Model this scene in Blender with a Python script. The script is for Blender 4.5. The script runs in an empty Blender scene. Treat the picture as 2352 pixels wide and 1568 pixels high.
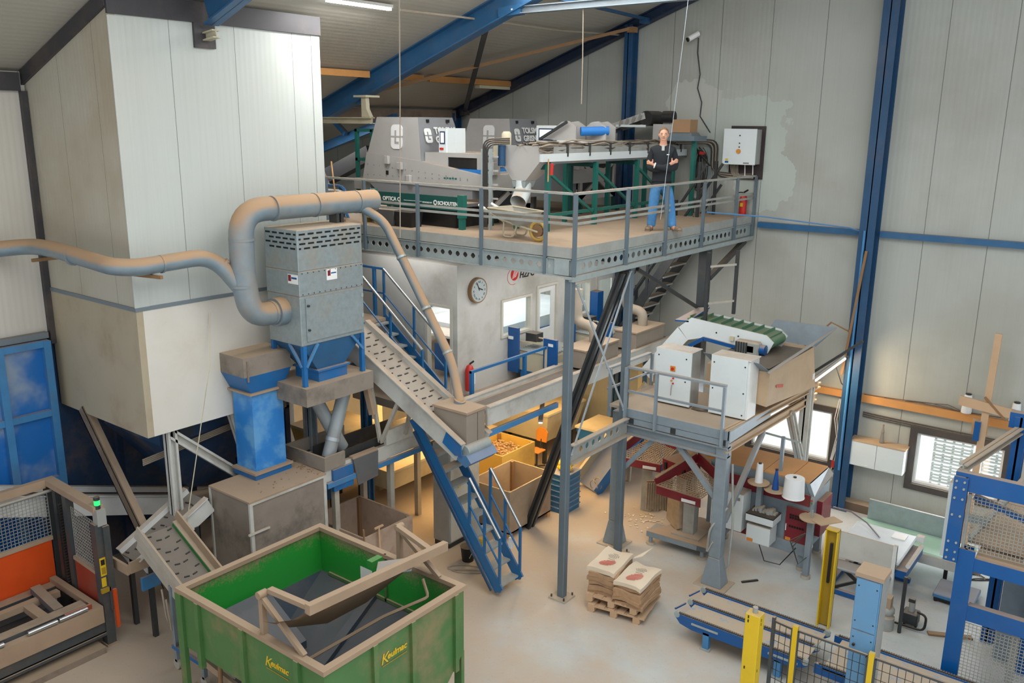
import bpy, math, random
from mathutils import Vector, Matrix
random.seed(7)
SC = bpy.context.scene
COL = SC.collection
PI = math.pi
V = Vector

# ------------------------------------------------------------------ materials
def lin(h):
    h = h.lstrip('#')
    out = []
    for i in (0, 2, 4):
        c = int(h[i:i+2], 16) / 255
        out.append(c / 12.92 if c <= .04045 else ((c + .055) / 1.055) ** 2.4)
    return out

M = {}

class NT:
    """small node helper"""
    def __init__(s, name):
        s.m = bpy.data.materials.new(name)
        s.m.use_nodes = True
        s.t = s.m.node_tree
        s.t.nodes.clear()
        s.out = s.n('ShaderNodeOutputMaterial')
    def n(s, kind, **kw):
        x = s.t.nodes.new(kind)
        for k, v in kw.items():
            setattr(x, k, v)
        return x
    def l(s, a, b):
        s.t.links.new(a, b)
    def val(s, sock, v):
        if hasattr(v, 'is_output'):
            s.l(v, sock)
        else:
            sock.default_value = v
    def math(s, op, a, b=0.0, c=None, clamp=False):
        x = s.n('ShaderNodeMath', operation=op)
        x.use_clamp = clamp
        s.val(x.inputs[0], a)
        s.val(x.inputs[1], b)
        if c is not None:
            s.val(x.inputs[2], c)
        return x.outputs[0]
    def mix(s, f, a, b):
        x = s.n('ShaderNodeMix', data_type='RGBA')
        s.val(x.inputs[0], f)
        s.val(x.inputs[6], a if hasattr(a, 'is_output') else (*a, 1))
        s.val(x.inputs[7], b if hasattr(b, 'is_output') else (*b, 1))
        return x.outputs[2]
    def ramp(s, v, lo, hi, a=0.0, b=1.0):
        x = s.n('ShaderNodeMapRange')
        x.interpolation_type = 'SMOOTHSTEP'
        s.val(x.inputs[0], v)
        for i, q in enumerate((lo, hi, a, b)):
            x.inputs[i + 1].default_value = q
        return x.outputs[0]
    def noise(s, scale, detail=3, vec=None, rough=.55):
        x = s.n('ShaderNodeTexNoise')
        x.inputs['Scale'].default_value = scale
        x.inputs['Detail'].default_value = detail
        x.inputs['Roughness'].default_value = rough
        s.l(vec if vec is not None else s.pos(), x.inputs['Vector'])
        return x.outputs[0]
    def geo(s):
        if not hasattr(s, '_g'):
            s._g = s.n('ShaderNodeNewGeometry')
        return s._g
    def pos(s):
        return s.geo().outputs['Position']
    def xyz(s):
        if not hasattr(s, '_x'):
            s._x = s.n('ShaderNodeSeparateXYZ')
            s.l(s.pos(), s._x.inputs[0])
        return s._x.outputs
    def nz(s):
        if not hasattr(s, '_z'):
            z = s.n('ShaderNodeSeparateXYZ')
            s.l(s.geo().outputs['Normal'], z.inputs[0])
            s._z = z.outputs[2]
        return s._z
    def scaled(s, sx, sy, sz):
        x = s.n('ShaderNodeVectorMath', operation='MULTIPLY')
        s.l(s.pos(), x.inputs[0])
        x.inputs[1].default_value = (sx, sy, sz)
        return x.outputs[0]
    def pbsdf(s, col, rough=.5, metal=0.0, bump=None, bump_d=.01):
        p = s.n('ShaderNodeBsdfPrincipled')
        s.val(p.inputs['Base Color'], col if hasattr(col, 'is_output') else (*col, 1))
        s.val(p.inputs['Roughness'], rough)
        s.val(p.inputs['Metallic'], metal)
        if bump is not None:
            b = s.n('ShaderNodeBump')
            b.inputs['Strength'].default_value = .5
            b.inputs['Distance'].default_value = bump_d
            s.l(bump, b.inputs['Height'])
            s.l(b.outputs[0], p.inputs['Normal'])
        s.l(p.outputs[0], s.out.inputs[0])
        return p

DUST = lin('#aa957e')
DUSTD = lin('#7d6a58')

def mat(key, col, rough=.5, metal=0.0, dust=.0, grime=.25, var=.12, scale=3.0, dcol=None, gcol=None, gscale=1.3, dlo=.35, dhi=.85):
    t = NT(key.replace('_', ' '))
    c = lin(col) if isinstance(col, str) else col
    n1 = t.noise(scale, 4)
    base = t.mix(n1, [x * (1 - var) for x in c], [min(1, x * (1 + var)) for x in c])
    r = rough
    if grime:
        n2 = t.noise(gscale, 5, rough=.65)
        base = t.mix(t.math('MULTIPLY', t.ramp(n2, .46, .74), grime), base, gcol or DUSTD)
    if dust:
        n3 = t.noise(5.0, 4)
        up = t.math('MULTIPLY', t.ramp(t.nz(), dlo, dhi), dust)
        f = t.math('MULTIPLY', up, t.math('ADD', t.math('MULTIPLY', n3, .7), .55), clamp=True)
        base = t.mix(f, base, dcol or DUST)
        r = t.math('ADD', t.math('MULTIPLY', f, .9 - rough), rough)
        if metal:
            metal = t.math('MULTIPLY', t.math('SUBTRACT', 1, f), metal)
    t.pbsdf(base, r, metal)
    M[key] = t.m
    return t.m

def emis(key, col, strength):
    t = NT(key.replace('_', ' '))
    e = t.n('ShaderNodeEmission')
    e.inputs[0].default_value = (*lin(col), 1)
    e.inputs[1].default_value = strength
    t.l(e.outputs[0], t.out.inputs[0])
    M[key] = t.m

def glass(key):
    t = NT(key)
    a = t.n('ShaderNodeBsdfTransparent')
    a.inputs[0].default_value = (.93, .96, .96, 1)
    b = t.n('ShaderNodeBsdfGlossy')
    b.inputs['Roughness'].default_value = .05
    m = t.n('ShaderNodeMixShader')
    m.inputs[0].default_value = .07
    t.l(a.outputs[0], m.inputs[1])
    t.l(b.outputs[0], m.inputs[2])
    t.l(m.outputs[0], t.out.inputs[0])
    M[key] = t.m

def panel(key, col, axis, pitch, off, dirt=.35, seam=.012, patches=(), low=None, dirtcol='#9a8468'):
    """insulated wall panel: dark joint every `pitch` m along axis, fine vertical ribs, dust streaks"""
    t = NT(key.replace('_', ' '))
    x = t.xyz()
    a = x[axis]
    c = lin(col)
    u = t.math('FRACT', t.math('DIVIDE', t.math('ADD', a, 100 * pitch - off), pitch))
    joint = t.math('LESS_THAN', t.math('MULTIPLY', t.math('ABSOLUTE', t.math('SUBTRACT', u, .5)), pitch), seam)
    sx = (26, 26, .5)
    streak = t.noise(1.0, 3, t.scaled(*sx))
    big = t.noise(.45, 5, rough=.6)
    base = t.mix(t.math('MULTIPLY', t.ramp(streak, .4, .75), .13), c, [k * .72 for k in c])
    f = t.math('MULTIPLY', t.ramp(big, .38, .72), dirt)
    base = t.mix(f, base, lin(dirtcol))
    for (px, py, pz, r, pc) in patches:
        d = t.n('ShaderNodeVectorMath', operation='DISTANCE')
        t.l(t.pos(), d.inputs[0])
        d.inputs[1].default_value = (px, py, pz)
        nd = t.math('ADD', d.outputs['Value'], t.math('MULTIPLY', t.math('SUBTRACT', t.noise(2.2, 4), .5), r * 1.1))
        base = t.mix(t.math('LESS_THAN', nd, r), base, lin(pc))
    if low is not None:
        zf = t.ramp(t.math('ADD', x[2], t.math('MULTIPLY', t.noise(2.0, 4), .9)), low[0], low[1], 1, 0)
        base = t.mix(t.math('MULTIPLY', zf, low[2]), base, lin('#6b5742'))
    base = t.mix(t.math('MULTIPLY', joint, .75), base, lin('#3a3a38'))
    rib = t.math('SINE', t.math('MULTIPLY', a, 2 * PI / .1))
    t.pbsdf(base, .5, 0, rib, .0012)
    M[key] = t.m

# ------------------------------------------------------------------ geometry
class MB:
    def __init__(s):
        s.v = []; s.f = []
    def add(s, vs, fs):
        o = len(s.v)
        s.v += [V(p) for p in vs]
        s.f += [[i + o for i in f] for f in fs]
        return s
    def hexa(s, b, t):
        """b, t: 4 bottom and 4 top points, counter-clockwise from above"""
        return s.add(list(b) + list(t), [(3, 2, 1, 0), (4, 5, 6, 7), (0, 1, 5, 4), (1, 2, 6, 5), (2, 3, 7, 6), (3, 0, 4, 7)])
    def box(s, x0, x1, y0, y1, z0, z1):
        return s.hexa([(x0, y0, z0), (x1, y0, z0), (x1, y1, z0), (x0, y1, z0)], [(x0, y0, z1), (x1, y0, z1), (x1, y1, z1), (x0, y1, z1)])
    def taper(s, r0, z0, r1, z1):
        a, b, c, d = r0; e, f, g, h = r1
        return s.hexa([(a, c, z0), (b, c, z0), (b, d, z0), (a, d, z0)], [(e, g, z1), (f, g, z1), (f, h, z1), (e, h, z1)])
    def bar(s, p, q, w, h, up=(0, 0, 1), ow=0, oh=0):
        p, q = V(p), V(q)
        d = (q - p).normalized()
        up = V(up)
        if abs(d.dot(up)) > .98:
            up = V((0, 1, 0)) if abs(d.y) < .9 else V((1, 0, 0))
        sx = d.cross(up).normalized()
        u = sx.cross(d).normalized()
        c = [(-w/2, -h/2), (w/2, -h/2), (w/2, h/2), (-w/2, h/2)]
        b = [p + sx * (i + ow) + u * (j + oh) for i, j in c]
        t = [q + sx * (i + ow) + u * (j + oh) for i, j in c]
        return s.add(b + t, [(0, 1, 2, 3), (7, 6, 5, 4), (0, 4, 5, 1), (1, 5, 6, 2), (2, 6, 7, 3), (3, 7, 4, 0)])
    def ibeam(s, p, q, w, h, t=.014, up=(0, 0, 1)):
        s.bar(p, q, t, h, up)
        s.bar(p, q, w, t * 1.3, up, 0, h/2 - t*.65)
        return s.bar(p, q, w, t * 1.3, up, 0, -h/2 + t*.65)
    def chan(s, p, q, w, h, t=.012, up=(0, 0, 1), side=1):
        s.bar(p, q, t, h, up, side * (w/2 - t/2), 0)
        s.bar(p, q, w, t, up, 0, h/2 - t/2)
        return s.bar(p, q, w, t, up, 0, -h/2 + t/2)
    def cyl(s, p, q, r, n=12, r2=None, cap=True):
        return s.tube([p, q], r, n, cap, [r, r if r2 is None else r2])
    def tube(s, pts, r, n=8, cap=True, rs=None):
        pts = [V(p) for p in pts]
        k = len(pts)
        o = len(s.v)
        prev = None
        for i, p in enumerate(pts):
            d = (pts[min(i+1, k-1)] - pts[max(i-1, 0)]).normalized()
            if prev is None:
                a = V((0, 0, 1)) if abs(d.z) < .9 else V((1, 0, 0))
                u = d.cross(a).normalized()
            else:
                u = (prev - d * prev.dot(d)).normalized()
            prev = u
            w = d.cross(u)
            rr = rs[i] if rs else r
            for j in range(n):
                t = 2 * PI * j / n
                s.v.append(p + (u * math.cos(t) + w * math.sin(t)) * rr)
        for i in range(k - 1):
            for j in range(n):
                a, b = o + i*n + j, o + i*n + (j+1) % n
                s.f.append([a, b, b + n, a + n])
        if cap:
            s.f.append([o + j for j in range(n)][::-1])
            s.f.append([o + (k-1)*n + j for j in range(n)])
        return s
    def prism(s, poly, vec):
        k = len(poly)
        vec = V(vec)
        a = [V(p) for p in poly]
        b = [p + vec for p in a]
        fs = [list(range(k))[::-1], list(range(k, 2*k))]
        fs += [(i, (i+1) % k, (i+1) % k + k, i + k) for i in range(k)]
        return s.add(a + b, fs)
    def lathe(s, c, prof, n=20):
        o = len(s.v)
        for r, z in prof:
            for j in range(n):
                t = 2 * PI * j / n
                s.v.append(V((c[0] + r * math.cos(t), c[1] + r * math.sin(t), c[2] + z)))
        for i in range(len(prof) - 1):
            for j in range(n):
                a, b = o + i*n + j, o + i*n + (j+1) % n
                s.f.append([a, b, b + n, a + n])
        s.f.append([o + j for j in range(n)][::-1])
        s.f.append([o + (len(prof)-1)*n + j for j in range(n)])
        return s
    def ball(s, c, r, n=10, sc=(1, 1, 1)):
        o = len(s.v)
        m = n // 2 + 1
        for i in range(m + 1):
            a = PI * i / m
            for j in range(n):
                t = 2 * PI * j / n
                s.v.append(V((c[0] + r*sc[0]*math.sin(a)*math.cos(t), c[1] + r*sc[1]*math.sin(a)*math.sin(t), c[2] - r*sc[2]*math.cos(a))))
        for i in range(m):
            for j in range(n):
                p, q = o + i*n + j, o + i*n + (j+1) % n
                s.f.append([p, q, q + n, p + n])
        return s
    def tray(s, x0, x1, y0, y1, z0, z1, t):
        """open-topped box"""
        s.box(x0, x1, y0, y1, z0, z0 + t)
        s.box(x0, x0 + t, y0, y1, z0 + t, z1); s.box(x1 - t, x1, y0, y1, z0 + t, z1)
        s.box(x0 + t, x1 - t, y0, y0 + t, z0 + t, z1)
        return s.box(x0 + t, x1 - t, y1 - t, y1, z0 + t, z1)
    def grid(s, o, a, b, na, nb, r):
        """wire mesh over the parallelogram o, o+a, o+b"""
        o, a, b = V(o), V(a), V(b)
        for i in range(na + 1):
            p = o + a * (i / na)
            s.bar(p, p + b, r, r, a.cross(b))
        for i in range(nb + 1):
            p = o + b * (i / nb)
            s.bar(p, p + a, r, r, a.cross(b))
        return s
    def moved(s, mtx):
        s.v = [mtx @ p for p in s.v]
        return s
    def build(s, name, m, parent=None, smooth=False, bevel=0, label=None):
        me = bpy.data.meshes.new(name)
        org = wloc(parent)
        me.from_pydata([tuple(p - org) for p in s.v], [], s.f)
        me.update()
        import bmesh
        b = bmesh.new(); b.from_mesh(me)
        bmesh.ops.recalc_face_normals(b, faces=b.faces)
        b.to_mesh(me); b.free()
        o = bpy.data.objects.new(name, me)
        COL.objects.link(o)
        me.materials.append(M[m] if isinstance(m, str) else m)
        if parent is not None:
            o.parent = parent
        if smooth:
            for p in me.polygons:
                p.use_smooth = True
            me.set_sharp_from_angle(angle=math.radians(40))
        if bevel:
            k = o.modifiers.new('edge', 'BEVEL')
            k.width = bevel; k.segments = 1; k.limit_method = 'ANGLE'
        if label:
            o['label'] = label
        return o

def wloc(o):
    p = V((0, 0, 0))
    while o is not None:
        p += o.location
        o = o.parent
    return p

def tag(o, label, cat, group=None):
    o['label'] = label; o['category'] = cat
    if group:
        o['group'] = group
    return o

def thing(name, label, cat, loc, group=None):
    o = bpy.data.objects.new(name, None)
    COL.objects.link(o)
    o.location = loc
    o.empty_display_size = .1
    return tag(o, label, cat, group)

def solo(mb, name, m, label, cat, group=None, smooth=False, bevel=0):
    lo = [min(p[i] for p in mb.v) for i in range(3)]
    hi = [max(p[i] for p in mb.v) for i in range(3)]
    c = V(((lo[0]+hi[0])/2, (lo[1]+hi[1])/2, lo[2]))
    mb.v = [p - c for p in mb.v]
    o = mb.build(name, m, None, smooth, bevel)
    o.location = c
    return tag(o, label, cat, group)

def struct(mb, name, m, parent=None, smooth=False):
    o = mb.build(name, m, parent, smooth)
    if parent is None:
        o['kind'] = 'structure'
    return o

def dup(root, off, label, group=None):
    r = root.copy(); COL.objects.link(r)
    r.location = root.location + V(off)
    r['label'] = label
    if group:
        r['group'] = group
    for ch in root.children:
        c = ch.copy(); COL.objects.link(c); c.parent = r
        for g in ch.children:
            d = g.copy(); COL.objects.link(d); d.parent = c
    return r

def fillet(pts, rad, seg=6):
    pts = [V(p) for p in pts]
    out = [pts[0]]
    for i in range(1, len(pts) - 1):
        a, b, c = pts[i-1], pts[i], pts[i+1]
        d1, d2 = (a - b), (c - b)
        r = min(rad, d1.length * .49, d2.length * .49)
        p, q = b + d1.normalized() * r, b + d2.normalized() * r
        for k in range(seg + 1):
            t = k / seg
            out.append(p * (1-t)**2 + b * 2*t*(1-t) + q * t*t)
    out.append(pts[-1])
    return out

def text(name, s, size, org, xd, yd, m, parent, depth=.003, shear=0.0, bold=0.0, align='LEFT'):
    """writing as a thin mesh lying on a surface"""
    cu = bpy.data.curves.new(name, 'FONT')
    cu.body = s; cu.size = size; cu.extrude = depth; cu.shear = shear; cu.offset = bold; cu.align_x = align
    cu.resolution_u = 3
    ob = bpy.data.objects.new('tmp', cu)
    COL.objects.link(ob)
    dg = bpy.context.evaluated_depsgraph_get()
    me = bpy.data.meshes.new_from_object(ob.evaluated_get(dg))
    bpy.data.objects.remove(ob)
    bpy.data.curves.remove(cu)
    xd, yd = V(xd).normalized(), V(yd).normalized()
    z = xd.cross(yd)
    mt = Matrix(((xd.x, yd.x, z.x, org[0]), (xd.y, yd.y, z.y, org[1]), (xd.z, yd.z, z.z, org[2]), (0, 0, 0, 1)))
    me.transform(Matrix.Translation(-wloc(parent)) @ mt)
    me.materials.clear(); me.materials.append(M[m])
    o = bpy.data.objects.new(name, me)
    COL.objects.link(o)
    o.parent = parent
    return o

def flat(polys, org, xd, yd, d=.004):
    """thin plates from 2-D outlines laid on a surface"""
    mb = MB()
    org, xd, yd = V(org), V(xd).normalized(), V(yd).normalized()
    n = xd.cross(yd) * d
    for p in polys:
        mb.prism([org + xd * a + yd * b for a, b in p], n)
    return mb

def perf(mb, p, d, L, z0, z1, th, pitch=.19, hw=.1, hh=.12, nrm=(0, 1, 0)):
    """web of a perforated channel, real octagonal holes; p start (x,y), d unit direction"""
    d = V((d[0], d[1], 0)); n = V(nrm) * th
    zc = (z0 + z1) / 2
    k = int((L - .3) / pitch)
    s0 = (L - (k - 1) * pitch) / 2
    base = V((p[0], p[1], 0))
    def quad(a, b, za, zb):
        mb.prism([base + d*a + V((0, 0, za)), base + d*b + V((0, 0, za)), base + d*b + V((0, 0, zb)), base + d*a + V((0, 0, zb))], n)
    quad(0, L, z0, zc - hh/2); quad(0, L, zc + hh/2, z1)
    prev = 0
    c = .032
    for i in range(k):
        m = s0 + i * pitch
        quad(prev, m - hw/2, zc - hh/2, zc + hh/2)
        prev = m + hw/2
        for sx in (-1, 1):
            for sz in (-1, 1):
                e = base + d * (m + sx*hw/2) + V((0, 0, zc + sz*hh/2))
                mb.prism([e, e - d*sx*c, e - V((0, 0, sz*c))], n)
    quad(prev, L, zc - hh/2, zc + hh/2)

def tubelight(name, label, p, q, key, power, col, group=None, up=(0, 0, 1), w=.09):
    p, q = V(p), V(q)
    t = thing(name, label, 'light', (p + q) / 2, group)
    d = (q - p).normalized()
    MB().bar(p, q, w, .05, up, 0, .035).build('housing', 'light_housing', t)
    MB().bar(p + d*.03, q - d*.03, w * .8, .045, up, 0, -.012).build('diffuser', key, t)
    if power:
        li = bpy.data.lights.new('tube_lamp', 'AREA')
        li.shape = 'RECTANGLE'; li.size = (q - p).length; li.size_y = .15
        li.energy = power; li.color = col
        o = bpy.data.objects.new('tube_lamp', li); COL.objects.link(o)
        u = V(up) - d * V(up).dot(d); u.normalize()
        y = u.cross(d)
        R = Matrix((d, y, u)).transposed()
        o.matrix_local = Matrix.Translation(-u * .05) @ R.to_4x4()
        o.parent = t
    return t

def area(name, loc, size, power, col=(1, 1, 1), rot=(0, 0, 0)):
    li = bpy.data.lights.new(name, 'AREA')
    li.shape = 'RECTANGLE'; li.size, li.size_y = size
    li.energy = power; li.color = col
    o = bpy.data.objects.new(name, li); COL.objects.link(o)
    o.location = loc; o.rotation_euler = rot
    return o

# ------------------------------------------------------------------ palette
mat('white_paint', '#e4e6e4', .45, 0, .75, .12)
mat('white_cab', '#d9e2e4', .4, 0, .8, .06, .04)
mat('grey_side', '#9ea09c', .5, 0, .5, .3)
mat('blue', '#1d68a6', .4, 0, .8, .3, .2)
mat('blue_clean', '#0a5496', .35, 0, .9, .08)
mat('blue_rail', '#1f679e', .35, 0, .35, .1)
mat('blue_pale', '#4283b8', .45, 0, .7, .3, .25)
mat('blue_cabinet', '#6495bd', .4, 0, .9, .12)
mat('blue_panel', '#1b64b8', .45, 0, .9, .45, .25, gscale=.9, gcol=lin('#8da0b4'))
mat('navy', '#1f4a70', .45, 0, .35, .2, .2)
mat('navy_rafter', '#2a5f8a', .42, 0, .5, .15, .25)
mat('navy_dark', '#1c2f4a', .5, 0, .5, .25)
mat('dark_silo', '#264467', .6, 0, .8, .5, .3)
mat('galv', '#a2aeaf', .42, .2, .5, .2, .2, 9)
mat('galv_blue', '#8896a0', .45, .15, .6, .2, .15, 8)
mat('galv_dusty', '#a3a6a2', .5, .1, .9, .4, .2, 6)
mat('galv_post', '#66757f', .5, .15, .4, .2, .2)
mat('steel_dark', '#45494c', .45, .5, .4, .3)
mat('filter_metal', '#98a4a8', .4, .35, 1.0, .6, .25, 12, gcol=lin('#a79c88'))
mat('duct', '#7f919c', .42, .2, 1.15, .4, .2, 6, dcol=lin('#b09274'), gcol=lin('#a3907a'), dlo=-.1, dhi=.5)
mat('duct_clean', '#9ba4a8', .35, .1, .6, .3, .1)
mat('bright_tube', '#c9cdd0', .22, .9, .2, .1)
mat('beige_frame', '#b7b3a8', .55, 0, .9, .4)
mat('offwhite_plate', '#c9cac4', .5, 0, .9, .45, .12)
mat('dust_plain', '#a9927b', .9, 0, .5, .3, .12)
mat('dust_dark', '#8a7a6c', .85, 0, 1.0, .6, .2, gcol=lin('#4c463f'), gscale=2)
mat('board', '#8d8378', .8, 0, 1.1, .65, .25, gcol=lin('#4d4a48'), gscale=1.8)
mat('deck_board', '#b39c85', .85, 0, .5, .4, .15)
mat('deck_grey', '#a59a8c', .85, 0, .7, .4, .15)
mat('hood_beige', '#94897d', .75, 0, .9, .2, .1)
mat('rubber', '#5e6062', .8, 0, .75, .55, .2)
mat('belt_dusty', '#a39d94', .85, 0, .35, .45, .15, gcol=lin('#7f7a74'))
mat('belt_grey', '#6c6d6d', .8, 0, .3, .45, .2)
mat('belt_black', '#2e3032', .7, 0, .08, .2, .2)
mat('hopper_green', '#2f8a3c', .4, 0, .2, .0, .18)
mat('hopper_out', '#4b7742', .5, 0, 1.0, .85, .2, gcol=lin('#95805f'), gscale=1.0)
mat('rim_dust', '#a58d75', .85, 0, .7, .25)
mat('curtain_brown', '#7a6148', .85, 0, .6, .4, .15)
mat('slate', '#3b4654', .55, 0, .12, .25, .25)
mat('orange', '#d8501c', .4, 0, .5, .3, .15, gcol=lin('#b8603a'))
mat('red_worn', '#9a3d2c', .5, 0, .7, .5)
mat('iron', '#4c5256', .5, .3, .9, .4)
mat('maroon', '#7c1f2b', .4, 0, .8, .15, .15)
mat('yellow', '#e0bb1d', .4, 0, .7, .12)
mat('yellow_dark', '#a98a1a', .5, 0, .3, .4)
mat('wood', '#c49a6c', .75, 0, .3, .25, .2)
mat('wood_pale', '#c9a887', .8, 0, .3, .15, .15)
mat('wood_dark', '#8e6d4c', .8, 0, .4, .3, .2)
mat('ply', '#a8957f', .8, 0, .7, .5, .2, gcol=lin('#8a6f5c'))
mat('ply_pink', '#b39d8b', .8, 0, .7, .5, .2, gcol=lin('#8b6a58'), gscale=2.5)
mat('orange_board', '#c98f52', .7, 0, .3, .25, .12)
mat('tan_plate', '#bfa485', .6, 0, .4, .2)
mat('teal', '#1c6a60', .4, 0, .5, .1)
mat('teal_dark', '#0f4d49', .4, 0, .2, .05)
mat('machine_grey', '#b6b4b2', .38, .1, .75, .12, .06)
mat('machine_dark', '#8d8f93', .4, .1, .6, .1, .05)
mat('belt_blue', '#1c78c8', .55, 0, .1, .05)
mat('belt_green', '#4f7c60', .6, 0, .3, .5, .2, gcol=lin('#c98a4a'))
mat('mint', '#a9d4c0', .45, 0, .1, .1)
mat('white_table', '#d3dee6', .4, 0, .15, .1)
mat('black', '#17181a', .5, 0, .2, .1)
mat('hole_shade', '#0b0c0d', .8, 0, 0, 0, 0)  # paints the shade inside slots, holes and gaps as flat black
mat('white', '#eeefee', .5, 0, .1, 0, .02)
mat('thread', '#e9edf0', .7, 0, 0, 0, .03)
mat('thread_blue', '#1a4f9a', .7, 0, 0, 0, .03)
mat('red', '#c62a22', .4, 0, .15, .1)
mat('paper', '#ddcdb6', .85, 0, 0, .1, .06)
mat('paper_side', '#b08d6c', .9, 0, .2, .5, .25, 14)
mat('print_red', '#d9766a', .8, 0, 0, 0, .05)
mat('print_grey', '#8a847c', .8, 0, 0, 0, .05)
mat('cable', '#3b3a38', .7, 0, .7, .3)
mat('cable_pale', '#9d9384', .7, 0, .8, .3)
mat('crate_blue', '#2a6a94', .6, 0, .3, .3, .2)
mat('chair_orange', '#d68a35', .55, 0, .2, .1)
mat('cream', '#c9c2a8', .5, 0, .6, .3)
mat('yellow_old', '#c9a957', .5, 0, .5, .4)
mat('skin', '#c9937a', .55, 0, 0, 0, .05)
mat('skin_face', '#d2a288', .55, 0, 0, 0, .04)
mat('hair', '#7d6148', .8, 0, 0, 0, .2, 40)
mat('sweater', '#1d2228', .85, 0, 0, 0, .2, 20)
mat('jeans', '#4a86bd', .85, 0, 0, .5, .25, 9, gcol=lin('#86b0d6'), gscale=6)
mat('shoe', '#8b7a66', .8, 0, .3, .3)
mat('cardboard', '#a07f5f', .85, 0, .4, .1)
mat('bag_side', '#a8947a', .9, 0, .2, .4, .25, 12)
mat('brown_frame', '#33262a', .5, 0, .5, .1)
mat('window_frame', '#45403e', .5, 0, .7, .2)
mat('clock_face', '#b9c4c4', .5, 0, 0, .1)
mat('office_panel', '#cbcac4', .55, 0, .3, .6, .08, gscale=.6, gcol=lin('#8e877a'))
mat('crop', '#b09274', .9, 0, 0, .4, .4, 40, gcol=lin('#d4bfa6'))
mat('kerb', '#6c5b4c', .85, 0, 1.1, .4)
mat('frame_white', '#cfccc0', .5, 0, .5, .2)
mat('light_housing', '#b9b8b2', .5, 0, .5, .1)
mat('steel_light', '#b8c4cc', .35, .4, .3, .15)
mat('screen_rim', '#2a3550', .4)
glass('pane_glass')
emis('tube_white', '#f4faff', 14)
emis('tube_warm', '#ffe6d2', 9)
emis('tube_strip', '#fff4e8', 6)
emis('screen', '#eef6ff', 1.6)
emis('beacon_green', '#2ee86a', 2.2)
panel('gable_panel', '#b1b5af', 0, 1.135, -5.75, .34, .006, patches=[(-9.15, 18.5, 8.45, .62, '#b9bcb4'), (-7.85, 18.5, 7.75, .95, '#b4bdb6'), (-7.4, 18.5, 6.9, .7, '#b4bdb6')], low=(.2, .9, .75), dirtcol='#8f897a')
panel('wall_panel_left', '#d3d0c8', 1, 1.15, .3, .2, .006, dirtcol='#b7a890')
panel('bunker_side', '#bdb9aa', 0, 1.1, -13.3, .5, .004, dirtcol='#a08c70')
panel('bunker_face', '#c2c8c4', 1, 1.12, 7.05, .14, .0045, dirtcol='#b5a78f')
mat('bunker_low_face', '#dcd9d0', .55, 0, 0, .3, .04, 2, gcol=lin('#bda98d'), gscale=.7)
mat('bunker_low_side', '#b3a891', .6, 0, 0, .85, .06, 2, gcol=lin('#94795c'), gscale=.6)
mat('trim_dark', '#3c3a3e', .5, 0, .3, .45, gcol=lin('#6f6256'))
mat('band_grey', '#76828a', .5, 0, .3, .2)

def ceiling_mat():
    t = NT('ceiling sheet')
    x = t.xyz()
    c = lin('#b4b1a6')
    rib = t.math('SINE', t.math('MULTIPLY', x[0], 2 * PI / .12))
    st = t.noise(1.0, 3, t.scaled(14, .4, 1))
    big = t.noise(.5, 4)
    base = t.mix(t.math('MULTIPLY', st, .25), c, [k * .7 for k in c])
    base = t.mix(t.math('MULTIPLY', t.ramp(big, .4, .75), .3), base, lin('#9c917c'))
    t.pbsdf(base, .55, 0, rib, .0015)
    M['ceiling'] = t.m
ceiling_mat()

def floor_mat():
    t = NT('dusty concrete')
    x = t.xyz()
    n1 = t.noise(.55, 6, rough=.6)
    n2 = t.noise(2.3, 6, rough=.7)
    n3 = t.noise(18, 4)
    conc = t.mix(n2, lin('#a9b1b5'), lin('#cccec9'))
    # dust grows towards the dirty end of the hall (low x) and below the platforms
    g = t.math('ADD', t.math('MULTIPLY', t.math('SUBTRACT', -3.6, x[0]), .13), t.math('MULTIPLY', t.math('SUBTRACT', n1, .5), 2.4))
    f = t.math('ADD', t.ramp(g, -.25, .75), t.math('MULTIPLY', t.math('SUBTRACT', n2, .5), .7), clamp=True)
    base = t.mix(t.math('MULTIPLY', f, .82), conc, lin('#b8a28b'))
    base = t.mix(t.math('MULTIPLY', t.ramp(n3, .58, .75), .25), base, lin('#8c7c6c'))
    # worn light-blue floor paint
    b = t.math('MULTIPLY', t.ramp(t.noise(1.1, 6, rough=.75), .56, .68), t.ramp(g, -.3, .35, 1, 0))
    base = t.mix(t.math('MULTIPLY', b, .3), base, lin('#9db4c6'))
    wet = t.math('MULTIPLY', t.ramp(t.noise(.9, 5), .48, .62), t.ramp(g, -.2, .3, 1, 0))
    r = t.math('SUBTRACT', .72, t.math('MULTIPLY', wet, .38))
    t.pbsdf(base, r, 0, n3, .002)
    M['floor'] = t.m
floor_mat()

def chain_paint():
    """blue conveyor plate under a thick, scuffed layer of dust"""
    t = NT('scuffed blue plate')
    n = t.noise(4.5, 6, rough=.75)
    base = t.mix(t.ramp(n, .53, .68), lin('#b3a490'), lin('#6d9cc4'))
    t.pbsdf(base, .75)
    M['scuffed'] = t.m
chain_paint()

def green_inner():
    """fresh green paint that turns dusty towards the rim"""
    t = NT('green hopper inside')
    x = t.xyz()
    n = t.noise(26, 6, rough=.8)
    n2 = t.noise(1.6, 3)
    h = t.math('ADD', x[2], t.math('ADD', t.math('MULTIPLY', t.math('SUBTRACT', n, .5), .9), t.math('MULTIPLY', t.math('SUBTRACT', n2, .5), .45)))
    base = t.mix(t.ramp(h, 1.72, 2.02), lin('#2b963a'), lin('#a08a70'))
    t.pbsdf(base, .35)
    M['green_in'] = t.m
green_inner()

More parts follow.
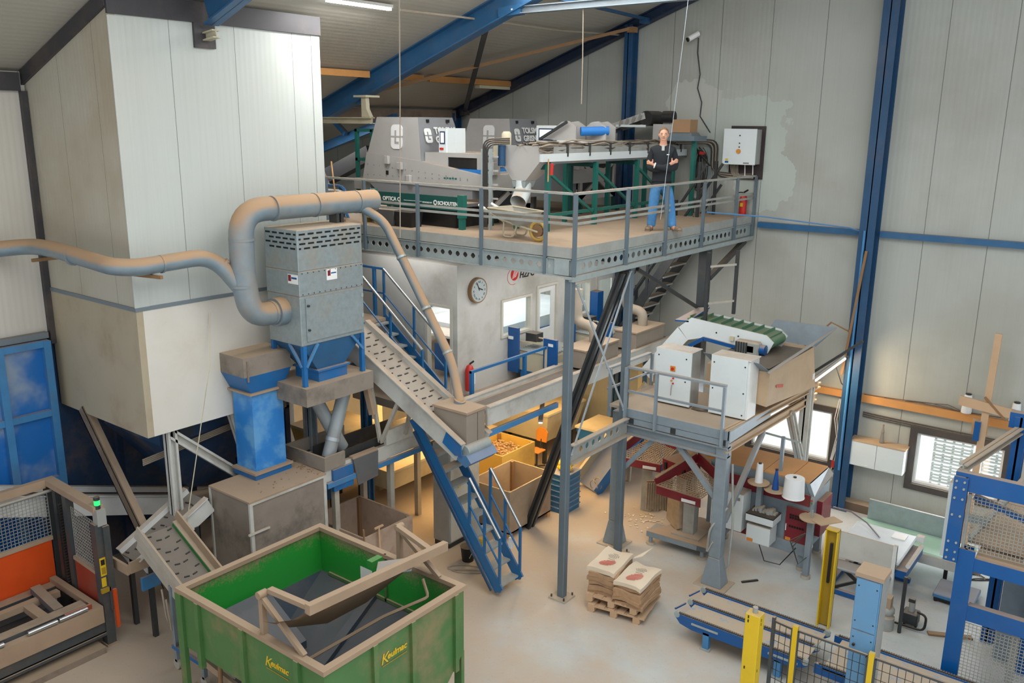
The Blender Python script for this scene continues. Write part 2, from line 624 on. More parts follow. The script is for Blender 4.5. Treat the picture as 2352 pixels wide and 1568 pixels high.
def blotch(key, a, b, s=1.0):
    """blue sheet with a soft pale blotch"""
    t = NT(key)
    n = t.noise(s, 4)
    base = t.mix(t.ramp(n, .42, .66), lin(a), lin(b))
    t.pbsdf(base, .45)
    M[key] = t.m
blotch('silo_blue', '#1a6cba', '#93a5bb', .9)
blotch('chute_blue', '#2b82d2', '#66a6dc', 2.2)

# ------------------------------------------------------------------ setting
def roof_z(x):
    return 14.231 + .3653 * x
GY = 18.5          # inner face of the gable wall

mb = MB(); mb.box(-24, 6, -2, 19.5, -.2, 0)
struct(mb, 'floor', 'floor')

# gable wall, with openings for two windows
def wall_with_holes(name, m, x0, x1, y, th, z0, ztop, holes):
    mb = MB()
    xs = sorted({x0, x1, *[h[0] for h in holes], *[h[1] for h in holes]})
    for a, b in zip(xs, xs[1:]):
        hs = [h for h in holes if h[0] <= a and h[1] >= b]
        def col(lo, hi_a, hi_b):
            mb.hexa([(a, y, lo), (b, y, lo), (b, y + th, lo), (a, y + th, lo)], [(a, y, hi_a), (b, y, hi_b), (b, y + th, hi_b), (a, y + th, hi_a)])
        if hs:
            h = hs[0]
            col(z0, h[2], h[2]); col(h[3], ztop(a), ztop(b))
        else:
            col(z0, ztop(a), ztop(b))
    return struct(mb, name, m)
W1 = (-7.2, -5.42, .86, 2.0)
W2 = (-3.7, -2.1, .84, 1.95)
wall_with_holes('wall_gable', 'gable_panel', -24, 5, GY, .2, -.1, lambda x: roof_z(max(x, -16.2)) + .05, [W1, W2])

def window(name, w):
    x0, x1, z0, z1 = w
    f = .13
    mb = MB()
    mb.box(x0 - f, x0, GY - .05, GY + .04, z0 - f, z1 + f); mb.box(x1, x1 + f, GY - .05, GY + .04, z0 - f, z1 + f)
    mb.box(x0, x1, GY - .05, GY + .04, z1, z1 + f); mb.box(x0, x1, GY - .05, GY + .04, z0 - f, z0)
    o = struct(mb, name, 'window_frame')
    mb = MB()
    g = .05
    mb.box(x0, x0 + g, GY + .02, GY + .12, z0, z1); mb.box(x1 - g, x1, GY + .02, GY + .12, z0, z1)
    mb.box(x0 + g, x1 - g, GY + .02, GY + .12, z0, z0 + g); mb.box(x0 + g, x1 - g, GY + .02, GY + .12, z1 - g, z1)
    mb.build('window_sash', 'white_paint', o)
    MB().box(x0 + g, x1 - g, GY + .07, GY + .078, z0 + g, z1 - g).build('window_pane', 'pane_glass', o)
window('window_1', W1)
window('window_2', W2)

# things stacked outside, seen through the second window
for i, (a, b) in enumerate(((-3.75, -2.95), (-2.75, -1.7))):
    t = thing('crate_stack', ('white slatted crate tower outdoors, seen through the window beside the wall cupboard', 'white slatted crate tower outdoors, partly behind the wooden upright')[i], 'crates', (a, 20.6, 0), 'crate towers outdoors')
    for k in range(10):
        mb = MB()
        z = -.06 + k * .24
        for q in range(3):
            mb.box(a, b, 20.6, 20.63, z + q * .075, z + q * .075 + .045)
        for q in range(5):
            mb.box(a + (b - a - .05) * q / 4, a + (b - a - .05) * q / 4 + .05, 20.63, 20.66, z, z + .21)
        mb.build('crate', 'white', t)

mb = MB(); mb.box(-24, 6, 19.5, 40, -.25, -.06)
struct(mb, 'ground_outside', 'white')

# kerb along the gable wall
mb = MB(); mb.box(-6.3, 3, 18.22, GY, 0, .18); struct(mb, 'baseboard_gable', 'kerb')

# roof sheets
mb = MB()
def slab(mb, x0, z0, x1, z1, y0, y1, th=.15):
    mb.hexa([(x0, y0, z0), (x1, y0, z1), (x1, y1, z1), (x0, y1, z0)], [(x0, y0, z0 + th), (x1, y0, z1 + th), (x1, y1, z1 + th), (x0, y1, z0 + th)])
slab(mb, -16.2, roof_z(-16.2), 3.5, roof_z(3.5), -4, 18.7)
slab(mb, -24, 6.6, -16.2, roof_z(-16.2), -4, 18.7)
struct(mb, 'ceiling', 'ceiling')

# left wall above the silo, and the far wall of the aisle behind the bunker
mb = MB(); mb.box(-15.25, -15, -2, 6.72, 4.5, 8.72); wl = struct(mb, 'wall_left', 'wall_panel_left')
mb = MB(); mb.box(-14.99, -14.9, -2, 6.6, 8.42, 8.7); struct(mb, 'trim_1', 'trim_dark')
mb = MB(); mb.box(-15, -14.9, 6.6, 6.69, 4.3, 8.42); struct(mb, 'trim_2', 'trim_dark')
mb = MB(); mb.box(-15.2, -15.1, 6.5, 10.35, 0, 8.6); struct(mb, 'bunker_light_block', 'dark_silo')  # added dark wall that keeps stray light out from under the bunker
mb = MB(); mb.box(-24, -23.8, -2, 18.5, 0, 6.7); struct(mb, 'wall_back', 'gable_panel')
mb = MB(); mb.box(-15.02, -14.86, -2, 6.55, 4.42, 4.52); struct(mb, 'trim_3', 'band_grey')

# ------------------------------------------------------------------ insulated bunker hanging at the left
BX, BY0, BY1, BZ = -12.25, 6.7, 10.41, 3.2
bk = thing('storage_bunker', 'tall white insulated bunker raised on legs, with a grey strip around its middle', 'bunker', (-13.6, 8.5, 0))
def bz(x): return roof_z(x) - .02
mb = MB(); mb.hexa([(BX - .1, BY0 + .1, 5.26), (BX, BY0 + .1, 5.26), (BX, BY1, 5.26), (BX - .1, BY1, 5.26)], [(BX - .1, BY0 + .1, bz(BX-.1)), (BX, BY0 + .1, bz(BX-.1)), (BX, BY1, bz(BX-.1)), (BX - .1, BY1, bz(BX-.1))])
mb.build('upper_face', 'bunker_face', bk)
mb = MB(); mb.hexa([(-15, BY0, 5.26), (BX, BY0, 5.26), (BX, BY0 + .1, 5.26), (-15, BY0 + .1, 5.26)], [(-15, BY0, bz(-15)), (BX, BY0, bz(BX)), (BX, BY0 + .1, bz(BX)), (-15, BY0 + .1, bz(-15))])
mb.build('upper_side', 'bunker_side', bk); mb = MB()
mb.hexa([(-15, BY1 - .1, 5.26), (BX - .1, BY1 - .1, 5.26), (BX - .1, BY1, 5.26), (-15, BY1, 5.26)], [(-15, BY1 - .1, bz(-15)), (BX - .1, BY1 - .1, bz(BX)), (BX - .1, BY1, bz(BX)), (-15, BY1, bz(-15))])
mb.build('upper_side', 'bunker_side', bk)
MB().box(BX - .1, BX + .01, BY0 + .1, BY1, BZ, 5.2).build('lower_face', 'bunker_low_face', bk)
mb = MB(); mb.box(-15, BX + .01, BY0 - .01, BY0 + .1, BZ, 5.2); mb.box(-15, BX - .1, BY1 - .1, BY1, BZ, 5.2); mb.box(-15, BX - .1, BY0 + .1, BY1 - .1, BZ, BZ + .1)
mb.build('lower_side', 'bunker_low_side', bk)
mb = MB(); mb.box(-15, BX + .02, BY0 - .02, BY0 + .1, 5.2, 5.26); mb.box(BX - .1, BX + .02, BY0 + .1, BY1, 5.2, 5.26)
mb.build('middle_strip', 'band_grey', bk)
mb = MB(); mb.box(BX, BX + .04, BY0 - .03, BY1 + .03, 9.42, 9.72)
mb.hexa([(-15, BY0 - .05, bz(-15) - .22), (BX, BY0 - .05, bz(BX) - .22), (BX, BY0, bz(BX) - .22), (-15, BY0, bz(-15) - .22)], [(-15, BY0 - .05, bz(-15)), (BX, BY0 - .05, bz(BX)), (BX, BY0, bz(BX)), (-15, BY0, bz(-15))])
mb.box(BX, BX + .05, 8.0, 8.36, 9.06, 9.42)
mb.build('roof_trim', 'trim_dark', bk)
mb = MB(); mb.box(BX - .005, BX + .012, BY0 - .02, BY0 + .22, 5.26, 9.4); mb.build('corner_flashing', 'bunker_face', bk); mb = MB(); mb.box(BX - .005, BX + .012, BY1 - .16, BY1 + .02, 5.26, 9.4)
mb.build('corner_flashing', 'bunker_face', bk)
for p, q in (((-12.4, 7.15, 0), (-12.4, 7.15, 3.2)), ((-12.4, 7.15, 3.12), (-12.4, 8.95, 1.5)), ((-12.35, 8.3, 3.2), (-12.35, 8.62, 1.9)), ((-12.4, 9.95, 0), (-12.4, 9.95, 3.2))):
    MB().ibeam(p, q, .16, .16, .03, (0, 1, 0) if p[1] == q[1] else (0, 0, 1)).build('leg' if p[2] == 0 else 'brace', 'offwhite_plate', bk)
MB().chan((-14.3, 6.74, 3.25), (-12.1, 6.74, .7), .14, .2, .025).build('brace', 'dust_dark', bk)

# blue silo with V-bottom below the bunker
si = thing('collecting_bin', 'dark blue collecting bin with a pointed bottom under the white bunker', 'bin', (-13.8, 8.4, 0))
mb = MB(); mb.box(-14.7, -12.9, 7.25, 9.9, 2.75, 3.18); mb.taper((-14.1, -13.5, 8.1, 8.5), 1.55, (-14.7, -12.9, 7.25, 9.9), 2.75)
mb.build('hopper_body', 'dark_silo', si)
MB().box(-12.9, -12.86, 7.6, 7.85, 2.78, 3.15).build('vent_grille', 'steel_dark', si)
for k in range(4):
    MB().tube([(-12.86, 6.9, 2.62 - k*.03), (-12.84, 8.4, 2.78 - k*.03), (-12.86, 9.8, 2.9 - k*.03)], .014, 6).build('cable', 'cable_pale', si)
for x, y in ((-14.6, 7.35), (-13, 9.8), (-14.6, 9.8), (-13.9, 8.3)):
    MB().box(x, x + .1, y, y + .1, 0, 2.8 if y != 8.3 else 1.6).build('leg', 'navy_dark', si)
MB().cyl((-13.4, 8.0, 1.42), (-13.2, 9.2, 1.3), .11).build('outlet_pipe', 'dust_dark', si, True)

# blue panelled silo wall at the far left
sl = thing('panelled_silo', 'bright blue silo wall of framed sheets below the white left wall', 'silo', (-14.9, 4, 0))
MB().box(-15.1, -14.84, -1, 6.48, 0, 4.4).build('sheet', 'silo_blue', sl)
for y in (6.4, 5.65, 4.5, 3.3):
    MB().box(-14.84, -14.74, y, y + .12, 0, 4.4).build('upright', 'blue_pale', sl)
for z in (4.3, 3.1, 1.9):
    MB().box(-14.84, -14.75, -1, 6.5, z, z + .11).build('cross_bar', 'blue_pale', sl)

# ------------------------------------------------------------------ steel frame
def column(name, label, x, y, z, m='navy', w=.2, d=.3):
    t = thing(name, label, 'column', (x, y, 0), 'blue steel columns')
    MB().ibeam((x, y, 0), (x, y, z), w, d, .02, (0, 1, 0)).build('shaft', m, t)
    MB().box(x - w*.7, x + w*.7, y - d*.6, y + min(d*.6, GY - y - .01), 0, .03).build('base_plate', m, t)
    return t
c1 = column('steel_column', 'blue steel column on the gable wall beside the wall cupboard', -5.02, 18.3, 12.3, 'navy', .3, .38)
MB().cyl((-5.06, 18.09, .9), (-5.06, 18.09, 6.0), .025).build('air_pipe', 'blue_pale', c1, True)
column('steel_column', 'blue steel column on the gable wall behind the raised deck', -10.72, 18.33, 10.2, 'navy', .2, .3)
column('steel_column', 'blue steel column at the eave behind the first grey sorting machine', -16.0, 18.2, 8.25, 'navy', .24, .3)
def rafter(label, y, x0, x1, h, w, m, off=.0):
    t = thing('roof_rafter', label, 'rafter', (x0, y, roof_z(x0) - h/2), 'blue roof rafters')
    n = V((-.343, 0, .939))
    MB().ibeam(V((x0, y, roof_z(x0) - off)) - n*h/2, V((x1, y, roof_z(x1) - off)) - n*h/2, w, h, .02, n).build('girder', m, t)
    return t
r1 = rafter('dark blue roof rafter running along the top of the gable wall', 18.32, -16.1, 3.4, .24, .2, 'navy_dark')
r2 = rafter('large blue roof rafter crossing above the raised deck', 13.55, -16.1, 3.4, .42, .26, 'navy_rafter')
r3 = rafter('blue roof rafter stub coming out of the white bunker below the ceiling', 8.2, -12.2, 3.4, .42, .26, 'navy_rafter')
MB().bar((-14.7, 13.55, roof_z(-14.7) - .48), (-14.7, 13.55, roof_z(-14.7) - .04), .24, .03).build('web_plate', 'navy_rafter', r2)
def bracket(x, y, z, t):
    mb = MB(); mb.ibeam((x - .24, y, z), (x + .06, y, z + .04), .13, .12, .015)
    mb.build('crane_bracket', 'cream', t)
bracket(-12.0, 8.2, 9.22, r3)
tie = thing('tie_beam', 'pale grey tie beam bolted to the large blue rafter at the top of the picture', 'beam', (-10.35, 13.55, 10))
MB().ibeam((-10.3, 13.55, 10.02), (2, 13.55, 10.02), .16, .13, .012).build('girder', 'galv_blue', tie)
MB().bar((-10.75, 13.55, 10.0), (-10.25, 13.55, 10.03), .18, .17).build('end_plate', 'navy_rafter', tie)
for y in (13.47, 13.63):
    for x in (-10.42, -10.34):
        MB().cyl((x, y - .02, 10.03), (x, y + .02, 10.03), .018, 8).build('bolt', 'white', tie)
def brace(label, p, q, m, w=.1, h=.07):
    t = thing('roof_brace', label, 'brace', V(p), 'roof braces')
    MB().bar(p, q, w, h).build('strut', m, t)
    MB().box(q[0]-.08, q[0]+.08, q[1]-.1, q[1]+.1, q[2]-.1, q[2]+.02).build('end_cleat', m, t)
brace('long rusty roof brace slanting up to the column behind the deck', (-14.6, 13.7, 8.6), (-10.6, 18.15, 10.12), 'wood_dark')
brace('dark roof brace crossing the rusty one', (-11.2, 13.7, 9.84), (-15.6, 18.15, 8.3), 'steel_dark')
brace('thin blue roof brace below the pale tie beam', (-9.6, 13.7, 10.2), (-10.3, 18.15, 10.3), 'navy', .06, .06)
pu = thing('eave_purlin', 'bare chipboard purlin under the low part of the ceiling', 'purlin', (-14.1, 15, 8.9))
for a, b in ((10.6, 13.35), (13.8, 15.0), (15.2, 16.6), (16.75, 18.2)):
    MB().box(-14.2, -14.1, a, b, roof_z(-14.2) - .14, roof_z(-14.2) - .01).build('timber', 'orange_board', pu)
MB().box(-14.2, -14.05, 16.9, 18.1, roof_z(-14.2) - .22, roof_z(-14.2) - .15).build('foam_gap', 'cream', pu)
eb = thing('eave_beam', 'long dusty beam along the eave behind the sorting machines', 'beam', (-16, 15, 8.2))
MB().box(-16.12, -15.95, 10.5, 18.2, 8.05, 8.32).build('girder', 'dust_dark', eb)
sb = thing('crane_rail', 'short white crane rail beside the end of the bunker, held by a curved hanger', 'rail', (-13, 11.6, 8))
MB().ibeam((-15.5, 13.1, 8.03), (-13.8, 13.1, 8.03), .14, .13, .014).build('rail_beam', 'cream', sb)
mb = MB(); mb.prism([(-14.07, 13.05, 8.1), (-13.82, 13.05, 8.1), (-13.92, 13.05, 8.26), (-13.94, 13.05, 8.5), (-14.07, 13.05, 8.5)], (0, .1, 0)); mb.box(-14.25, -13.88, 13.0, 13.4, 8.5, 8.54)
mb.build('hanger', 'cream', sb)
pipe = MB(); pipe.tube([(-11.45, 11.6, 9.9), (-11.4, 13.2, 9.93), (-11.38, 16.4, 9.96), (-11.0, 18.3, 10.0)], .02, 6)
solo(pipe, 'ceiling_conduit', 'cable_pale', 'thin conduit under the ceiling running on from the tube light', 'conduit')
# hall beyond the eave
bb = thing('aisle_beam', 'blue sloping beam in the low aisle behind the first sorting machine', 'beam', (-18, 15, 7))
MB().bar((-19.5, 15.6, 7.0), (-15.6, 15.6, 8.1), .15, .22).build('girder', 'navy_rafter', bb)
MB().bar((-18.4, 15.4, 8.6), (-17.2, 15.4, 7.7), .1, .12).build('strut', 'navy_rafter', bb)
db = thing('aisle_duct', 'black slanting duct in the low aisle behind the teal frame', 'duct', (-17, 14, 6.5))
MB().bar((-19, 14.6, 5.9), (-15.4, 14.6, 7.3), .3, .35).build('casing', 'black', db)
MB().bar((-17.5, 14.4, 7.7), (-16.8, 14.4, 6.5), .08, .08).build('hanger', 'steel_dark', db)

tubelight('tube_light', 'bright fluorescent tube on the ceiling above the bunker end', (-11.6, 10.05, 9.92), (-11.56, 11.5, 9.92), 'tube_white', 90, (1, .98, .95), 'tube lights')
tubelight('tube_light', 'bright fluorescent tube in the low aisle beside the bunker end', (-17.6, 14.1, 7.7), (-16.6, 14.1, 7.95), 'tube_white', 150, (1, .98, .95), 'tube lights')
tubelight('tube_light', 'warm tube light below the long flat conveyor', (-10.0, 14.1, 2.45), (-9.45, 13.25, 2.3), 'tube_warm', 40, (1, .72, .35), 'tube lights')
sl_t = tubelight('tube_light', 'slanting tube light on an arm beside the blue gable column', (-5.62, 17.5, 2.88), (-5.02, 17.6, 3.5), 'tube_strip', 28, (1, .72, .42), 'tube lights', w=.14)
MB().bar((-5.7, 17.52, 3.02), (-4.75, 17.68, 3.86), .05, .05).build('support_arm', 'steel_dark', sl_t)
MB().tube([(-5.02, 17.7, 3.5), (-5.25, 17.8, 3.2), (-5.2, 18.1, 2.8), (-5.0, 18.3, 2.55)], .012, 6).build('cord', 'cable', sl_t)
# blue girt and details of the gable wall
mb = MB()
g = thing('wall_girt', 'blue horizontal rail along the gable wall from the deck to the edge of the photo', 'rail', (-3, 18.4, 5.9))
MB().box(-7.4, -5.2, GY - .14, GY, 5.86, 5.98).build('rail_length', 'navy_rafter', g)
MB().box(-4.84, 3, GY - .14, GY, 5.86, 5.98).build('rail_length', 'navy_rafter', g)
MB().tube([(-7.5, 16, 6.35), (-6.8, 17.2, 6.22), (-5.4, 18.2, 6.02), (-5.1, 18.25, 5.95)], .016, 6).build('air_hose', 'blue_pale', g, True)
wb = thing('wooden_ledge', 'long bare wooden beam along the gable wall above the windows', 'beam', (-4, 18.4, 2.5))
for a, b in ((-7.4, -5.2), (-4.84, -1.0)):
    MB().box(a, b, GY - .12, GY, 2.42 if a < -6 else 2.4, 2.56).build('timber', 'orange_board', wb)
for k in range(3):
    MB().tube([(-4.8, GY - .03, 2.16 - k*.045), (-3.9, GY - .03, 2.14 - k*.045), (-1.2, GY - .03, 2.12 - k*.045)], .012, 6).build('cable', 'cable', wb)
for s in range(3):
    MB().tube([(-4.8 + s*.4, GY - .1 + s*.02, 2.57), (-3.8 + s*.3, GY - .06, 2.6 + .03*s), (-2.9, GY - .09, 2.58), (-2.2, GY - .05, 2.6)], .008, 5).build('loose_cable', 'cable', wb)
cu = thing('wall_cupboard', 'white two-door cupboard hung on the gable wall between the windows', 'cupboard', (-4.36, 18.3, 1.05))
MB().box(-4.9, -3.82, 18.16, GY - .005, 1.07, 1.6).build('carcass', 'white_paint', cu)
MB().box(-4.92, -3.8, 18.13, GY - .005, 1.6, 1.625).build('top_panel', 'tan_plate', cu)
for a, b in ((-4.9, -4.365), (-4.355, -3.82)):
    d = MB().box(a, b, 18.135, 18.158, 1.075, 1.595).build('door', 'white_cab', cu)
    cx = b - .2 if a < -4.5 else a + .2
    MB().tube([(cx - .06, 18.13, 1.12), (cx - .06, 18.11, 1.12), (cx + .06, 18.11, 1.12), (cx + .06, 18.13, 1.12)], .006, 5).build('handle', 'white', d)
mb = MB(); mb.lathe((-4.32, 18.3, 1.63), [(.045, 0), (.05, .03), (.03, .2), (.035, .24), (.015, .34), (.02, .4)], 10)
solo(mb, 'thread_cone', 'print_grey', 'nearly empty checkered thread cone on top of the wall cupboard', 'thread cone')
cx = thing('wooden_cross', 'upright wooden lath with a short cross board standing at the gable wall', 'post', (-2.42, 17.95, 0))
MB().bar((-2.5, 17.95, 0.0), (-2.43, 17.95, 4.32), .12, .05, (0, 1, 0)).build('upright', 'wood_pale', cx)
MB().bar((-2.92, 17.9, 2.95), (-1.98, 17.9, 2.86), .05, .18).build('cross_board', 'wood_pale', cx)
MB().bar((-2.5, 17.88, 3.1), (-2.1, 17.88, 2.72), .03, .04).build('stay', 'wood_dark', cx)
for x, y, z, lab in ((-2.86, 18.25, 2.57, 'white thread cone on the wooden ledge just left of the upright lath'), (-2.02, 18.2, 2.57, 'white thread cone on the wooden ledge right of the upright lath')):
    t = thing('thread_cone', lab, 'thread cone', (x, 18.44, z), 'white thread cones')
    y = 18.44
    MB().lathe((x, y, z), [(.1, 0), (.1, .02), (.07, .36), (.03, .37)], 16).build('yarn', 'thread', t, True)
    MB().lathe((x, y, z + .37), [(.055, 0), (.055, .02), (.02, .02)], 12).build('cone_tip', 'black', t, True)
so = thing('socket_box', 'small blue and wood socket box on the upright lath', 'socket box', (-2.6, 17.85, 2.3))
MB().box(-2.66, -2.4, 17.985, 18.1, 2.3, 2.6).build('wood_block', 'wood', so)
MB().box(-2.6, -2.5, 17.86, 17.975, 2.22, 2.6).build('plug', 'blue_clean', so)
# camera and its cable, conduits by the control cabinet
cm = thing('security_camera', 'small white bullet camera high on the gable wall above the deck', 'camera', (-9.15, 18.4, 9.85))
MB().cyl((-9.14, GY, 9.95), (-9.17, GY - .1, 9.92), .02).build('arm', 'white', cm, True)
MB().cyl((-9.1, GY - .08, 9.95), (-9.22, GY - .3, 9.82), .06).build('housing', 'white', cm, True)
MB().cyl((-9.225, GY - .31, 9.815), (-9.235, GY - .325, 9.805), .05).build('lens', 'black', cm, True)
MB().tube([(-9.12, GY - .02, 9.86), (-9.12, GY - .02, 9.55), (-9.03, GY - .02, 9.1), (-9.07, GY - .02, 8.8), (-8.95, GY - .02, 8.5), (-8.97, GY - .02, 8.2), (-8.7, GY - .02, 7.85)], .012, 6).build('cord', 'black', cm)
cc = thing('control_cabinet', 'white control cabinet on a dark brown board on the gable wall above the deck', 'cabinet', (-7.85, 18.4, 7.2))
MB().box(-8.2, -7.42, GY - .03, GY - .002, 6.88, 8.0).build('back_board', 'brown_frame', cc)
MB().box(-8.22, -7.5, GY - .3, GY - .03, 7.2, 7.93).build('housing', 'grey_side', cc)
cd = MB().box(-8.23, -7.49, GY - .325, GY - .302, 7.19, 7.94).build('door', 'white_cab', cc)
MB().cyl((-7.87, GY - .325, 7.47), (-7.87, GY - .35, 7.47), .05).build('rotary_switch', 'chair_orange', cd, True)
for z in (7.8, 7.64, 7.56):
    MB().cyl((-7.86, GY - .325, z), (-7.86, GY - .34, z), .014, 8).build('button', 'black', cd)
MB().box(-8.17, -8.09, GY - .328, GY - .325, 7.22, 7.26).build('sticker', 'blue_clean', cd)
MB().box(-8.16, -8.1, GY - .328, GY - .325, 7.27, 7.31).build('sticker', 'yellow', cd)
MB().box(-7.75, -7.62, GY - .328, GY - .325, 7.21, 7.24).build('sticker', 'print_grey', cd)
for k in range(6):
    MB().tube([(-8.12 + k*.035, GY - .15, 7.2), (-8.1 + k*.03, GY - .1, 7.0), (-8.05 + k*.03, GY - .06, 6.92)], .01, 5).build('cable', 'cable_pale', cc)
for s, x in ((0, -7.78), (1, -7.6)):
    MB().tube([(x, GY - .15, 7.2), (x - .01, GY - .1, 7.05), (x - .02, GY - .06, 6.9)], .012, 5).build('cable', 'white', cc)
wr = thing('cable_run', 'bundle of grey cables and loops dropping down the gable wall beside the man', 'cables', (-8.75, 18.4, 6.1))
for k in range(5):
    MB().tube(fillet([(-9.2, 17.9, 7.6 + .02*k), (-8.62 + .035*k, GY - .06, 7.62 + .02*k), (-8.62 + .035*k, GY - .06, 7.02 - .02*k), (-8.2, GY - .05, 6.98 - .025*k), (-7.6, GY - .05, 6.98 - .025*k)], .2, 4), .016, 6).build('cable', 'cable_pale' if k % 2 else 'cable', wr)
random.seed(3)
for k in range(12):
    c = V((-8.84 + random.uniform(-.08, .08), GY - .2, 7.05))
    h = random.uniform(.3, .5); w = random.uniform(.06, .14)
    MB().tube([c + V((math.sin(a) * w, random.uniform(-.03, .03), math.cos(a) * h)) for a in [i * 2 * PI / 14 for i in range(14)]] , .01, 5).build('coiled_cable', 'black' if k % 3 else 'cable', wr)
MB().bar((-8.68, GY - .02, 6.1), (-8.68, GY - .02, 7.6), .12, .03, (0, 1, 0)).build('cable_tray', 'galv', wr)
MB().bar((-8.75, GY - .4, 7.4), (-8.45, GY - .45, 7.15), .03, .03).build('grip_handle', 'black', wr)
MB().box(-8.74, -8.64, GY - .42, GY - .36, 7.38, 7.44).build('plug', 'red', wr)
lp = thing('pipe_drop', 'white hose and red plug hanging on the gable wall left of the blue column', 'hose', (-5.3, 18.3, 1))
for k in range(3):
    MB().tube([(-5.3 + .03*k, GY - .05, 2.35), (-5.36 + .05*k, GY - .06, 1.9), (-5.28 + .03*k, GY - .06, 1.5), (-5.36 + .02*k, GY - .06, .95)], .01, 5).build('cable', 'white', lp)
MB().tube(fillet([(-5.25, GY - .07, 2.2), (-5.25, GY - .07, 1.0), (-5.35, GY - .08, .62), (-5.08, GY - .3, .66)], .12, 4), .018, 6).build('hose', 'cream', lp, True)
MB().box(-5.32, -5.26, GY - .1, GY - .04, .8, .95).build('plug', 'red', lp)
MB().tube([(-5.1, 18.1, 3.9), (-5.5, 18.0, 4.08), (-6.3, 17.6, 3.1)], .02, 6).build('bent_rod', 'wood_dark', lp)
MB().bar((-5.2, 18.05, 3.0), (-4.98, 18.08, 5.6), .05, .03, (0, 1, 0)).build('lath', 'wood_dark', lp)
# hanging ropes
for k, (p, q, lab) in enumerate((((-9.87, 10.0, 10.55), (-9.97, 10.0, 6.2), 'long pale pull cord hanging from the ceiling in front of the sorting machine'), ((-8.92, 13.55, 9.95), (-8.9, 13.55, 8.35), 'short pull cord hanging from the pale tie beam'), ((-5.95, 12, 11.9), (-6.38, 12, 6.6), 'thin wire slanting down in front of the man'))):
    solo(MB().tube([p, (V(p) + V(q))/2 + V((.01, 0, 0)), q], .009 if k < 2 else .004, 5), 'pull_cord', 'cable_pale' if k < 2 else 'steel_light', lab, 'cord')
solo(MB().tube([(-12.2, 7.9, 5.0), (-12.0, 7.7, 4.2), (-11.9, 6.9, 1.3)], .008, 5), 'pull_cord', 'cream', 'thin rope from the grey duct down past the white leg of the bunker', 'cord')

# ------------------------------------------------------------------ raised deck
DZ = 6.09
DX, DY = -7.58, 11.41
dk = thing('raised_deck', 'raised steel deck carrying the sorting machines and the man', 'platform', (-9, 14, 0))
MB().box(-16, DX, DY, 18.4, 5.99, DZ).build('deck_board', 'deck_board', dk)
mb = MB(); mb.box(-13.4, DX + .03, DY - .03, DY - .002, 5.94, DZ + .02); mb.box(DX + .002, DX + .03, DY - .002, 18.45, 5.94, DZ + .02)
mb.build('toe_plate', 'galv_dusty', dk)
mb = MB(); perf(mb, (-13.4, DY - .02), (1, 0), 5.82, 5.66, 5.93, .012, .175, .1, .088)
mb.box(-13.4, DX + .02, DY - .07, DY, 5.64, 5.66); mb.box(-13.4, DX, DY - .05, DY + .03, 5.915, 5.93)
for x in (-10.9, -9.4, -8.06):
    mb.box(x - .03, x + .03, DY - .05, DY - .02, 5.66, 5.93)
mb.build('front_beam', 'galv', dk)
mb = MB(); perf(mb, (DX, DY), (0, 1), 7.0, 5.67, 5.92, .012, .2, .12, .1, nrm=(1, 0, 0))
mb.box(DX - .01, DX + .08, DY - .07, 18.45, 5.58, 5.66); mb.box(DX, DX + .05, DY, 18.45, 5.92, 5.935)
mb.build('side_beam', 'galv', dk)
mb = MB(); mb.box(DX - .3, DX - .02, DY - .065, DY - .055, 5.67, 5.92); mb.box(DX - .07, DX + .05, DY - .12, DY - .02, 5.62, 5.66)
mb.build('corner_bracket', 'galv', dk)
for y in (12.9, 14.4, 15.9, 17.4):
    MB().chan((-15.9, y, 5.83), (DX - .03, y, 5.83), .08, .26, .01).build('joist', 'steel_dark', dk)
MB().box(-15.9, DX - .02, DY + .05, 18.4, 5.965, 5.985).build('underside_sheet', 'black', dk)
for lab, x, y, w in (('post', DX - .03, DY, .13), ('post', -7.68, 13.4, .13)):
    p = MB().box(x - w/2, x + w/2, y - w/2, y + w/2, .02, 5.66).build('post', 'galv_post', dk, bevel=.012)
    MB().box(x - .17, x + .17, y - .17, y + .17, 0, .03).build('base_plate', 'beige_frame', p)
    for sx in (-1, 1):
        for sy in (-1, 1):
            MB().cyl((x + sx*.13, y + sy*.13, .02), (x + sx*.13, y + sy*.13, .08), .015, 6).build('anchor_bolt', 'steel_dark', p)
MB().box(-7.75, -7.58, 16.3, 16.55, 0, 5.66).build('post', 'steel_dark', dk)
MB().ibeam((-7.66, 13.15, 5.5), (-9.68, 13.24, .02), .14, .2, .05, (0, 1, 0)).build('slanting_strut', 'steel_dark', dk)
for p, q in (((DX + .04, DY + .1, 5.5), (-7.62, 13.3, 2.95)), ((-7.6, 13.3, 5.5), (DX + .02, DY + .1, 2.62))):
    MB().bar(p, q, .045, .012, (1, 0, 0)).build('cross_tie', 'steel_light', dk)
    for a in (p, q):
        MB().cyl(V(a) - V((0, .03, 0)), V(a) + V((0, .03, 0)), .02, 8).build('turnbuckle', 'galv', dk)
MB().bar((-7.64, 13.6, 5.5), (-7.66, 16.4, 4.3), .06, .06).build('diagonal_brace', 'steel_dark', dk)
MB().bar((-7.64, 16.6, 4.95), (-7.64, 18.3, 5.55), .1, .1).build('diagonal_brace', 'steel_dark', dk)

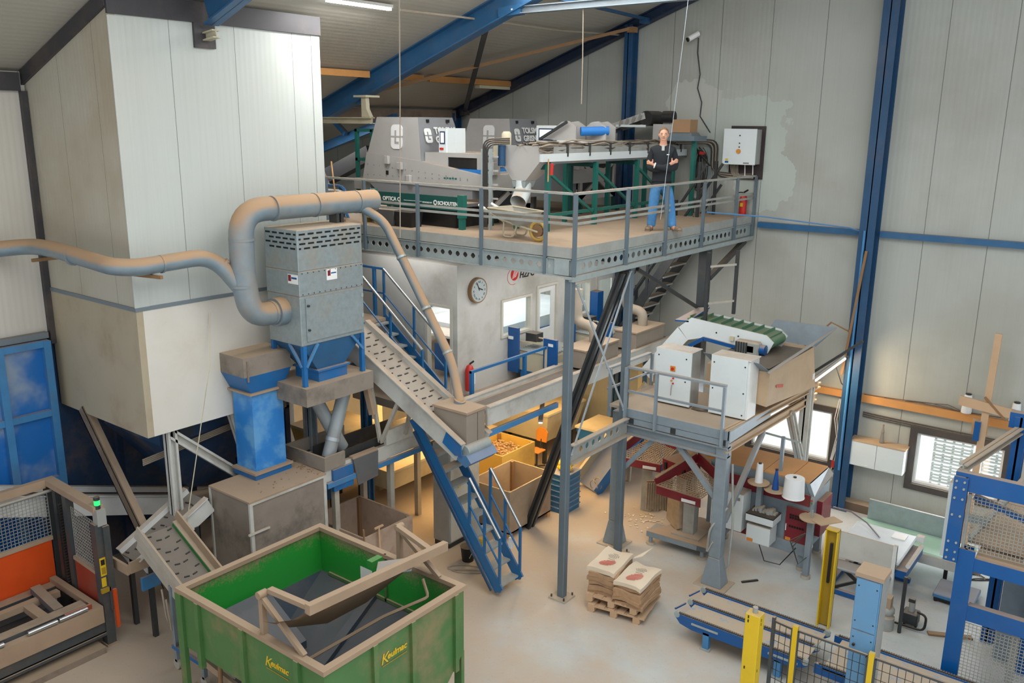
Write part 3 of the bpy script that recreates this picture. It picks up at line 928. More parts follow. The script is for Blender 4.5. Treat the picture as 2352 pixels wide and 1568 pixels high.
def rail(name, label, pts, mids, m_top='galv_dusty', m_post='galv_post', top=6.95, low=5.66, end=None):
    a, b = V(pts[0]), V(pts[-1])
    t = thing(name, label, 'railing', V((pts[0][0], pts[0][1], DZ)))
    d = (b - a).normalized()
    n = V((d.y, -d.x, 0))
    e0, e1 = end or (0, 0)
    MB().bar(a - d*e0 + V((0, 0, top)), b + d*e1 + V((0, 0, top)), .09, .035).build('top_rail', m_top, t)
    for z in mids:
        MB().bar(a - d*e0*.3 + V((0, 0, z)), b + d*e1 + V((0, 0, z)), .03, .04).build('middle_rail', m_top, t)
    for p in pts:
        q = V((p[0], p[1], 0)) + n * .055
        MB().bar(q + V((0, 0, low)), q + V((0, 0, top)), .06, .045, d).build('post', m_post, t)
    return t
rail('guard_rail', 'galvanised guard rail along the deck edge that faces the sorting machines', [(x, DY, 0) for x in (-13.3, -12.24, -10.87, -9.4, -8.07)], (6.57, 6.48), end=(.08, .5))
rail('guard_rail', 'galvanised guard rail along the deck edge in front of the man', [(DX, y, 0) for y in (DY - .03, 12.98, 14.38, 15.9, 17.45, 18.42)], (6.57, 6.48), end=(0, .05))
fe = thing('fire_extinguisher', 'red fire extinguisher at the end of the deck below the control cabinet', 'fire extinguisher', (-7.74, 18.3, DZ), 'fire extinguishers')
MB().lathe((-7.76, 18.36, DZ), [(.075, 0), (.08, .02), (.08, .38), (.06, .44), (.025, .47)], 14).build('cylinder', 'red', fe, True)
MB().box(-7.79, -7.73, 18.27, 18.285, DZ + .2, DZ + .28).build('label_sticker', 'yellow', fe)
MB().bar((-7.76, 18.36, DZ + .5), (-7.66, 18.34, DZ + .56), .03, .03).build('handle', 'black', fe)
MB().tube(fillet([(-7.78, 18.36, DZ + .5), (-7.9, 18.36, DZ + .5), (-7.92, 18.34, DZ + .05)], .12, 4), .014, 6).build('hose', 'black', fe)

# ------------------------------------------------------------------ optical sorters
SY = 12.72
def mark(org, xd, yd, s, back, parent):
    """rounded two-part mark: white block with a cross gap and a hooked cut"""
    def arc(cx, cy, r, a0, a1, n=5):
        return [(cx + r*math.cos(math.radians(a0 + (a1-a0)*i/n)), cy + r*math.sin(math.radians(a0 + (a1-a0)*i/n))) for i in range(n+1)]
    w, h, r = .64, .95, .36
    o = arc(w - r, h - r, r, 0, 90) + arc(-w + r, h - r, r, 90, 180) + arc(-w + r, -h + r, r, 180, 270) + arc(w - r, -h + r, r, 270, 360)
    sc = lambda p: [(x*s, y*s) for x, y in p]
    lo = flat([sc(o)], org, xd, yd, .012).build('logo', 'white', parent)
    cut = [[(-w, -.05), (w, -.05), (w, .07), (-w, .07)], [(-.2, .05), (-.02, .05), (-.02, .5), (-.2, .5)], [(-.2, -.05), (-.02, -.05), (-.02, -.45), (-.2, -.45)], [(-.2, -.55), (.28, -.55), (.28, -.38), (-.2, -.38)]]
    flat([sc(c) for c in cut], org, xd, yd, .018).build('logo_gap', back, lo)

def sorter(label):
    y0 = SY
    t = thing('optical_sorter', label, 'sorting machine', (-12, y0, DZ), 'grey sorting machines')
    # hood: front face looks along -y, right face slants outwards
    mb = MB()
    f = [(-13.58, y0, 7.36), (-12.06, y0, 7.26), (-12.16, y0 + .03, 8.1), (-13.3, y0 + .03, 8.1)]
    b = [(-13.58, y0 + 1.2, 7.3), (-12.06, y0 + 1.35, 7.26), (-12.2, y0 + 1.08, 8.1), (-13.3, y0 + 1.08, 8.1)]
    mb.add(f + b, [(0, 1, 2, 3), (5, 4, 7, 6), (4, 0, 3, 7), (3, 2, 6, 7), (1, 0, 4, 5)])
    mb.build('hood', 'machine_grey', t)
    mb = MB(); mb.prism([f[1], b[1], b[2], f[2]], (.006, 0, .002)); mb.build('hood_door', 'machine_dark', t)
    for yy in (y0 + .25, y0 + .85):
        MB().box(-12.17, -12.13, yy, yy + .07, 8.0, 8.06).build('door_latch', 'black', t)
    # body: tapering side plate and rear part
    side = [(-13.72, y0 - .02, 6.83), (-10.47, y0 - .02, 6.77), (-10.47, y0 - .02, 7.05), (-12.1, y0 - .02, 7.27), (-13.58, y0 - .02, 7.4)]
    MB().prism(side, (0, .04, 0)).build('side_plate', 'machine_grey', t)
    mb = MB(); mb.prism([(x, y0 + .03, z) for x, _, z in side], (0, 1.3, 0)); mb.build('body', 'machine_grey', t)
    MB().prism([(-13.6, y0, 6.83), (-10.75, y0, 6.78), (-10.75, y0, 6.6), (-13.2, y0, 6.55)], (0, 1.3, 0)).build('belly', 'machine_dark', t)
    # outlet box with curtain and belt
    mb = MB(); mb.box(-12.05, -10.62, y0 + .1, y0 + 1.3, 7.36, 7.44); mb.box(-12.05, -11.45, y0 + .1, y0 + 1.3, 7.08, 7.36); mb.box(-10.72, -10.62, y0 + .1, y0 + .2, 7.05, 7.36); mb.box(-10.72, -10.62, y0 + 1.2, y0 + 1.3, 7.05, 7.36)
    mb.build('outlet_box', 'machine_grey', t)
    MB().box(-11.45, -10.68, y0 + .12, y0 + .14, 7.16, 7.36).build('brush_curtain', 'black', t)
    MB().box(-11.44, -10.6, y0 + .08, y0 + 1.2, 7.06, 7.15).build('belt', 'belt_blue', t)
    MB().box(-10.62, -10.4, y0 + .2, y0 + .4, 7.06, 7.28).build('motor_box', 'machine_grey', t)
    MB().box(-10.5, -10.44, y0 + .19, y0 + .2, 7.17, 7.23).build('warning_sticker', 'yellow', t)
    for x, z, w, h in ((-13.0, 7.18, .12, .17), (-12.65, 7.08, .13, .15), (-12.4, 6.83, .12, .16)):
        MB().box(x, x + w, y0 - .1, y0 - .02, z, z + h).build('cover_box', 'machine_grey', t, bevel=.012)
    MB().box(-13.02, -12.95, y0 - .03, y0 - .02, 6.97, 7.05).build('handle_recess', 'black', t)
    mb = MB()
    for i in range(16):
        x = -13.55 + i * .18
        mb.cyl((x, y0 - .03, 7.16 - .025*i*.5), (x, y0 - .02, 7.16 - .025*i*.5), .012, 6)
        mb.cyl((x, y0 - .03, 6.95), (x, y0 - .02, 6.95), .012, 6)
    mb.build('bolt_row', 'machine_dark', t)
    # marks
    mark((-12.72, y0 + .008, 7.72), (1, 0, 0), (0, .03, .8), .25, 'machine_grey', t)
    hd = V((.0, 1, 0)); hu = (V(b[2]) - V(b[1]) + V(f[2]) - V(f[1])).normalized()
    mark(V((-12.098, y0 + .25, 7.75)), hd, hu, .15, 'machine_dark', t)
    text('lettering', 'TOLSMA\nGRISNICH', .175, (-12.085, y0 + .43, 7.79), hd, hu, 'white', t, .004, 0, .006)
    mb = MB()
    for i in range(5):
        mb.box(-11.45 + .07*i, -11.4 + .07*i, y0 - .024, y0 - .02, 6.95 + .008*(i % 2), 6.985)
    mb.build('printed_mark', 'teal', t)
    # stand
    for x in (-13.2, -11.9, -10.9):
        MB().box(x, x + .1, y0 + .5, y0 + .6, DZ, 6.62).build('leg', 'machine_dark', t)
    return t
s1 = sorter('grey optical sorter nearest to the white bunker, whole white mark visible')
# teal beam with writing hangs in front of the first one only
tb = thing('conveyor_frame', 'dark teal conveyor side plate with white writing in front of the first grey sorter', 'conveyor', (-12, 12.3, DZ))
MB().box(-12.72, -10.5, 12.18, 12.24, 6.42, 6.68).build('side_plate', 'teal_dark', tb)
MB().box(-12.72, -10.5, 12.24, 12.66, 6.5, 6.56).build('belt', 'rubber', tb)
for x in (-12.95, -10.62):
    l = MB().box(x, x + .13, 12.14, 12.26, 6.25 if x < -12 else 6.3, 6.72).build('end_bracket', 'teal', tb)
    MB().box(x + .02, x + .11, 12.15, 12.25, DZ, 6.3).build('leg', 'teal', tb)
MB().tube([(-12.86, 12.1, 6.75), (-12.84, 12.1, 6.4), (-12.8, 12.14, 6.12)], .012, 6).build('hose', 'belt_blue', tb)
text('lettering', 'OPTICA Q', .105, (-12.6, 12.178, 6.52), (1, 0, 0), (0, 0, 1), 'white', tb, .003, 0, .003)
MB().box(-12.02, -11.55, 12.174, 12.18, 6.545, 6.553).build('printed_line', 'white', tb)
text('lettering', 'POWERED BY', .04, (-11.53, 12.178, 6.525), (1, 0, 0), (0, 0, 1), 'white', tb, .003)
text('lettering', 'SCHOUTEN', .095, (-11.14, 12.178, 6.515), (1, 0, 0), (0, 0, 1), 'white', tb, .003, 0, .003)
mb = MB()
for k in range(10):
    a, b = 2*PI*k/10, 2*PI*(k+.8)/10
    mb.prism([(-11.2 + r*math.cos(q), 12.178, 6.55 + r*math.sin(q)) for r, q in ((.025, a), (.05, a), (.05, b), (.025, b))], (0, -.004, 0))
mb.build('logo', 'white', tb)
MB().box(-12.6, -10.8, 12.3, 13.6, DZ, 6.38).build('chute_below', 'black', tb)
s2 = dup(s1, (0, 2.9, 0), 'grey optical sorter standing behind the first, half hidden by the funnel')
# operator panels
def kiosk(label, x0, x1, y, z0, z1, side):
    t = thing('operator_panel', label, 'control panel', ((x0+x1)/2, y, z0), 'operator panels')
    MB().box(x0, x1, y, y + .28, z0, z1).build('housing', 'white_cab', t, bevel=.01)
    s = MB().box(x0 + side[0], x1 - side[1], y - .008, y, z0 + side[2], z1 - side[3]).build('screen_rim', 'screen_rim', t)
    MB().box(x0 + side[0] + .025, x1 - side[1] - .025, y - .012, y - .008, z0 + side[2] + .025, z1 - side[3] - .025).build('screen', 'screen', s)
    MB().box((x0+x1)/2 - .04, (x0+x1)/2 + .04, y + .1, y + .18, 7.0, z0).build('arm', 'machine_grey', t)
    return t
k1 = kiosk('white operator panel with upright screen in front of the first grey sorter', -11.76, -11.55, 12.9, 7.43, 7.9, (.04, .04, .17, .06))
MB().box(-11.55, -11.33, 12.92, 13.2, 7.43, 7.9).build('side_cabinet', 'white_cab', k1)
MB().box(-11.72, -11.63, 12.885, 12.9, 7.49, 7.53).build('red_button', 'red', k1)
k2 = kiosk('white operator panel with wide bright screen behind the funnel conveyor', -10.95, -10.45, 15, 7.62, 7.97, (.07, .07, .05, .06))
# teal frame at the far left of the deck
tf = thing('teal_frame', 'teal steel frame standing on the deck left of the first sorter', 'frame', (-14, 13, DZ))
for x, y in ((-14.25, 13.0), (-13.78, 13.0), (-14.25, 13.9), (-13.78, 13.9)):
    MB().box(x, x + .07, y, y + .07, DZ, 7.85).build('upright', 'teal', tf)
for z in (7.8, 7.2):
    MB().box(-14.25, -13.72, 13.0, 13.06, z, z + .06).build('cross_bar', 'teal', tf)
    MB().box(-14.25, -14.18, 13.0, 13.9, z, z + .06).build('cross_bar', 'teal', tf)
MB().box(-14.2, -13.7, 12.9, 13.5, 6.62, 6.85).build('box_panel', 'grey_side', tf)
bl = thing('feed_frame', 'blue painted feed frame at the bunker end of the deck', 'frame', (-13.8, 12, DZ))
for z in (6.72, 6.62, 6.3):
    MB().tube(fillet([(-14.9, 12.2, z), (-13.75, 12.2, z), (-13.6, 12.2, z - .3)], .15, 3), .03, 6).build('tube_rail', 'blue_rail' if z != 6.62 else 'white', bl)
for x in (-14.5, -13.9):
    MB().box(x, x + .06, 12.2, 12.3, DZ, 6.72).build('upright', 'navy', bl)
st = thing('broom', 'wooden broom handle leaning on the deck rail beside the bunker', 'broom', (-13.2, 11.5, DZ))
MB().cyl((-13.15, 11.5, DZ + .06), (-13.35, 11.55, 7.25), .016).build('handle', 'wood', st)
MB().box(-13.28, -13.0, 11.46, 11.56, DZ, DZ + .06).build('brush_head', 'wood_dark', st)
tk = thing('rubber_tub', 'stack of dark tubs under the teal plate on the deck', 'tub', (-12.0, 11.9, DZ))
MB().taper((-12.3, -11.9, 11.75, 12.05), DZ, (-12.35, -11.85, 11.72, 12.08), DZ + .3).build('tub', 'rubber', tk)
MB().taper((-11.85, -11.45, 11.78, 12.05), DZ, (-11.9, -11.42, 11.75, 12.08), DZ + .28).build('tub', 'black', tk)
mb = MB(); mb.box(-12.85, -12.42, 11.85, 12.05, DZ + .1, DZ + .16); mb.box(-12.85, -12.42, 11.85, 12.05, DZ + .2, DZ + .25); mb.box(-12.85, -12.78, 11.85, 12.05, DZ, DZ + .25); mb.box(-12.5, -12.42, 11.85, 12.05, DZ, DZ + .25)
solo(mb, 'wooden_trestle', 'yellow_old', 'small pale wooden trestle under the left end of the teal plate', 'trestle')

# ------------------------------------------------------------------ conveyor with funnel and cable tray on the deck
fc = thing('funnel_conveyor', 'long pale conveyor on teal legs with cable tray, ending in a funnel', 'conveyor', (-9.3, 15, DZ))
FY = 12.78
fun = MB(); fun.prism([(-10.1, FY, 7.62), (-9.26, FY, 7.62), (-9.26, FY, 7.32), (-9.55, FY, 7.0), (-9.85, FY, 7.0), (-10.1, FY, 7.3)], (0, .025, 0))
fun.taper((-9.84, -9.56, FY + .02, FY + .3), 6.98, (-10.08, -9.28, FY + .02, FY + .62), 7.32); fun.box(-10.1, -9.26, FY + .6, FY + .62, 7.32, 7.62)
fun.build('funnel', 'machine_grey', fc)
MB().tube(fillet([(-9.7, FY + .14, 7.0), (-9.7, FY + .14, 6.8), (-9.62, FY - .12, 6.62)], .1, 4), .15, 16, False).build('spout', 'white_cab', fc, True)
MB().taper((-9.84, -9.58, FY + .01, FY + .28), 6.88, (-9.86, -9.54, FY, FY + .3), 6.99).build('spout_collar', 'galv', fc)
mb = MB(); mb.box(-9.26, -9.2, FY + .02, 18.4, 7.34, 7.48); mb.box(-9.9, -9.84, FY + .3, 18.4, 7.34, 7.6)
mb.build('side_plate', 'white_cab', fc)
MB().box(-9.9, -9.2, FY + .3, 18.4, 7.3, 7.34).build('belt', 'rubber', fc)
MB().box(-9.3, -9.22, FY + .4, 18.3, 7.48, 7.6).build('cable_channel', 'galv_dusty', fc)
random.seed(5)
for k in range(16):
    x = (-9.3 - .05 * k) if k < 9 else -9.24
    zb = 7.63 if k < 9 else 7.52 + .025*(k - 9)
    pts = [(x + random.uniform(-.03, .03), FY - .05 + .35 * i + random.uniform(-.05, .05), zb + random.uniform(-.025, .05)) for i in range(16)]
    MB().tube(pts, .016, 5).build('cable', 'cable_pale' if k % 2 else 'cable', fc)
for k in range(7):
    MB().box(-9.24, -9.19, FY + .8 + .75*k, FY + .84 + .75*k, 7.42, 7.66).build('tray_clip', 'steel_dark', fc)
for y in (13.0, 14.6, 16.2, 17.8):
    MB().box(-9.28, -9.2, y, y + .08, DZ, 7.3).build('leg', 'teal', fc)
    MB().box(-9.98, -9.9, y, y + .08, DZ, 7.3).build('leg', 'teal', fc)
    MB().box(-9.9, -9.28, y, y + .06, 7.2, 7.28).build('cross_bar', 'teal_dark', fc)
for y in (13.05, 14.65, 16.25):
    MB().bar((-9.24, y, 7.15), (-9.24, y + 1.5, 6.35), .05, .05).build('brace', 'teal', fc)
MB().box(-9.26, -9.22, 13.0, 17.8, 6.35, 6.41).build('low_rail', 'teal', fc)
MB().cyl((-10.05, FY - .06, 7.25), (-10.05, FY - .06, 7.62), .07).build('motor', 'navy', fc, True)
MB().lathe((-10.07, FY + .1, 7.62), [(.09, 0), (.09, .2), (.06, .24)], 14).build('motor_cap', 'cream', fc, True)
MB().box(-10.28, -10.15, FY - .02, FY + .12, 7.42, 7.6).build('junction_box', 'cream', fc)
MB().cyl((-9.12, FY + .1, 7.0), (-9.12, FY + .1, 7.4), .012, 6).build('broom_stick', 'wood', fc)
MB().cyl((-9.05, FY + .1, 7.12), (-9.04, FY + .1, 7.32), .03, 8).build('red_handle', 'red', fc)
# vertical cable duct beside the funnel
vt = thing('cable_duct', 'upright grey cable duct arching over beside the funnel', 'cable duct', (-10.45, 12.6, DZ))
for k in range(4):
    MB().tube(fillet([(-10.3 + .03*k, 12.5, DZ + .05), (-10.3 + .03*k, 12.5, 7.72 - .03*k), (-9.85, 12.7, 7.74 - .03*k)], .16, 5), .014, 6).build('cable', 'cable', vt)
MB().box(-10.34, -10.31, 12.48, 12.54, DZ, 7.55).build('upright', 'galv', vt)
MB().box(-10.16, -10.12, 12.48, 12.54, DZ, 7.55).build('upright', 'galv', vt)
for k in range(5):
    MB().box(-10.31, -10.0, 12.53, 12.56, 6.4 + .25*k, 6.43 + .25*k).build('rung', 'machine_grey', vt)
# grey conveyor frames with cross-shaped cut-outs behind
def xframe(label, x, y0, y1, z0, z1):
    t = thing('braced_side_frame', label, 'frame', (x, (y0+y1)/2, DZ), 'grey frames with cross bracing')
    mb = MB()
    for a, b in ((y0, y0 + .1), (y1 - .1, y1)):
        mb.box(x, x + .05, a, b, z0, z1)
    mb.box(x, x + .05, y0, y1, z1 - .1, z1); mb.box(x, x + .05, y0, y1, z0, z0 + .1)
    mb.build('border_plate', 'machine_grey', t)
    mb = MB(); mb.bar((x + .025, y0, z0), (x + .025, y1, z1), .05, .09); mb.bar((x + .025, y0, z1), (x + .025, y1, z0), .05, .09)
    mb.build('cross_bracing', 'machine_grey', t)
    MB().box(x - .02, x, y0, y1, z0, z1).build('back_sheet', 'steel_dark', t)
    for y in (y0 + .05, y1 - .1):
        MB().box(x, x + .06, y, y + .06, DZ, z0).build('leg', 'teal_dark', t)
    return t
xframe('grey side frame with cross bracing below the spout on the deck', -10.6, 13.0, 14.3, 6.35, 7.1)
xframe('grey side frame with cross bracing behind the man on the deck', -10.6, 16.1, 17.6, 6.4, 7.25)
cvy = thing('grey_trunking', 'grey conveyor trunking between the two braced frames on the deck', 'conveyor', (-10.8, 15.2, DZ))
MB().box(-10.95, -10.65, 14.3, 16.1, 6.55, 7.25).build('side_plate', 'machine_dark', cvy)
MB().box(-10.8, -10.7, 14.4, 14.5, DZ, 6.55).build('leg', 'teal_dark', cvy)
MB().box(-10.8, -10.7, 15.9, 16.0, DZ, 6.55).build('leg', 'teal_dark', cvy)
# top conveyors above the cable tray
tc = thing('transfer_hopper', 'grey transfer hopper with blue roller above the cable tray', 'hopper', (-9.9, 15, 7.7))
for x, y in ((-10.2, 14.9), (-9.75, 15.3)):
    MB().prism([(x - .5, y, 7.7), (x + .3, y, 7.66), (x + .3, y, 7.95), (x + .12, y, 8.06), (x - .05, y, 8.04)], (0, .03, 0)).build('side_plate', 'machine_grey', tc)
    MB().prism([(x - .5, y + .35, 7.7), (x + .3, y + .35, 7.66), (x + .3, y + .35, 7.95), (x + .12, y + .35, 8.06), (x - .05, y + .35, 8.04)], (0, .03, 0)).build('side_plate', 'machine_grey', tc)
MB().cyl((-9.85, 15.0, 7.86), (-9.45, 15.4, 7.88), .09, 14).build('roller', 'belt_blue', tc, True)
MB().bar((-10.7, 14.8, 7.7), (-10.05, 14.8, 8.04), .05, .05).build('chute_edge', 'steel_dark', tc)
MB().box(-10.3, -9.3, 14.82, 15.75, 7.6, 7.68).build('base_frame', 'white_cab', tc)
MB().box(-10.3, -10.2, 15.2, 15.3, DZ, 7.6).build('leg', 'teal_dark', tc)
ic = thing('inclined_elevator', 'inclined conveyor head with dark drum rising behind the man', 'conveyor', (-10, 17.5, DZ))
MB().bar((-11.5, 17.4, 7.66), (-9.75, 17.4, 8.2), .05, .14).build('side_plate', 'machine_grey', ic)
MB().bar((-11.5, 17.9, 7.66), (-9.75, 17.9, 8.2), .05, .14).build('side_plate', 'machine_grey', ic)
MB().bar((-11.5, 17.65, 7.68), (-9.75, 17.65, 8.22), .45, .04).build('belt', 'black', ic)
MB().cyl((-9.72, 17.38, 8.14), (-9.72, 17.95, 8.14), .16, 16).build('head_drum', 'black', ic, True)
MB().cyl((-9.35, 17.5, 8.17), (-9.1, 17.5, 8.17), .13, 14).build('drum', 'black', ic, True)
for k in range(4):
    MB().bar((-10.35 + .16*k, 17.33, 7.97 + .045*k), (-10.3 + .16*k, 17.31, 8.09 + .045*k), .035, .04).build('tension_rod', 'galv_dusty', ic)
MB().box(-10.45, -9.7, 17.33, 17.36, 7.95, 8.0).build('gear_plate', 'white_cab', ic)
MB().box(-9.6, -9.08, 17.5, 17.9, 7.66, 8.02).build('outlet_hood', 'machine_grey', ic)
MB().box(-10.5, -10.42, 17.5, 17.58, DZ, 7.9).build('leg', 'navy_dark', ic)
solo(MB().box(-9.07, -8.66, 17.4, 17.75, 7.85, 8.12), 'cardboard_box', 'cardboard', 'brown cardboard box on top of the conveyor behind the man', 'box')
hp = thing('dusty_hood', 'low dusty grey hood under the cardboard box behind the man', 'hood', (-8.7, 17.6, 7.6))
MB().taper((-9.25, -8.6, 17.38, 17.82), 7.78, (-9.1, -8.64, 17.42, 17.78), 7.85).build('sloping_top', 'galv_post', hp)
MB().box(-9.35, -8.5, 17.3, 17.9, 7.68, 7.78).build('base_frame', 'galv_post', hp)
MB().box(-8.65, -8.57, 17.5, 17.6, DZ, 7.68).build('leg', 'teal', hp)

# wheelbarrow: tray points towards the wheel
wbw = thing('wheelbarrow', 'dusty metal wheelbarrow with a cream wheel on the deck below the spout', 'wheelbarrow', (-9, 12.0, DZ))
MB().add([(-9.35, 11.9, 6.32), (-8.9, 11.75, 6.32), (-8.85, 12.05, 6.32), (-9.3, 12.2, 6.32), (-9.62, 11.8, 6.58), (-8.72, 11.6, 6.57), (-8.62, 12.05, 6.57), (-9.5, 12.35, 6.58)], [(3, 2, 1, 0), (0, 1, 5, 4), (1, 2, 6, 5), (2, 3, 7, 6), (3, 0, 4, 7)]).build('tray', 'galv_dusty', wbw)
MB().tube([(-9.62, 11.8, 6.58), (-8.72, 11.6, 6.57), (-8.62, 12.05, 6.57), (-9.5, 12.35, 6.58), (-9.62, 11.8, 6.58)], .015, 6).build('tray_rim', 'cream', wbw)
for y, y2 in ((11.85, 11.72), (12.2, 11.86)):
    MB().tube([(-9.85, y + .02, 6.6), (-9.4, y, 6.4), (-8.95, y - .05, 6.32), (-8.5, y2, 6.26)], .018, 6).build('shaft', 'cream', wbw)
    MB().tube(fillet([(-9.3, y, 6.4), (-9.32, y, DZ + .02), (-9.1, y, DZ + .02), (-9.0, y - .02, 6.34)], .06, 3), .016, 6).build('leg', 'cream', wbw)
    MB().cyl((-9.88, y + .02, 6.61), (-9.74, y + .02, 6.55), .026, 8).build('grip', 'white', wbw)
w = MB().tube([(-8.52 + .15*math.cos(a), 11.78, 6.27 + .15*math.sin(a)) for a in [i*2*PI/18 for i in range(19)]], .035, 8).build('tyre', 'yellow_old', wbw, True)
MB().cyl((-8.52, 11.75, 6.27), (-8.52, 11.81, 6.27), .1, 12).build('hub', 'wood_dark', wbw)

# ------------------------------------------------------------------ the man
def man():
    t = thing('person', 'man in a dark zip sweater and blue jeans standing with folded arms on the deck', 'person', (0, 0, 0))
    def skin(name, m, pts, edges, root, sub=2):
        me = bpy.data.meshes.new(name)
        me.from_pydata([p[:3] for p in pts], edges, [])
        o = bpy.data.objects.new(name, me); COL.objects.link(o)
        k = o.modifiers.new('skin', 'SKIN')
        k.use_smooth_shade = True
        for i, p in enumerate(pts):
            v = me.skin_vertices[0].data[i]
            v.radius = (p[3], p[4] if len(p) > 4 else p[3])
            v.use_root = (i == root)
        s = o.modifiers.new('sub', 'SUBSURF'); s.levels = s.render_levels = sub
        dg = bpy.context.evaluated_depsgraph_get()
        me2 = bpy.data.meshes.new_from_object(o.evaluated_get(dg))
        bpy.data.objects.remove(o)
        me2.materials.clear(); me2.materials.append(M[m])
        for p in me2.polygons:
            p.use_smooth = True
        o = bpy.data.objects.new(name, me2); COL.objects.link(o); o.parent = t
        return o
    # local frame: x to the man's left as seen by us to the right, -y towards the camera, z up; height 1.86
    P = [(0, 0, .98, .1, .085), (0, 0, 1.15, .12, .09), (0, -.01, 1.36, .17, .11), (0, .01, 1.5, .08, .07), (0, 0, 1.58, .055, .06), (0, -.015, 1.66, .065, .08), (0, -.01, 1.75, .075, .095), (0, .0, 1.83, .055, .07)]
    E = [(i, i+1) for i in range(7)]
    n = len(P)
    def limb(start, pts):
        prev = start
        for p in pts:
            P.append(p); E.append((prev, len(P)-1)); prev = len(P)-1
        return prev
    # arms folded: right arm (image left) below, hand tucked on the upper arm
    la = limb(3, [(-.16, 0, 1.46, .06), (-.22, .01, 1.3, .05), (-.225, -.05, 1.15, .045), (-.1, -.2, 1.13, .038), (.02, -.215, 1.17, .028)])
    ra = limb(3, [(.16, 0, 1.46, .06), (.22, .01, 1.3, .05), (.225, -.05, 1.16, .045), (.08, -.21, 1.16, .038), (-.1, -.25, 1.19, .03), (-.17, -.25, 1.22, .026)])
    # legs apart
    limb(0, [(-.09, 0, .84, .08), (-.125, -.01, .52, .07), (-.15, 0, .1, .05), (-.17, -.1, .04, .04)])
    limb(0, [(.09, 0, .84, .08), (.17, -.02, .52, .07), (.23, 0, .1, .05), (.3, -.09, .04, .04)])
    # hands: visible right-image hand lies on the other upper arm
    def hand(root, base, d, up, s):
        d, up = V(d).normalized(), V(up).normalized()
        for k, L in enumerate((.07, .08, .075, .06)):
            b = V(base) + up * (.028 - .019*k)
            e1 = b + d * L * .55; e2 = b + d * L + V((0, .012, 0))
            limb(root, [(*e1, .011), (*e2, .009)])
        b = V(base) + up * .035 - d * .02
        limb(root, [(*(b + up * .02), .012), (*(b + up * .05 + d * .02), .01)])
    P.append((.185, -.215, 1.245, .028)); E.append((la, len(P)-1)); lh = len(P)-1
    hand(lh, (.21, -.21, 1.265), (.8, 0, .45), (-.45, 0, .8), 1)
    P.append((-.2, -.245, 1.225, .028)); E.append((ra, len(P)-1)); rh = len(P)-1
    hand(rh, (-.215, -.24, 1.235), (-.75, 0, .4), (.4, 0, .8), 1)
    skin('body', 'skin', P, E, 0)
    # head details on the continuous body
    mb = MB(); mb.ball((0, -.012, 1.735), .1, 16, (.82, .98, 1.2)); mb.ball((0, -.05, 1.665), .05, 12, (1.1, .9, .75)); mb.tube([(0, -.09, 1.76), (0, -.125, 1.715), (0, -.1, 1.708)], .014, 8, True, [.011, .017, .01])
    for s in (-1, 1):
        mb.ball((s*.085, 0, 1.73), .028, 8, (.4, .7, 1.1))
    mb.build('face', 'skin_face', t, True)
    for s in (-1, 1):
        MB().ball((s*.034, -.094, 1.742), .012, 8, (1.2, .5, .7)).build('eye', 'black', t, True)
        MB().bar((s*.018, -.1, 1.764), (s*.052, -.09, 1.765), .012, .01).build('eyebrow', 'hair', t)
    MB().bar((-.024, -.098, 1.682), (.024, -.098, 1.682), .01, .009).build('mouth', 'red_worn', t)
    mb = MB(); mb.ball((0, .012, 1.775), .1, 16, (.88, 1.0, .98))
    mb.v = [p if not (p.y < -.035 and p.z < 1.815) else V((p.x, -.03, max(p.z, 1.79))) for p in mb.v]
    mb.build('hair', 'hair', t, True)
    # clothes
    S = [(0, 0, .91, .188, .148), (0, 0, 1.0, .185, .145), (0, 0, 1.15, .185, .14), (0, -.01, 1.36, .205, .14), (0, .01, 1.48, .14, .1), (0, .0, 1.585, .08, .08)]
    SE = [(0, 1), (1, 2), (2, 3), (3, 4), (4, 5)]
    def sl(start, pts):
        prev = start
        for p in pts:
            S.append(p); SE.append((prev, len(S)-1)); prev = len(S)-1
    sl(4, [(-.17, .0, 1.455, .088), (-.225, .01, 1.29, .075), (-.23, -.06, 1.14, .068), (-.1, -.205, 1.125, .06), (.06, -.225, 1.175, .052), (.15, -.222, 1.215, .046)])
    sl(4, [(.17, .0, 1.455, .088), (.225, .01, 1.29, .075), (.23, -.06, 1.15, .068), (.09, -.235, 1.15, .06), (-.08, -.265, 1.175, .052), (-.14, -.26, 1.195, .046)])
    skin('sweater', 'sweater', S, SE, 1)
    MB().bar((0, -.118, 1.46), (0, -.075, 1.56), .05, .01, (0, -1, 0)).build('collar_opening', 'grey_side', t)
    MB().box(.07, .115, -.155, -.148, 1.385, 1.4).build('chest_mark', 'white', t)
    J = [(0, 0, .93, .175, .13), (-.095, 0, .84, .12), (-.125, -.01, .5, .1), (-.15, 0, .12, .088), (-.15, 0, .06, .09), (.095, 0, .84, .12), (.17, -.02, .5, .1), (.23, 0, .12, .088), (.235, 0, .06, .09), (0, 0, .99, .14, .11)]
    skin('jeans', 'jeans', J, [(0, 1), (1, 2), (2, 3), (3, 4), (0, 5), (5, 6), (6, 7), (7, 8), (0, 9)], 0)
    for x, dx in ((-.16, -.05), (.25, .12)):
        mb = MB(); mb.ball((x, .0, .05), .05, 10, (1, 1.1, 1)); mb.ball((x + dx, -.13, .04), .05, 10, (1.05, 1.3, .8)); mb.tube([(x, .02, .045), (x + dx*.6, -.08, .05), (x + dx, -.14, .04)], .052, 10); mb.bar((x, .06, .012), (x + dx*1.15, -.19, .012), .1, .024)
        mb.build('shoe', 'shoe', t, True)
    MB().tube([(-.135 + .04*math.cos(a)*.3, -.262 + .038*math.sin(a), 1.2 + .04*math.cos(a)) for a in [i*2*PI/12 for i in range(13)]], .013, 6).build('wristwatch', 'white', t, True)
    t.location = (-7.78, 14.6, DZ)
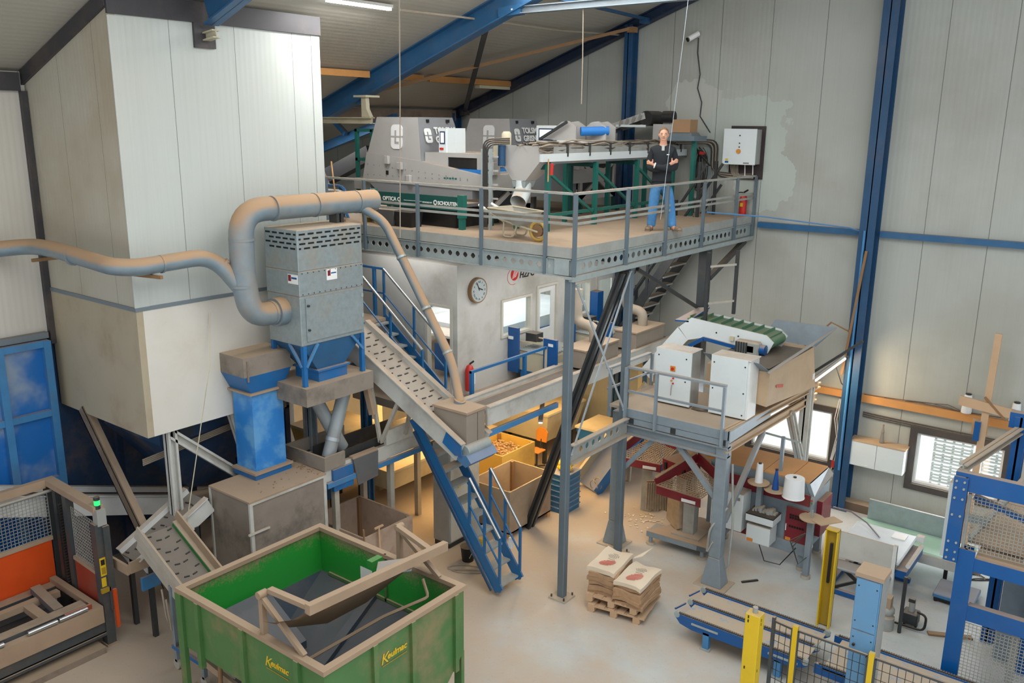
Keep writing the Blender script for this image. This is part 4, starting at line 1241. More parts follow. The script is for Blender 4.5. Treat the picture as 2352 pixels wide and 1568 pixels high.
    t.rotation_euler = (0, 0, math.radians(28))
    return t
man()

# ------------------------------------------------------------------ dust filter unit with its ducts
FX0, FX1, FY0, FY1, FZ0, FZ1 = -11.83, -11.0, 8.76, 10.12, 4.46, 6.34
fu = thing('dust_filter', 'tall galvanised dust filter cabinet with slotted top and blue funnel', 'dust filter', ((FX0+FX1)/2, (FY0+FY1)/2, 3.77))
mb = MB(); mb.box(FX0, FX1, FY0, FY1, 5.68, FZ1); mb.box(FX0 - .005, FX1 + .005, FY0 - .005, FY1 + .005, 5.28, 5.68); mb.box(FX0, FX1, FY0, FY1, FZ0, 5.28)
mb.build('housing', 'filter_metal', fu, bevel=.01)
mb = MB()
for r in range(4):
    z = FZ1 - .07 - r * .075
    off = (r % 2) * .09
    y = FY0 + .04 + off
    if r % 2:
        mb.box(FX1 - .002, FX1 + .003, FY0 + .03, FY0 + .07, z - .014, z + .014)
    while y < FY1 - .06:
        mb.box(FX1 - .002, FX1 + .003, y, min(y + .12, FY1 - .03), z - .014, z + .014); y += .175
    x = FX0 + .04 + off
    while x < FX1 - .06:
        mb.box(x, min(x + .12, FX1 - .03), FY0 - .003, FY0 + .002, z - .014, z + .014); x += .175
mb.build('vent_slots', 'hole_shade', fu)  # raised black strips paint the shade of open slots
d = MB().box(FX1 + .002, FX1 + .018, FY0 + .1, FY1 - .06, 4.53, 5.24).build('door', 'filter_metal', fu)
for z in (4.72, 5.12):
    MB().cyl((FX1 + .018, FY0 + .14, z), (FX1 + .05, FY0 + .14, z), .02, 8).build('knob', 'steel_dark', d, True)
for z in (4.75, 5.1):
    MB().box(FX1 + .018, FX1 + .03, FY1 - .08, FY1 - .03, z, z + .06).build('hinge', 'galv', d)
mb = MB()
for i in range(12):
    y = FY0 + .06 + i * (FY1 - FY0 - .1) / 11
    for z in (5.31, 5.65):
        mb.cyl((FX1, y, z), (FX1 + .015, y, z), .009, 6)
mb.build('rivet_row', 'steel_dark', fu)
s = MB().box(FX1 + .005, FX1 + .012, 9.32, 9.54, 5.48, 5.66).build('sticker', 'white', fu)
MB().box(FX1 + .012, FX1 + .014, 9.34, 9.4, 5.55, 5.64).build('printed_mark', 'maroon', s)
MB().box(FX1 + .012, FX1 + .014, 9.41, 9.52, 5.58, 5.6).build('printed_line', 'blue_clean', s)
s = MB().box(FX1 - .26, FX1 - .02, FY0 - .012, FY0 - .005, 5.48, 5.63).build('sticker', 'white', fu)
MB().box(FX1 - .25, FX1 - .18, FY0 - .014, FY0 - .012, 5.52, 5.62).build('printed_mark', 'maroon', s)
MB().box(FX1 - .17, FX1 - .04, FY0 - .014, FY0 - .012, 5.56, 5.59).build('printed_line', 'blue_clean', s)
MB().taper((-11.66, -11.12, 9.15, 9.75), 3.98, (FX0 + .02, FX1 - .02, FY0 + .02, FY1 - .02), FZ0).build('funnel', 'navy_rafter', fu)
mb = MB(); mb.box(-11.7, -11.04, 9.1, 9.8, 3.95, 3.98); mb.box(-11.68, -11.08, 9.14, 9.76, 3.77, 3.95)
mb.build('ash_drawer', 'blue', fu)
for x, y in ((FX1 - .03, FY0 + .05), (FX1 - .03, FY1 - .05), (FX0 + .03, FY0 + .05), (FX0 + .03, FY1 - .05)):
    MB().box(x - .035, x + .035, y - .035, y + .035, 3.77, FZ0).build('leg', 'blue', fu)
for p, q in (((FX1, FY0 + .07, 4.1), (FX1, FY0 + .32, 4.46)), ((FX1 - .05, FY0 + .02, 4.1), (FX1 - .35, FY0 + .02, 4.46)), ((FX1, FY1 - .05, 4.18), (FX1, FY1 - .3, 4.46))):
    MB().bar(p, q, .04, .04).build('leg_brace', 'blue_pale', fu)
tbl = thing('filter_table', 'dusty wooden platform on grey legs below the dust filter', 'platform', (-11.35, 9.45, 0))
MB().box(-12.2, -10.9, 8.72, 10.2, 3.46, 3.77).build('top_board', 'board', tbl)
MB().box(-12.2, -12.0, 10.2, 11.25, 3.5, 3.6).build('rear_bearer', 'steel_dark', tbl)
for x, y in ((-12.08, 9.74), (-12.08, 11.1)):
    MB().ibeam((x, y, 0), (x, y, 3.46), .15, .15, .02, (0, 1, 0)).build('leg', 'galv_blue' if y < 10 else 'navy_rafter', tbl)
for p, q in (((-11.35, 9.95, 3.45), (-11.3, 9.45, 2.28)), ((-11.55, 9.35, 3.45), (-11.45, 9.9, 2.3))):
    MB().tube([p, V(p) + (V(q) - V(p)) * .8, q], .12, 14).build('drop_pipe', 'duct_clean', tbl, True)
    MB().cyl(V(p) + (V(q)-V(p))*.72, V(p) + (V(q)-V(p))*.77, .13, 14).build('pipe_clamp', 'steel_light', tbl, True)

du = thing('main_duct', 'thick dusty grey duct curving from the filter side up and over its top', 'duct', (-11.5, 8.2, 4.7))
main = fillet([(-11.45, 8.8, 5.0), (-11.45, 8.15, 5.0), (-11.5, 8.08, 5.6), (-11.5, 8.1, 6.66), (-11.45, 10.85, 6.66)], .42, 8)
MB().tube(main, .19, 18).build('pipe', 'duct', du, True)
for a, b in (((-11.5, 8.08, 5.48), (-11.5, 8.08, 5.52)), ((-11.5, 8.1, 6.2), (-11.5, 8.1, 6.24)), ((-11.46, 8.66, 6.66), (-11.46, 8.7, 6.66)), ((-11.46, 9.5, 6.66), (-11.46, 9.53, 6.66)), ((-11.45, 10.4, 6.66), (-11.45, 10.43, 6.66)), ((-11.45, 8.52, 5.0), (-11.45, 8.56, 5.0))):
    MB().cyl(a, b, .2, 18).build('pipe_clamp', 'duct', du, True)
MB().cyl((-11.45, 8.58, 5.0), (-11.45, 8.76, 5.0), .235, 18).build('inlet_collar', 'duct', du, True)
MB().box(-11.42, -11.36, 10.0, 10.06, 6.3, 6.5).build('hanger', 'steel_dark', du)
MB().box(-11.55, -11.36, 9.9, 9.96, 6.34, 6.5).build('hanger', 'steel_dark', du)
ld = thing('branch_duct', 'long dusty grey duct running around the white bunker from the left edge', 'duct', (-12.5, 6.3, 6))
MB().tube(fillet([(-14.72, 2.5, 5.72), (-14.72, 5.75, 6.0), (-14.3, 6.2, 6.06), (-13.6, 6.22, 6.07), (-11.9, 6.22, 5.98), (-11.75, 6.5, 5.95), (-11.7, 7.7, 6.0), (-11.5, 8.06, 5.42)], .35, 6), .125, 16).build('pipe', 'duct', ld, True)
for a, b in (((-14.72, 5.3, 5.965), (-14.72, 5.33, 5.967)), ((-13.0, 6.21, 6.02), (-12.97, 6.21, 6.02)), ((-11.735, 6.85, 5.96), (-11.734, 6.88, 5.96)), ((-11.66, 7.8, 5.86), (-11.65, 7.82, 5.83))):
    MB().cyl(a, b, .135, 16).build('pipe_clamp', 'duct', ld, True)
for p, q in (((-14.1, 6.68, 5.86), (-14.1, 6.1, 5.86)), ((-12.26, 6.6, 5.8), (-11.55, 6.75, 5.8))):
    MB().bar(p, q, .05, .05).build('bracket', 'wood_dark', ld)
hd = thing('suction_hose', 'thin dusty pipe slanting from the main duct down to the beige hood', 'hose', (-10, 11, 4))
MB().tube(fillet([(-11.42, 10.45, 6.6), (-11.2, 10.85, 6.3), (-10.42, 11.0, 4.93), (-9.79, 11.0, 4.0), (-9.62, 10.95, 3.6), (-9.45, 10.85, 3.32)], .2, 5), .08, 14).build('pipe', 'duct', hd, True)
for k in (.2, .62, .98):
    p = V((-11.1, 10.87, 6.12)).lerp(V((-9.85, 11.0, 4.09)), k)
    MB().cyl(p, p + V((.02, 0, -.032)), .09, 14).build('pipe_clamp', 'galv', hd, True)

# ------------------------------------------------------------------ blue chute and the big grey box
ch = thing('blue_chute', 'bright blue square chute with a dusty box on top, in front of the bunker', 'chute', (-11.95, 8.45, 2.17))
MB().box(-12.24, -11.6, 8.05, 8.98, 3.98, 4.3).build('top_box', 'board', ch)
MB().taper((-12.22, -11.66, 8.2, 8.86), 3.68, (-12.24, -11.6, 8.05, 8.98), 3.98).build('funnel', 'blue', ch)
MB().box(-12.24, -11.61, 8.15, 8.9, 3.645, 3.68).build('upper_flange', 'dust_plain', ch)
MB().box(-12.2, -11.68, 8.22, 8.84, 2.3, 3.65).build('shaft', 'chute_blue', ch)
mb = MB(); mb.box(-12.24, -11.6, 8.14, 8.92, 2.26, 2.3)
mb.build('lower_flange', 'dust_plain', ch)
MB().box(-12.23, -11.62, 8.16, 8.9, 2.17, 2.26).build('foot_frame', 'blue', ch)
MB().bar((-11.595, 8.12, 4.25), (-11.595, 8.12, 3.9), .02, .03, (0, 1, 0)).build('side_bar', 'dust_dark', ch)
gb = thing('collecting_box', 'large dirty grey box with white corner strips under the blue chute', 'box', (-11.5, 8.35, 0))
MB().box(-12.06, -11.0, 7.58, 9.1, .35, 2.15).build('wall_board', 'board', gb)
MB().box(-12.08, -10.98, 7.56, 9.12, 2.14, 2.17).build('lid', 'dust_plain', gb)
for q in ((-11.02, -10.98, 7.56, 7.62, .3, 2.14), (-11.02, -10.985, 9.06, 9.12, .3, 2.14), (-12.08, -12.04, 7.56, 7.6, .3, 2.14), (-11.0, -10.98, 7.62, 9.06, 2.1, 2.14)):
    MB().box(*q).build('corner_strip', 'offwhite_plate', gb)
MB().box(-10.985, -10.96, 7.85, 9.1, .95, 1.02).build('wooden_batten', 'wood', gb)
MB().box(-10.99, -10.97, 7.9, 9.0, .75, .93).build('dark_gap', 'hole_shade', gb)
MB().box(-10.98, -10.95, 7.5, 7.9, 1.62, 1.65).build('latch', 'offwhite_plate', gb)
for x, y in ((-12, 7.65), (-11.1, 7.65), (-12, 9.0), (-11.1, 9.0)):
    MB().box(x, x + .07, y - .03, y + .04, 0, .36).build('leg', 'beige_frame', gb)
random.seed(11)
mb = MB()
for k in range(40):
    x, y = random.uniform(-11.6, -11.05), random.uniform(8.95, 9.09) if k % 3 else random.uniform(7.8, 9)
    if not (x < -11.58 and 8.1 < y < 8.95):
        mb.ball((x, y, 2.178), random.uniform(.006, .016), 6, (1.3, 1, .6))
o = solo(mb, 'soil_crumbs', 'wood_dark', 'loose soil crumbs lying on the lid of the large grey box', 'crumbs'); o['kind'] = 'stuff'

# trough conveyor that feeds the box
tr = thing('trough_conveyor', 'flat dusty trough conveyor feeding the large grey box from behind', 'conveyor', (-11.5, 10.3, 1.8))
mb = MB(); mb.box(-11.14, -11.06, 9.15, 13.0, 1.95, 2.22); mb.box(-11.9, -11.84, 9.15, 13.0, 1.95, 2.22)
mb.build('side_plate', 'offwhite_plate', tr)
MB().box(-11.84, -11.14, 9.15, 13.0, 2.0, 2.06).build('belt', 'rubber', tr)
mb = MB(); mb.box(-12.1, -11.02, 9.13, 9.17, 2.18, 2.42); mb.box(-11.07, -11.03, 9.17, 9.6, 2.18, 2.42); mb.box(-12.1, -12.06, 9.17, 10.5, 2.18, 2.42)
mb.build('wooden_board', 'board', tr)
for x in (-11.78, -11.2):
    MB().box(x, x + .03, 9.5, 11.4, 2.1, 2.36).build('rubber_skirt', 'belt_black', tr)
MB().box(-11.1, -11.0, 9.75, 10.35, 2.22, 2.26).build('drive_cover', 'dust_plain', tr)
MB().prism([(-11.0, 9.75, 2.22), (-11.0, 10.35, 2.22), (-10.97, 10.3, 1.75), (-10.97, 9.82, 1.72)], (.012, 0, 0)).build('apron', 'rubber', tr)
MB().box(-11.06, -11.0, 9.3, 9.75, 1.75, 2.15).build('bracket_plate', 'blue', tr)
MB().box(-11.05, -10.98, 9.15, 13.0, 1.86, 1.95).build('lower_rail', 'blue_pale', tr)
MB().box(-11.9, -11.8, 9.2, 9.9, 1.2, 1.8).build('motor_cover', 'navy', tr)
MB().box(-11.1, -11.03, 10.6, 11.3, 2.22, 2.5).build('cable_box', 'offwhite_plate', tr)
for y in (9.35, 10.7, 12.2):
    MB().box(-11.15, -11.05, y, y + .1, 0, 1.9).build('leg', 'beige_frame', tr)
    MB().box(-11.9, -11.8, y, y + .1, 0, 1.9).build('leg', 'beige_frame', tr)

# ------------------------------------------------------------------ belts
def belt(name, label, p, q, w, h, m_side, m_belt, wall=.05, chev=None, under=None, support=(), kind='conveyor', far=None):
    """straight conveyor from p to q (belt centre line); side plates rise above the belt"""
    p, q = V(p), V(q)
    t = thing(name, label, kind, V(((p.x+q.x)/2, (p.y+q.y)/2, min(p.z, q.z) - h)))
    d = (q - p).normalized()
    s = d.cross(V((0, 0, 1))).normalized()
    u = s.cross(d).normalized()
    for k in (-1, 1):
        o = s * k * (w/2 + wall/2) - u * (h*.5 - .09)
        MB().bar(p + o, q + o, wall, h, u).build('side_plate', m_side if k > 0 or not far else far, t)
        o2 = s * k * (w/2 + wall/2 + .02) + u * .1
        MB().bar(p + o2, q + o2, wall + .06, .02, u).build('side_flange', m_side, t)
    MB().bar(p, q, w, .03, u).build('belt', m_belt, t)
    if chev:
        mb = MB()
        L = (q - p).length
        n = int(L / chev)
        for i in range(n):
            c = p + d * (i + .5) * chev + u * .022
            for k in (-1, 1):
                a = c + s * k * w * .06 + d * chev * .2
                b = c + s * k * w * .42 - d * chev * .3
                m1 = a.lerp(b, .42) + d * .04
                m2 = a.lerp(b, .58) - d * .04
                mb.bar(a, m1, .018, .018, u); mb.bar(m2, b, .018, .018, u)
        mb.build('belt_pattern', 'belt_black', t)
    if under:
        MB().bar(p - u * (h*.75), q - u * (h*.75), w * .9, .04, u).build('under_plate', under, t)
    return t, d, s, u
ca, d, s, u = belt('chevron_conveyor', 'inclined chevron belt conveyor running down from the filter table to the beige hood', (-12.0, 10.72, 4.28), (-9.0, 10.72, 2.72), .62, .36, 'offwhite_plate', 'belt_dusty', chev=.22)
MB().cyl((-8.98, 10.42, 2.66), (-8.98, 11.02, 2.66), .1, 14).build('head_roller', 'galv', ca, True)
MB().prism([(-9.3, 10.36, 2.98), (-9.0, 10.36, 2.8), (-8.97, 10.36, 2.6), (-9.12, 10.36, 2.58), (-9.4, 10.36, 2.75)], (0, -.03, 0)).build('bearing_guard', 'blue', ca)
MB().prism([(-9.2, 10.37, 2.55), (-8.92, 10.37, 2.4), (-8.8, 10.37, 2.5), (-8.9, 10.37, 2.62)], (0, .72, 0)).build('outlet_lip', 'blue_pale', ca)
for p, q in (((-11.25, 10.42, 3.6), (-11.0, 10.42, 2.35)), ((-10.5, 10.42, 3.25), (-10.98, 10.42, 2.35)), ((-10.7, 11.02, 3.3), (-10.95, 11.02, 2.35))):
    MB().bar(p, q, .06, .06).build('support_strut', 'beige_frame', ca)
MB().bar((-11.3, 10.3, 3.75), (-11.05, 10.3, 2.9), .08, .12).build('cable_cover', 'dust_plain', ca)
bh = thing('dust_hood', 'beige box-shaped dust hood at the lower end of the chevron conveyor', 'hood', (-9.4, 10.75, 2.6))
mb = MB(); mb.box(-9.74, -9.0, 10.5, 10.98, 2.72, 3.3)
mb.prism([(-9.74, 10.5, 2.9), (-9.0, 10.5, 2.55), (-9.0, 10.5, 2.75), (-9.74, 10.5, 2.95)], (0, .01, 0))
mb.build('rubber_box', 'hood_beige', bh, bevel=.012)
MB().box(-9.76, -8.98, 10.48, 11.0, 3.28, 3.32).build('lid', 'dust_plain', bh)
MB().box(-9.0, -8.995, 10.78, 10.785, 2.62, 3.25).build('slit', 'black', bh)
MB().cyl((-9.46, 10.84, 3.3), (-9.44, 10.84, 3.37), .1, 14).build('hose_collar', 'duct', bh, True)
cb, d, s, u = belt('flat_conveyor', 'long flat belt conveyor running from the beige hood to the gable wall at office level', (-9.3, 11.05, 3.18), (-9.3, 17.9, 3.18), .5, .34, 'offwhite_plate', 'rubber')
MB().box(-9.45, -9.15, 11.05, 17.9, 3.2, 3.215).build('belt_middle', 'steel_dark', cb)
MB().box(-9.06, -9.0, 11.05, 13.2, 2.72, 2.82).build('lower_rail', 'blue_pale', cb)
for y in (17.6,):
    MB().box(-9.62, -9.54, y, y + .08, 0, 2.9).build('leg', 'navy_rafter', cb)
    MB().box(-9.06, -8.98, y, y + .08, 0, 2.9).build('leg', 'navy_rafter', cb)
ce, d, s, u = belt('side_conveyor', 'long white-sided conveyor under the bunker behind the cage lift', (-14.25, 3.6, 2.72), (-14.25, 9.2, .8), .5, .34, 'white_paint', 'belt_black')
for y in (4.2, 7.9):
    z = 2.72 - (y - 3.6) * .343
    MB().box(-13.95, -13.87, y, y + .08, 0, z).build('leg', 'beige_frame', ce)
cf, d, s, u = belt('feeder_conveyor', 'short chevron conveyor with green inner plate behind the green hopper', (-11.75, 6.42, 1.88), (-9.4, 6.42, .62), .5, .3, 'beige_frame', 'belt_grey', chev=.26, far='hopper_green')
MB().bar((-11.75, 6.74, 2.0), (-9.4, 6.74, .74), .03, .3, u).build('far_board', 'dust_plain', cf)
MB().bar((-11.75, 6.09, 2.0), (-9.4, 6.09, .74), .02, .24, u).build('near_board', 'beige_frame', cf)
for x in (-11.0, -10.3):
    z = 1.88 - (x + 11.75) * .536
    l = MB().box(x, x + .06, 6.1, 6.16, .12, z - .1).build('leg', 'galv_blue', cf)
    MB().cyl((x + .03, 6.1, .08), (x + .03, 6.16, .08), .08, 12).build('caster', 'beige_frame', l, True)
MB().bar((-11.05, 6.12, .35), (-10.25, 6.12, .35), .05, .06).build('cross_bar', 'blue', cf)
MB().bar((-10.95, 6.12, .4), (-10.35, 6.12, .95), .03, .03).build('cross_bar', 'steel_dark', cf)
MB().tube([(-11.1, 6.05, 1.3), (-11.0, 6.03, .9), (-10.9, 6.04, .7), (-10.95, 6.02, 1.2)], .014, 6).build('loose_cable', 'cable_pale', cf)
cg, d, s, u = belt('elevator_conveyor', 'chevron elevator conveyor climbing from the short feeder towards the large grey box', (-12.3, 6.25, 1.3), (-12.3, 7.5, 1.92), .5, .3, 'white_paint', 'belt_grey', chev=.26)
MB().box(-12.6, -12.0, 6.02, 6.06, 1.22, 1.38).build('receiving_board', 'dust_plain', cg)
MB().box(-12.02, -11.97, 6.06, 6.4, 1.24, 1.42).build('receiving_board', 'dust_plain', cg)
MB().box(-11.97, -11.92, 6.2, 6.5, .9, 1.12).build('drive_cover', 'blue_pale', cg)
for y in (6.35, 7.2):
    MB().box(-12.05, -11.98, y, y + .07, 0, .9 + (y - 5.55) * .41).build('leg', 'steel_dark', cg)
    MB().box(-12.62, -12.55, y, y + .07, 0, .9 + (y - 5.55) * .41).build('leg', 'steel_dark', cg)

# ------------------------------------------------------------------ stairs
def stair(name, label, x0, z0, x1, z1, y0, y1, n, m_str, m_tread, rails=(), tread_th=.035, rf=1.0):
    t = thing(name, label, 'stairs', (x0, (y0+y1)/2, z0))
    for k, y in enumerate((y0, y1)):
        MB().bar((x0, y, z0 + .12), (x1, y, z1 + .0), .035, .2, (0, 0, 1)).build('stringer', m_str, t)
    for i in range(n):
        f = (i + .7) / n
        x, z = x0 + (x1-x0)*f, z0 + (z1-z0)*f
        MB().box(x - .11, x + .11, y0 + .02, y1 - .02, z - tread_th, z).build('tread', m_tread, t)
    for y, m_hand in rails:
        d = V((x1-x0, 0, z1-z0))
        sgn = 1 if x0 > x1 else -1
        a = V((x0, y, z0 + 1.12)); b = V((x1, y, z1 + 1.0))
        b = a.lerp(b, rf)
        MB().cyl(a, b, .028, 10).build('handrail', m_hand, t, True)
        MB().cyl(a - V((0, 0, .5)), b - V((0, 0, .5)), .018, 8).build('middle_rail', m_str, t, True)
        for f in (0, .5, 1):
            c = a.lerp(b, f)
            MB().bar(c - V((0, 0, 1.02)), c, .04, .04, (0, 1, 0)).build('rail_post', m_str, t)
    return t
s2 = stair('lower_stair', 'blue steel stair from the hall floor up past the beige hood', -8.45, 0, -10.45, 2.85, 10.72, 11.3, 11, 'blue_rail', 'galv', ((10.72, 'bright_tube'), (11.3, 'bright_tube')), rf=.34)
MB().box(-8.72, -8.66, 11.31, 11.38, .62, .82).build('socket_box', 'white', s2)
MB().bar((-8.6, 10.68, .1), (-10.4, 10.68, 2.62), .03, .05).build('kick_strip', 'navy', s2)
s1 = stair('upper_stair', 'blue steel stair beside the filter going up from the office level', -10.95, 2.75, -12.6, 4.15, 11.5, 12.15, 7, 'blue_rail', 'galv', ((11.5, 'bright_tube'), (12.15, 'bright_tube')))
MB().box(-13.6, -12.55, 11.5, 12.15, 4.1, 4.16).build('landing', 'deck_board', s1)
for y in (11.5, 12.15):
    MB().bar((-12.6, y, 5.15), (-13.6, y, 5.15), .045, .045).build('landing_rail', 'blue_rail', s1)
    MB().bar((-12.6, y, 4.65), (-13.6, y, 4.65), .03, .03).build('landing_rail', 'blue_rail', s1)
    for x in (-12.9, -13.5):
        MB().box(x, x + .06, y - .03, y + .03, 2.75, 5.15).build('post', 'blue_rail', s1)
MB().tube(fillet([(-11.7, 11.45, 3.55), (-11.2, 11.45, 3.5), (-10.7, 11.45, 2.78)], .1, 3), .03, 8).build('foot_rail', 'blue_rail', s1)
s3 = stair('dark_stair', 'dark steel stair along the gable wall going up to the deck behind the man', -10.4, 2.75, -8.35, 6.05, 17.35, 18.15, 13, 'steel_dark', 'galv_dusty', ())
for y in (17.35, 18.15):
    for dz in (.95, .5):
        MB().bar((-10.4, y, 2.75 + dz + .15), (-8.2, y, 6.25 + dz), .04, .05).build('handrail', 'steel_dark', s3)
    for f in (.1, .45, .75, 1.0):
        x, z = -10.4 + 2.05*f, 2.75 + 3.3*f
        MB().box(x - .03, x + .03, y - .03, y + .03, z, z + 1.2).build('rail_post', 'steel_dark', s3)

# ------------------------------------------------------------------ office level
OX, OY, OZ, OT = -10.86, 12.4, 2.75, 5.3
fl = MB(); fl.box(-16, -9.75, 12.3, 18.4, OZ - .16, OZ); fl.box(-12.8, -10.2, 11.4, 12.3, OZ - .16, OZ)
o = struct(fl, 'floor_office', 'deck_grey')
def panel_wall(name, axis, fixed, th, a0, a1, z0, z1, holes, m):
    mb = MB()
    cuts = sorted({a0, a1, *[h[0] for h in holes], *[h[1] for h in holes]})
    for a, b in zip(cuts, cuts[1:]):
        hs = [h for h in holes if h[0] <= a and h[1] >= b]
        segs = [(z0, hs[0][2]), (hs[0][3], z1)] if hs else [(z0, z1)]
        for lo, hi in segs:
            if hi - lo > .01:
                if axis == 'y':
                    mb.box(fixed - th, fixed, a, b, lo, hi)
                else:
                    mb.box(a, b, fixed, fixed + th, lo, hi)
    return struct(mb, name, m)
HW = [(13.77, 14.78, 3.7, 4.47), (15.0, 15.75, OZ, 4.6), (16.1, 17.12, 3.68, 4.47), (17.4, 18.3, OZ, 4.55)]
panel_wall('wall_office_right', 'y', OX, .08, OY, 18.45, OZ, OT, HW, 'office_panel')
panel_wall('wall_office_front', 'x', OY, .08, -16, OX - .08, OZ, OT, [(-11.66, -11.02, OZ, 4.52)], 'office_panel')
mb = MB(); mb.box(-16, OX, OY, 18.45, OT, OT + .06); struct(mb, 'ceiling_office', 'office_panel')
mb = MB(); mb.box(-16.1, -16, OY, 18.45, 0, OT); struct(mb, 'wall_office_back', 'white_paint')
for i, h in enumerate(HW):
    a, b, lo, hi = h
    f = .035
    nm = ('window_3', 'door_1', 'window_4', 'door_2')[i]
    mb = MB(); mb.box(OX - .1, OX + .03, a - .02, a + f, lo + f, hi - f); mb.box(OX - .1, OX + .03, b - f, b + .02, lo + f, hi - f); mb.box(OX - .1, OX + .03, a - .02, b + .02, hi - f, hi + .02)
    if i in (0, 2):
        mb.box(OX - .1, OX + .03, a - .02, b + .02, lo - .02, lo + f)
        w = struct(mb, nm, 'frame_white')
        MB().box(OX - .05, OX - .042, a + f, b - f, lo + f, hi - f).build('window_pane', 'pane_glass', w)
    else:
        w = struct(mb, nm, 'frame_white')
        mb = MB(); q = .16
        mb.box(OX - .06, OX - .02, a + f, a + q, lo, hi - f); mb.box(OX - .06, OX - .02, b - q, b - f, lo, hi - f)
        mb.box(OX - .06, OX - .02, a + q, b - q, lo, 3.62); mb.box(OX - .06, OX - .02, a + q, b - q, hi - .16, hi - f)
        lf = mb.build('door_leaf', 'white_paint', w)
        MB().box(OX - .045, OX - .037, a + q, b - q, 3.62, hi - .16).build('door_pane', 'pane_glass', w)
        MB().box(OX - .02, OX + .02, a + .1, a + .2, 3.5, 3.53).build('door_handle', 'black', w)
mb = MB(); mb.box(-11.7, -11.64, OY - .02, OY + .1, OZ, 4.55); mb.box(-11.04, -10.98, OY - .02, OY + .1, OZ, 4.55); mb.box(-11.64, -11.04, OY - .02, OY + .1, 4.5, 4.55)
struct(mb, 'door_3', 'frame_white')
ck = thing('wall_clock', 'large round wall clock with Roman numerals on the office corner wall', 'clock', (OX, 12.93, 4.78))
cz = V((OX, 12.95, 4.82))
MB().cyl(cz, cz + V((.09, 0, 0)), .25, 28).build('rim', 'wood_dark', ck, True)
MB().cyl(cz + V((.085, 0, 0)), cz + V((.093, 0, 0)), .225, 28).build('dial', 'clock_face', ck)
for k, nme in enumerate(('XII', 'I', 'II', 'III', 'IIII', 'V', 'VI', 'VII', 'VIII', 'IX', 'X', 'XI')):
    a = PI/2 - k * PI/6
    up = V((0, math.cos(a), math.sin(a)))
    text('numeral', nme, .06, cz + V((.095, 0, 0)) + up * .15 , (0, math.sin(a), -math.cos(a)), up, 'black', ck, .001, 0, 0, 'CENTER')
MB().bar(cz + V((.1, 0, 0)), cz + V((.1, -.07, .15)), .006, .014).build('hand', 'black', ck)
MB().bar(cz + V((.1, -.02, .05)), cz + V((.1, .1, 0)), .006, .018).build('hand', 'black', ck)
lg = thing('company_sign', 'round red striped mark with black letters on the office wall under the deck edge', 'sign', (OX, 14.25, 4.9))
MB().cyl((OX, 14.2, 4.97), (OX + .006, 14.2, 4.97), .13, 22).build('red_disc', 'red', lg)
for k in range(4):
    MB().bar((OX + .008, 14.12 + .035*k, 4.88 + .01*k), (OX + .008, 14.2 + .035*k, 5.06 - .01*k), .002, .012).build('stripe', 'white', lg)
MB().tube([(OX + .004, 14.16 + .2*math.cos(a), 4.93 + .17*math.sin(a)) for a in [math.radians(q) for q in range(110, 300, 15)]], .006, 5).build('swoosh', 'print_red', lg)
text('lettering', 'HZPC', .2, (OX + .006, 14.36, 4.87), (0, 1, 0), (0, .1, 1), 'black', lg, .002, .2, .004)
tx = thing('fire_extinguisher', 'red fire extinguisher on the office wall behind the blue railing', 'fire extinguisher', (-10.8, 12.62, 2.85), 'fire extinguishers')
MB().lathe((-10.74, 12.62, 2.86), [(.085, 0), (.09, .02), (.09, .42), (.06, .5), (.025, .53)], 14).build('cylinder', 'red', tx, True)
MB().box(-10.655, -10.645, 12.56, 12.68, 3.0, 3.24).build('label_sticker', 'white', tx)
MB().bar((-10.74, 12.62, 3.4), (-10.68, 12.68, 3.46), .03, .03).build('handle', 'black', tx)
br = thing('blue_railing', 'low blue railing along the edge of the office level beside the flat conveyor', 'railing', (-10, 13, OZ))
for z in (3.62, 3.16):
    MB().bar((-9.85, 11.6, z), (-9.85, 14.0, z), .05, .05).build('top_rail' if z > 3.5 else 'middle_rail', 'blue_rail', br)
for y in (11.6, 13.2, 13.95):
    MB().box(-9.88, -9.82, y, y + .07, OZ, 3.64).build('post', 'blue_rail' if y != 13.95 else 'cream', br)
# things inside the office
desk = thing('office_table', 'white and blue work table inside the office door', 'table', (-11.9, 13.4, OZ))
MB().box(-12.9, -11.2, 13.3, 14.1, OZ + .85, OZ + .9).build('top_board', 'white_paint', desk)
MB().box(-12.3, -11.25, 13.3, 14.0, OZ + .12, OZ + .7).build('cabinet', 'blue_clean', desk)
for x in (-12.85, -11.3):
    MB().box(x, x + .06, 13.32, 13.38, OZ, OZ + .85).build('leg', 'cream', desk)
solo(MB().taper((-11.85, -11.55, 13.4, 13.7), OZ + .9, (-11.83, -11.57, 13.42, 13.68), OZ + 1.06), 'red_bin', 'print_red', 'red and white tray on the work table inside the office door', 'tray')
lm = thing('sorting_table', 'white and blue sorting machine inside the office, seen through the windows', 'machine', (-12.5, 15.5, OZ))
MB().box(-13.4, -11.3, 13.9, 18.0, OZ + .75, OZ + 1.0).build('white_deck', 'white_table', lm)
MB().box(-12.6, -11.25, 13.9, 18.0, OZ + .4, OZ + .75).build('blue_panel', 'belt_blue', lm)
MB().box(-14.6, -13.3, 13.9, 18.0, OZ + 1.0, OZ + 1.2).build('back_conveyor', 'white_paint', lm)
MB().box(-13.3, -13.26, 13.9, 18.0, OZ + 1.2, OZ + 1.25).build('chain_guide', 'steel_dark', lm)
for y in (14.2, 16, 17.8):
    MB().box(-12.6, -12.5, y, y + .1, OZ, OZ + .75).build('leg', 'blue_clean', lm)
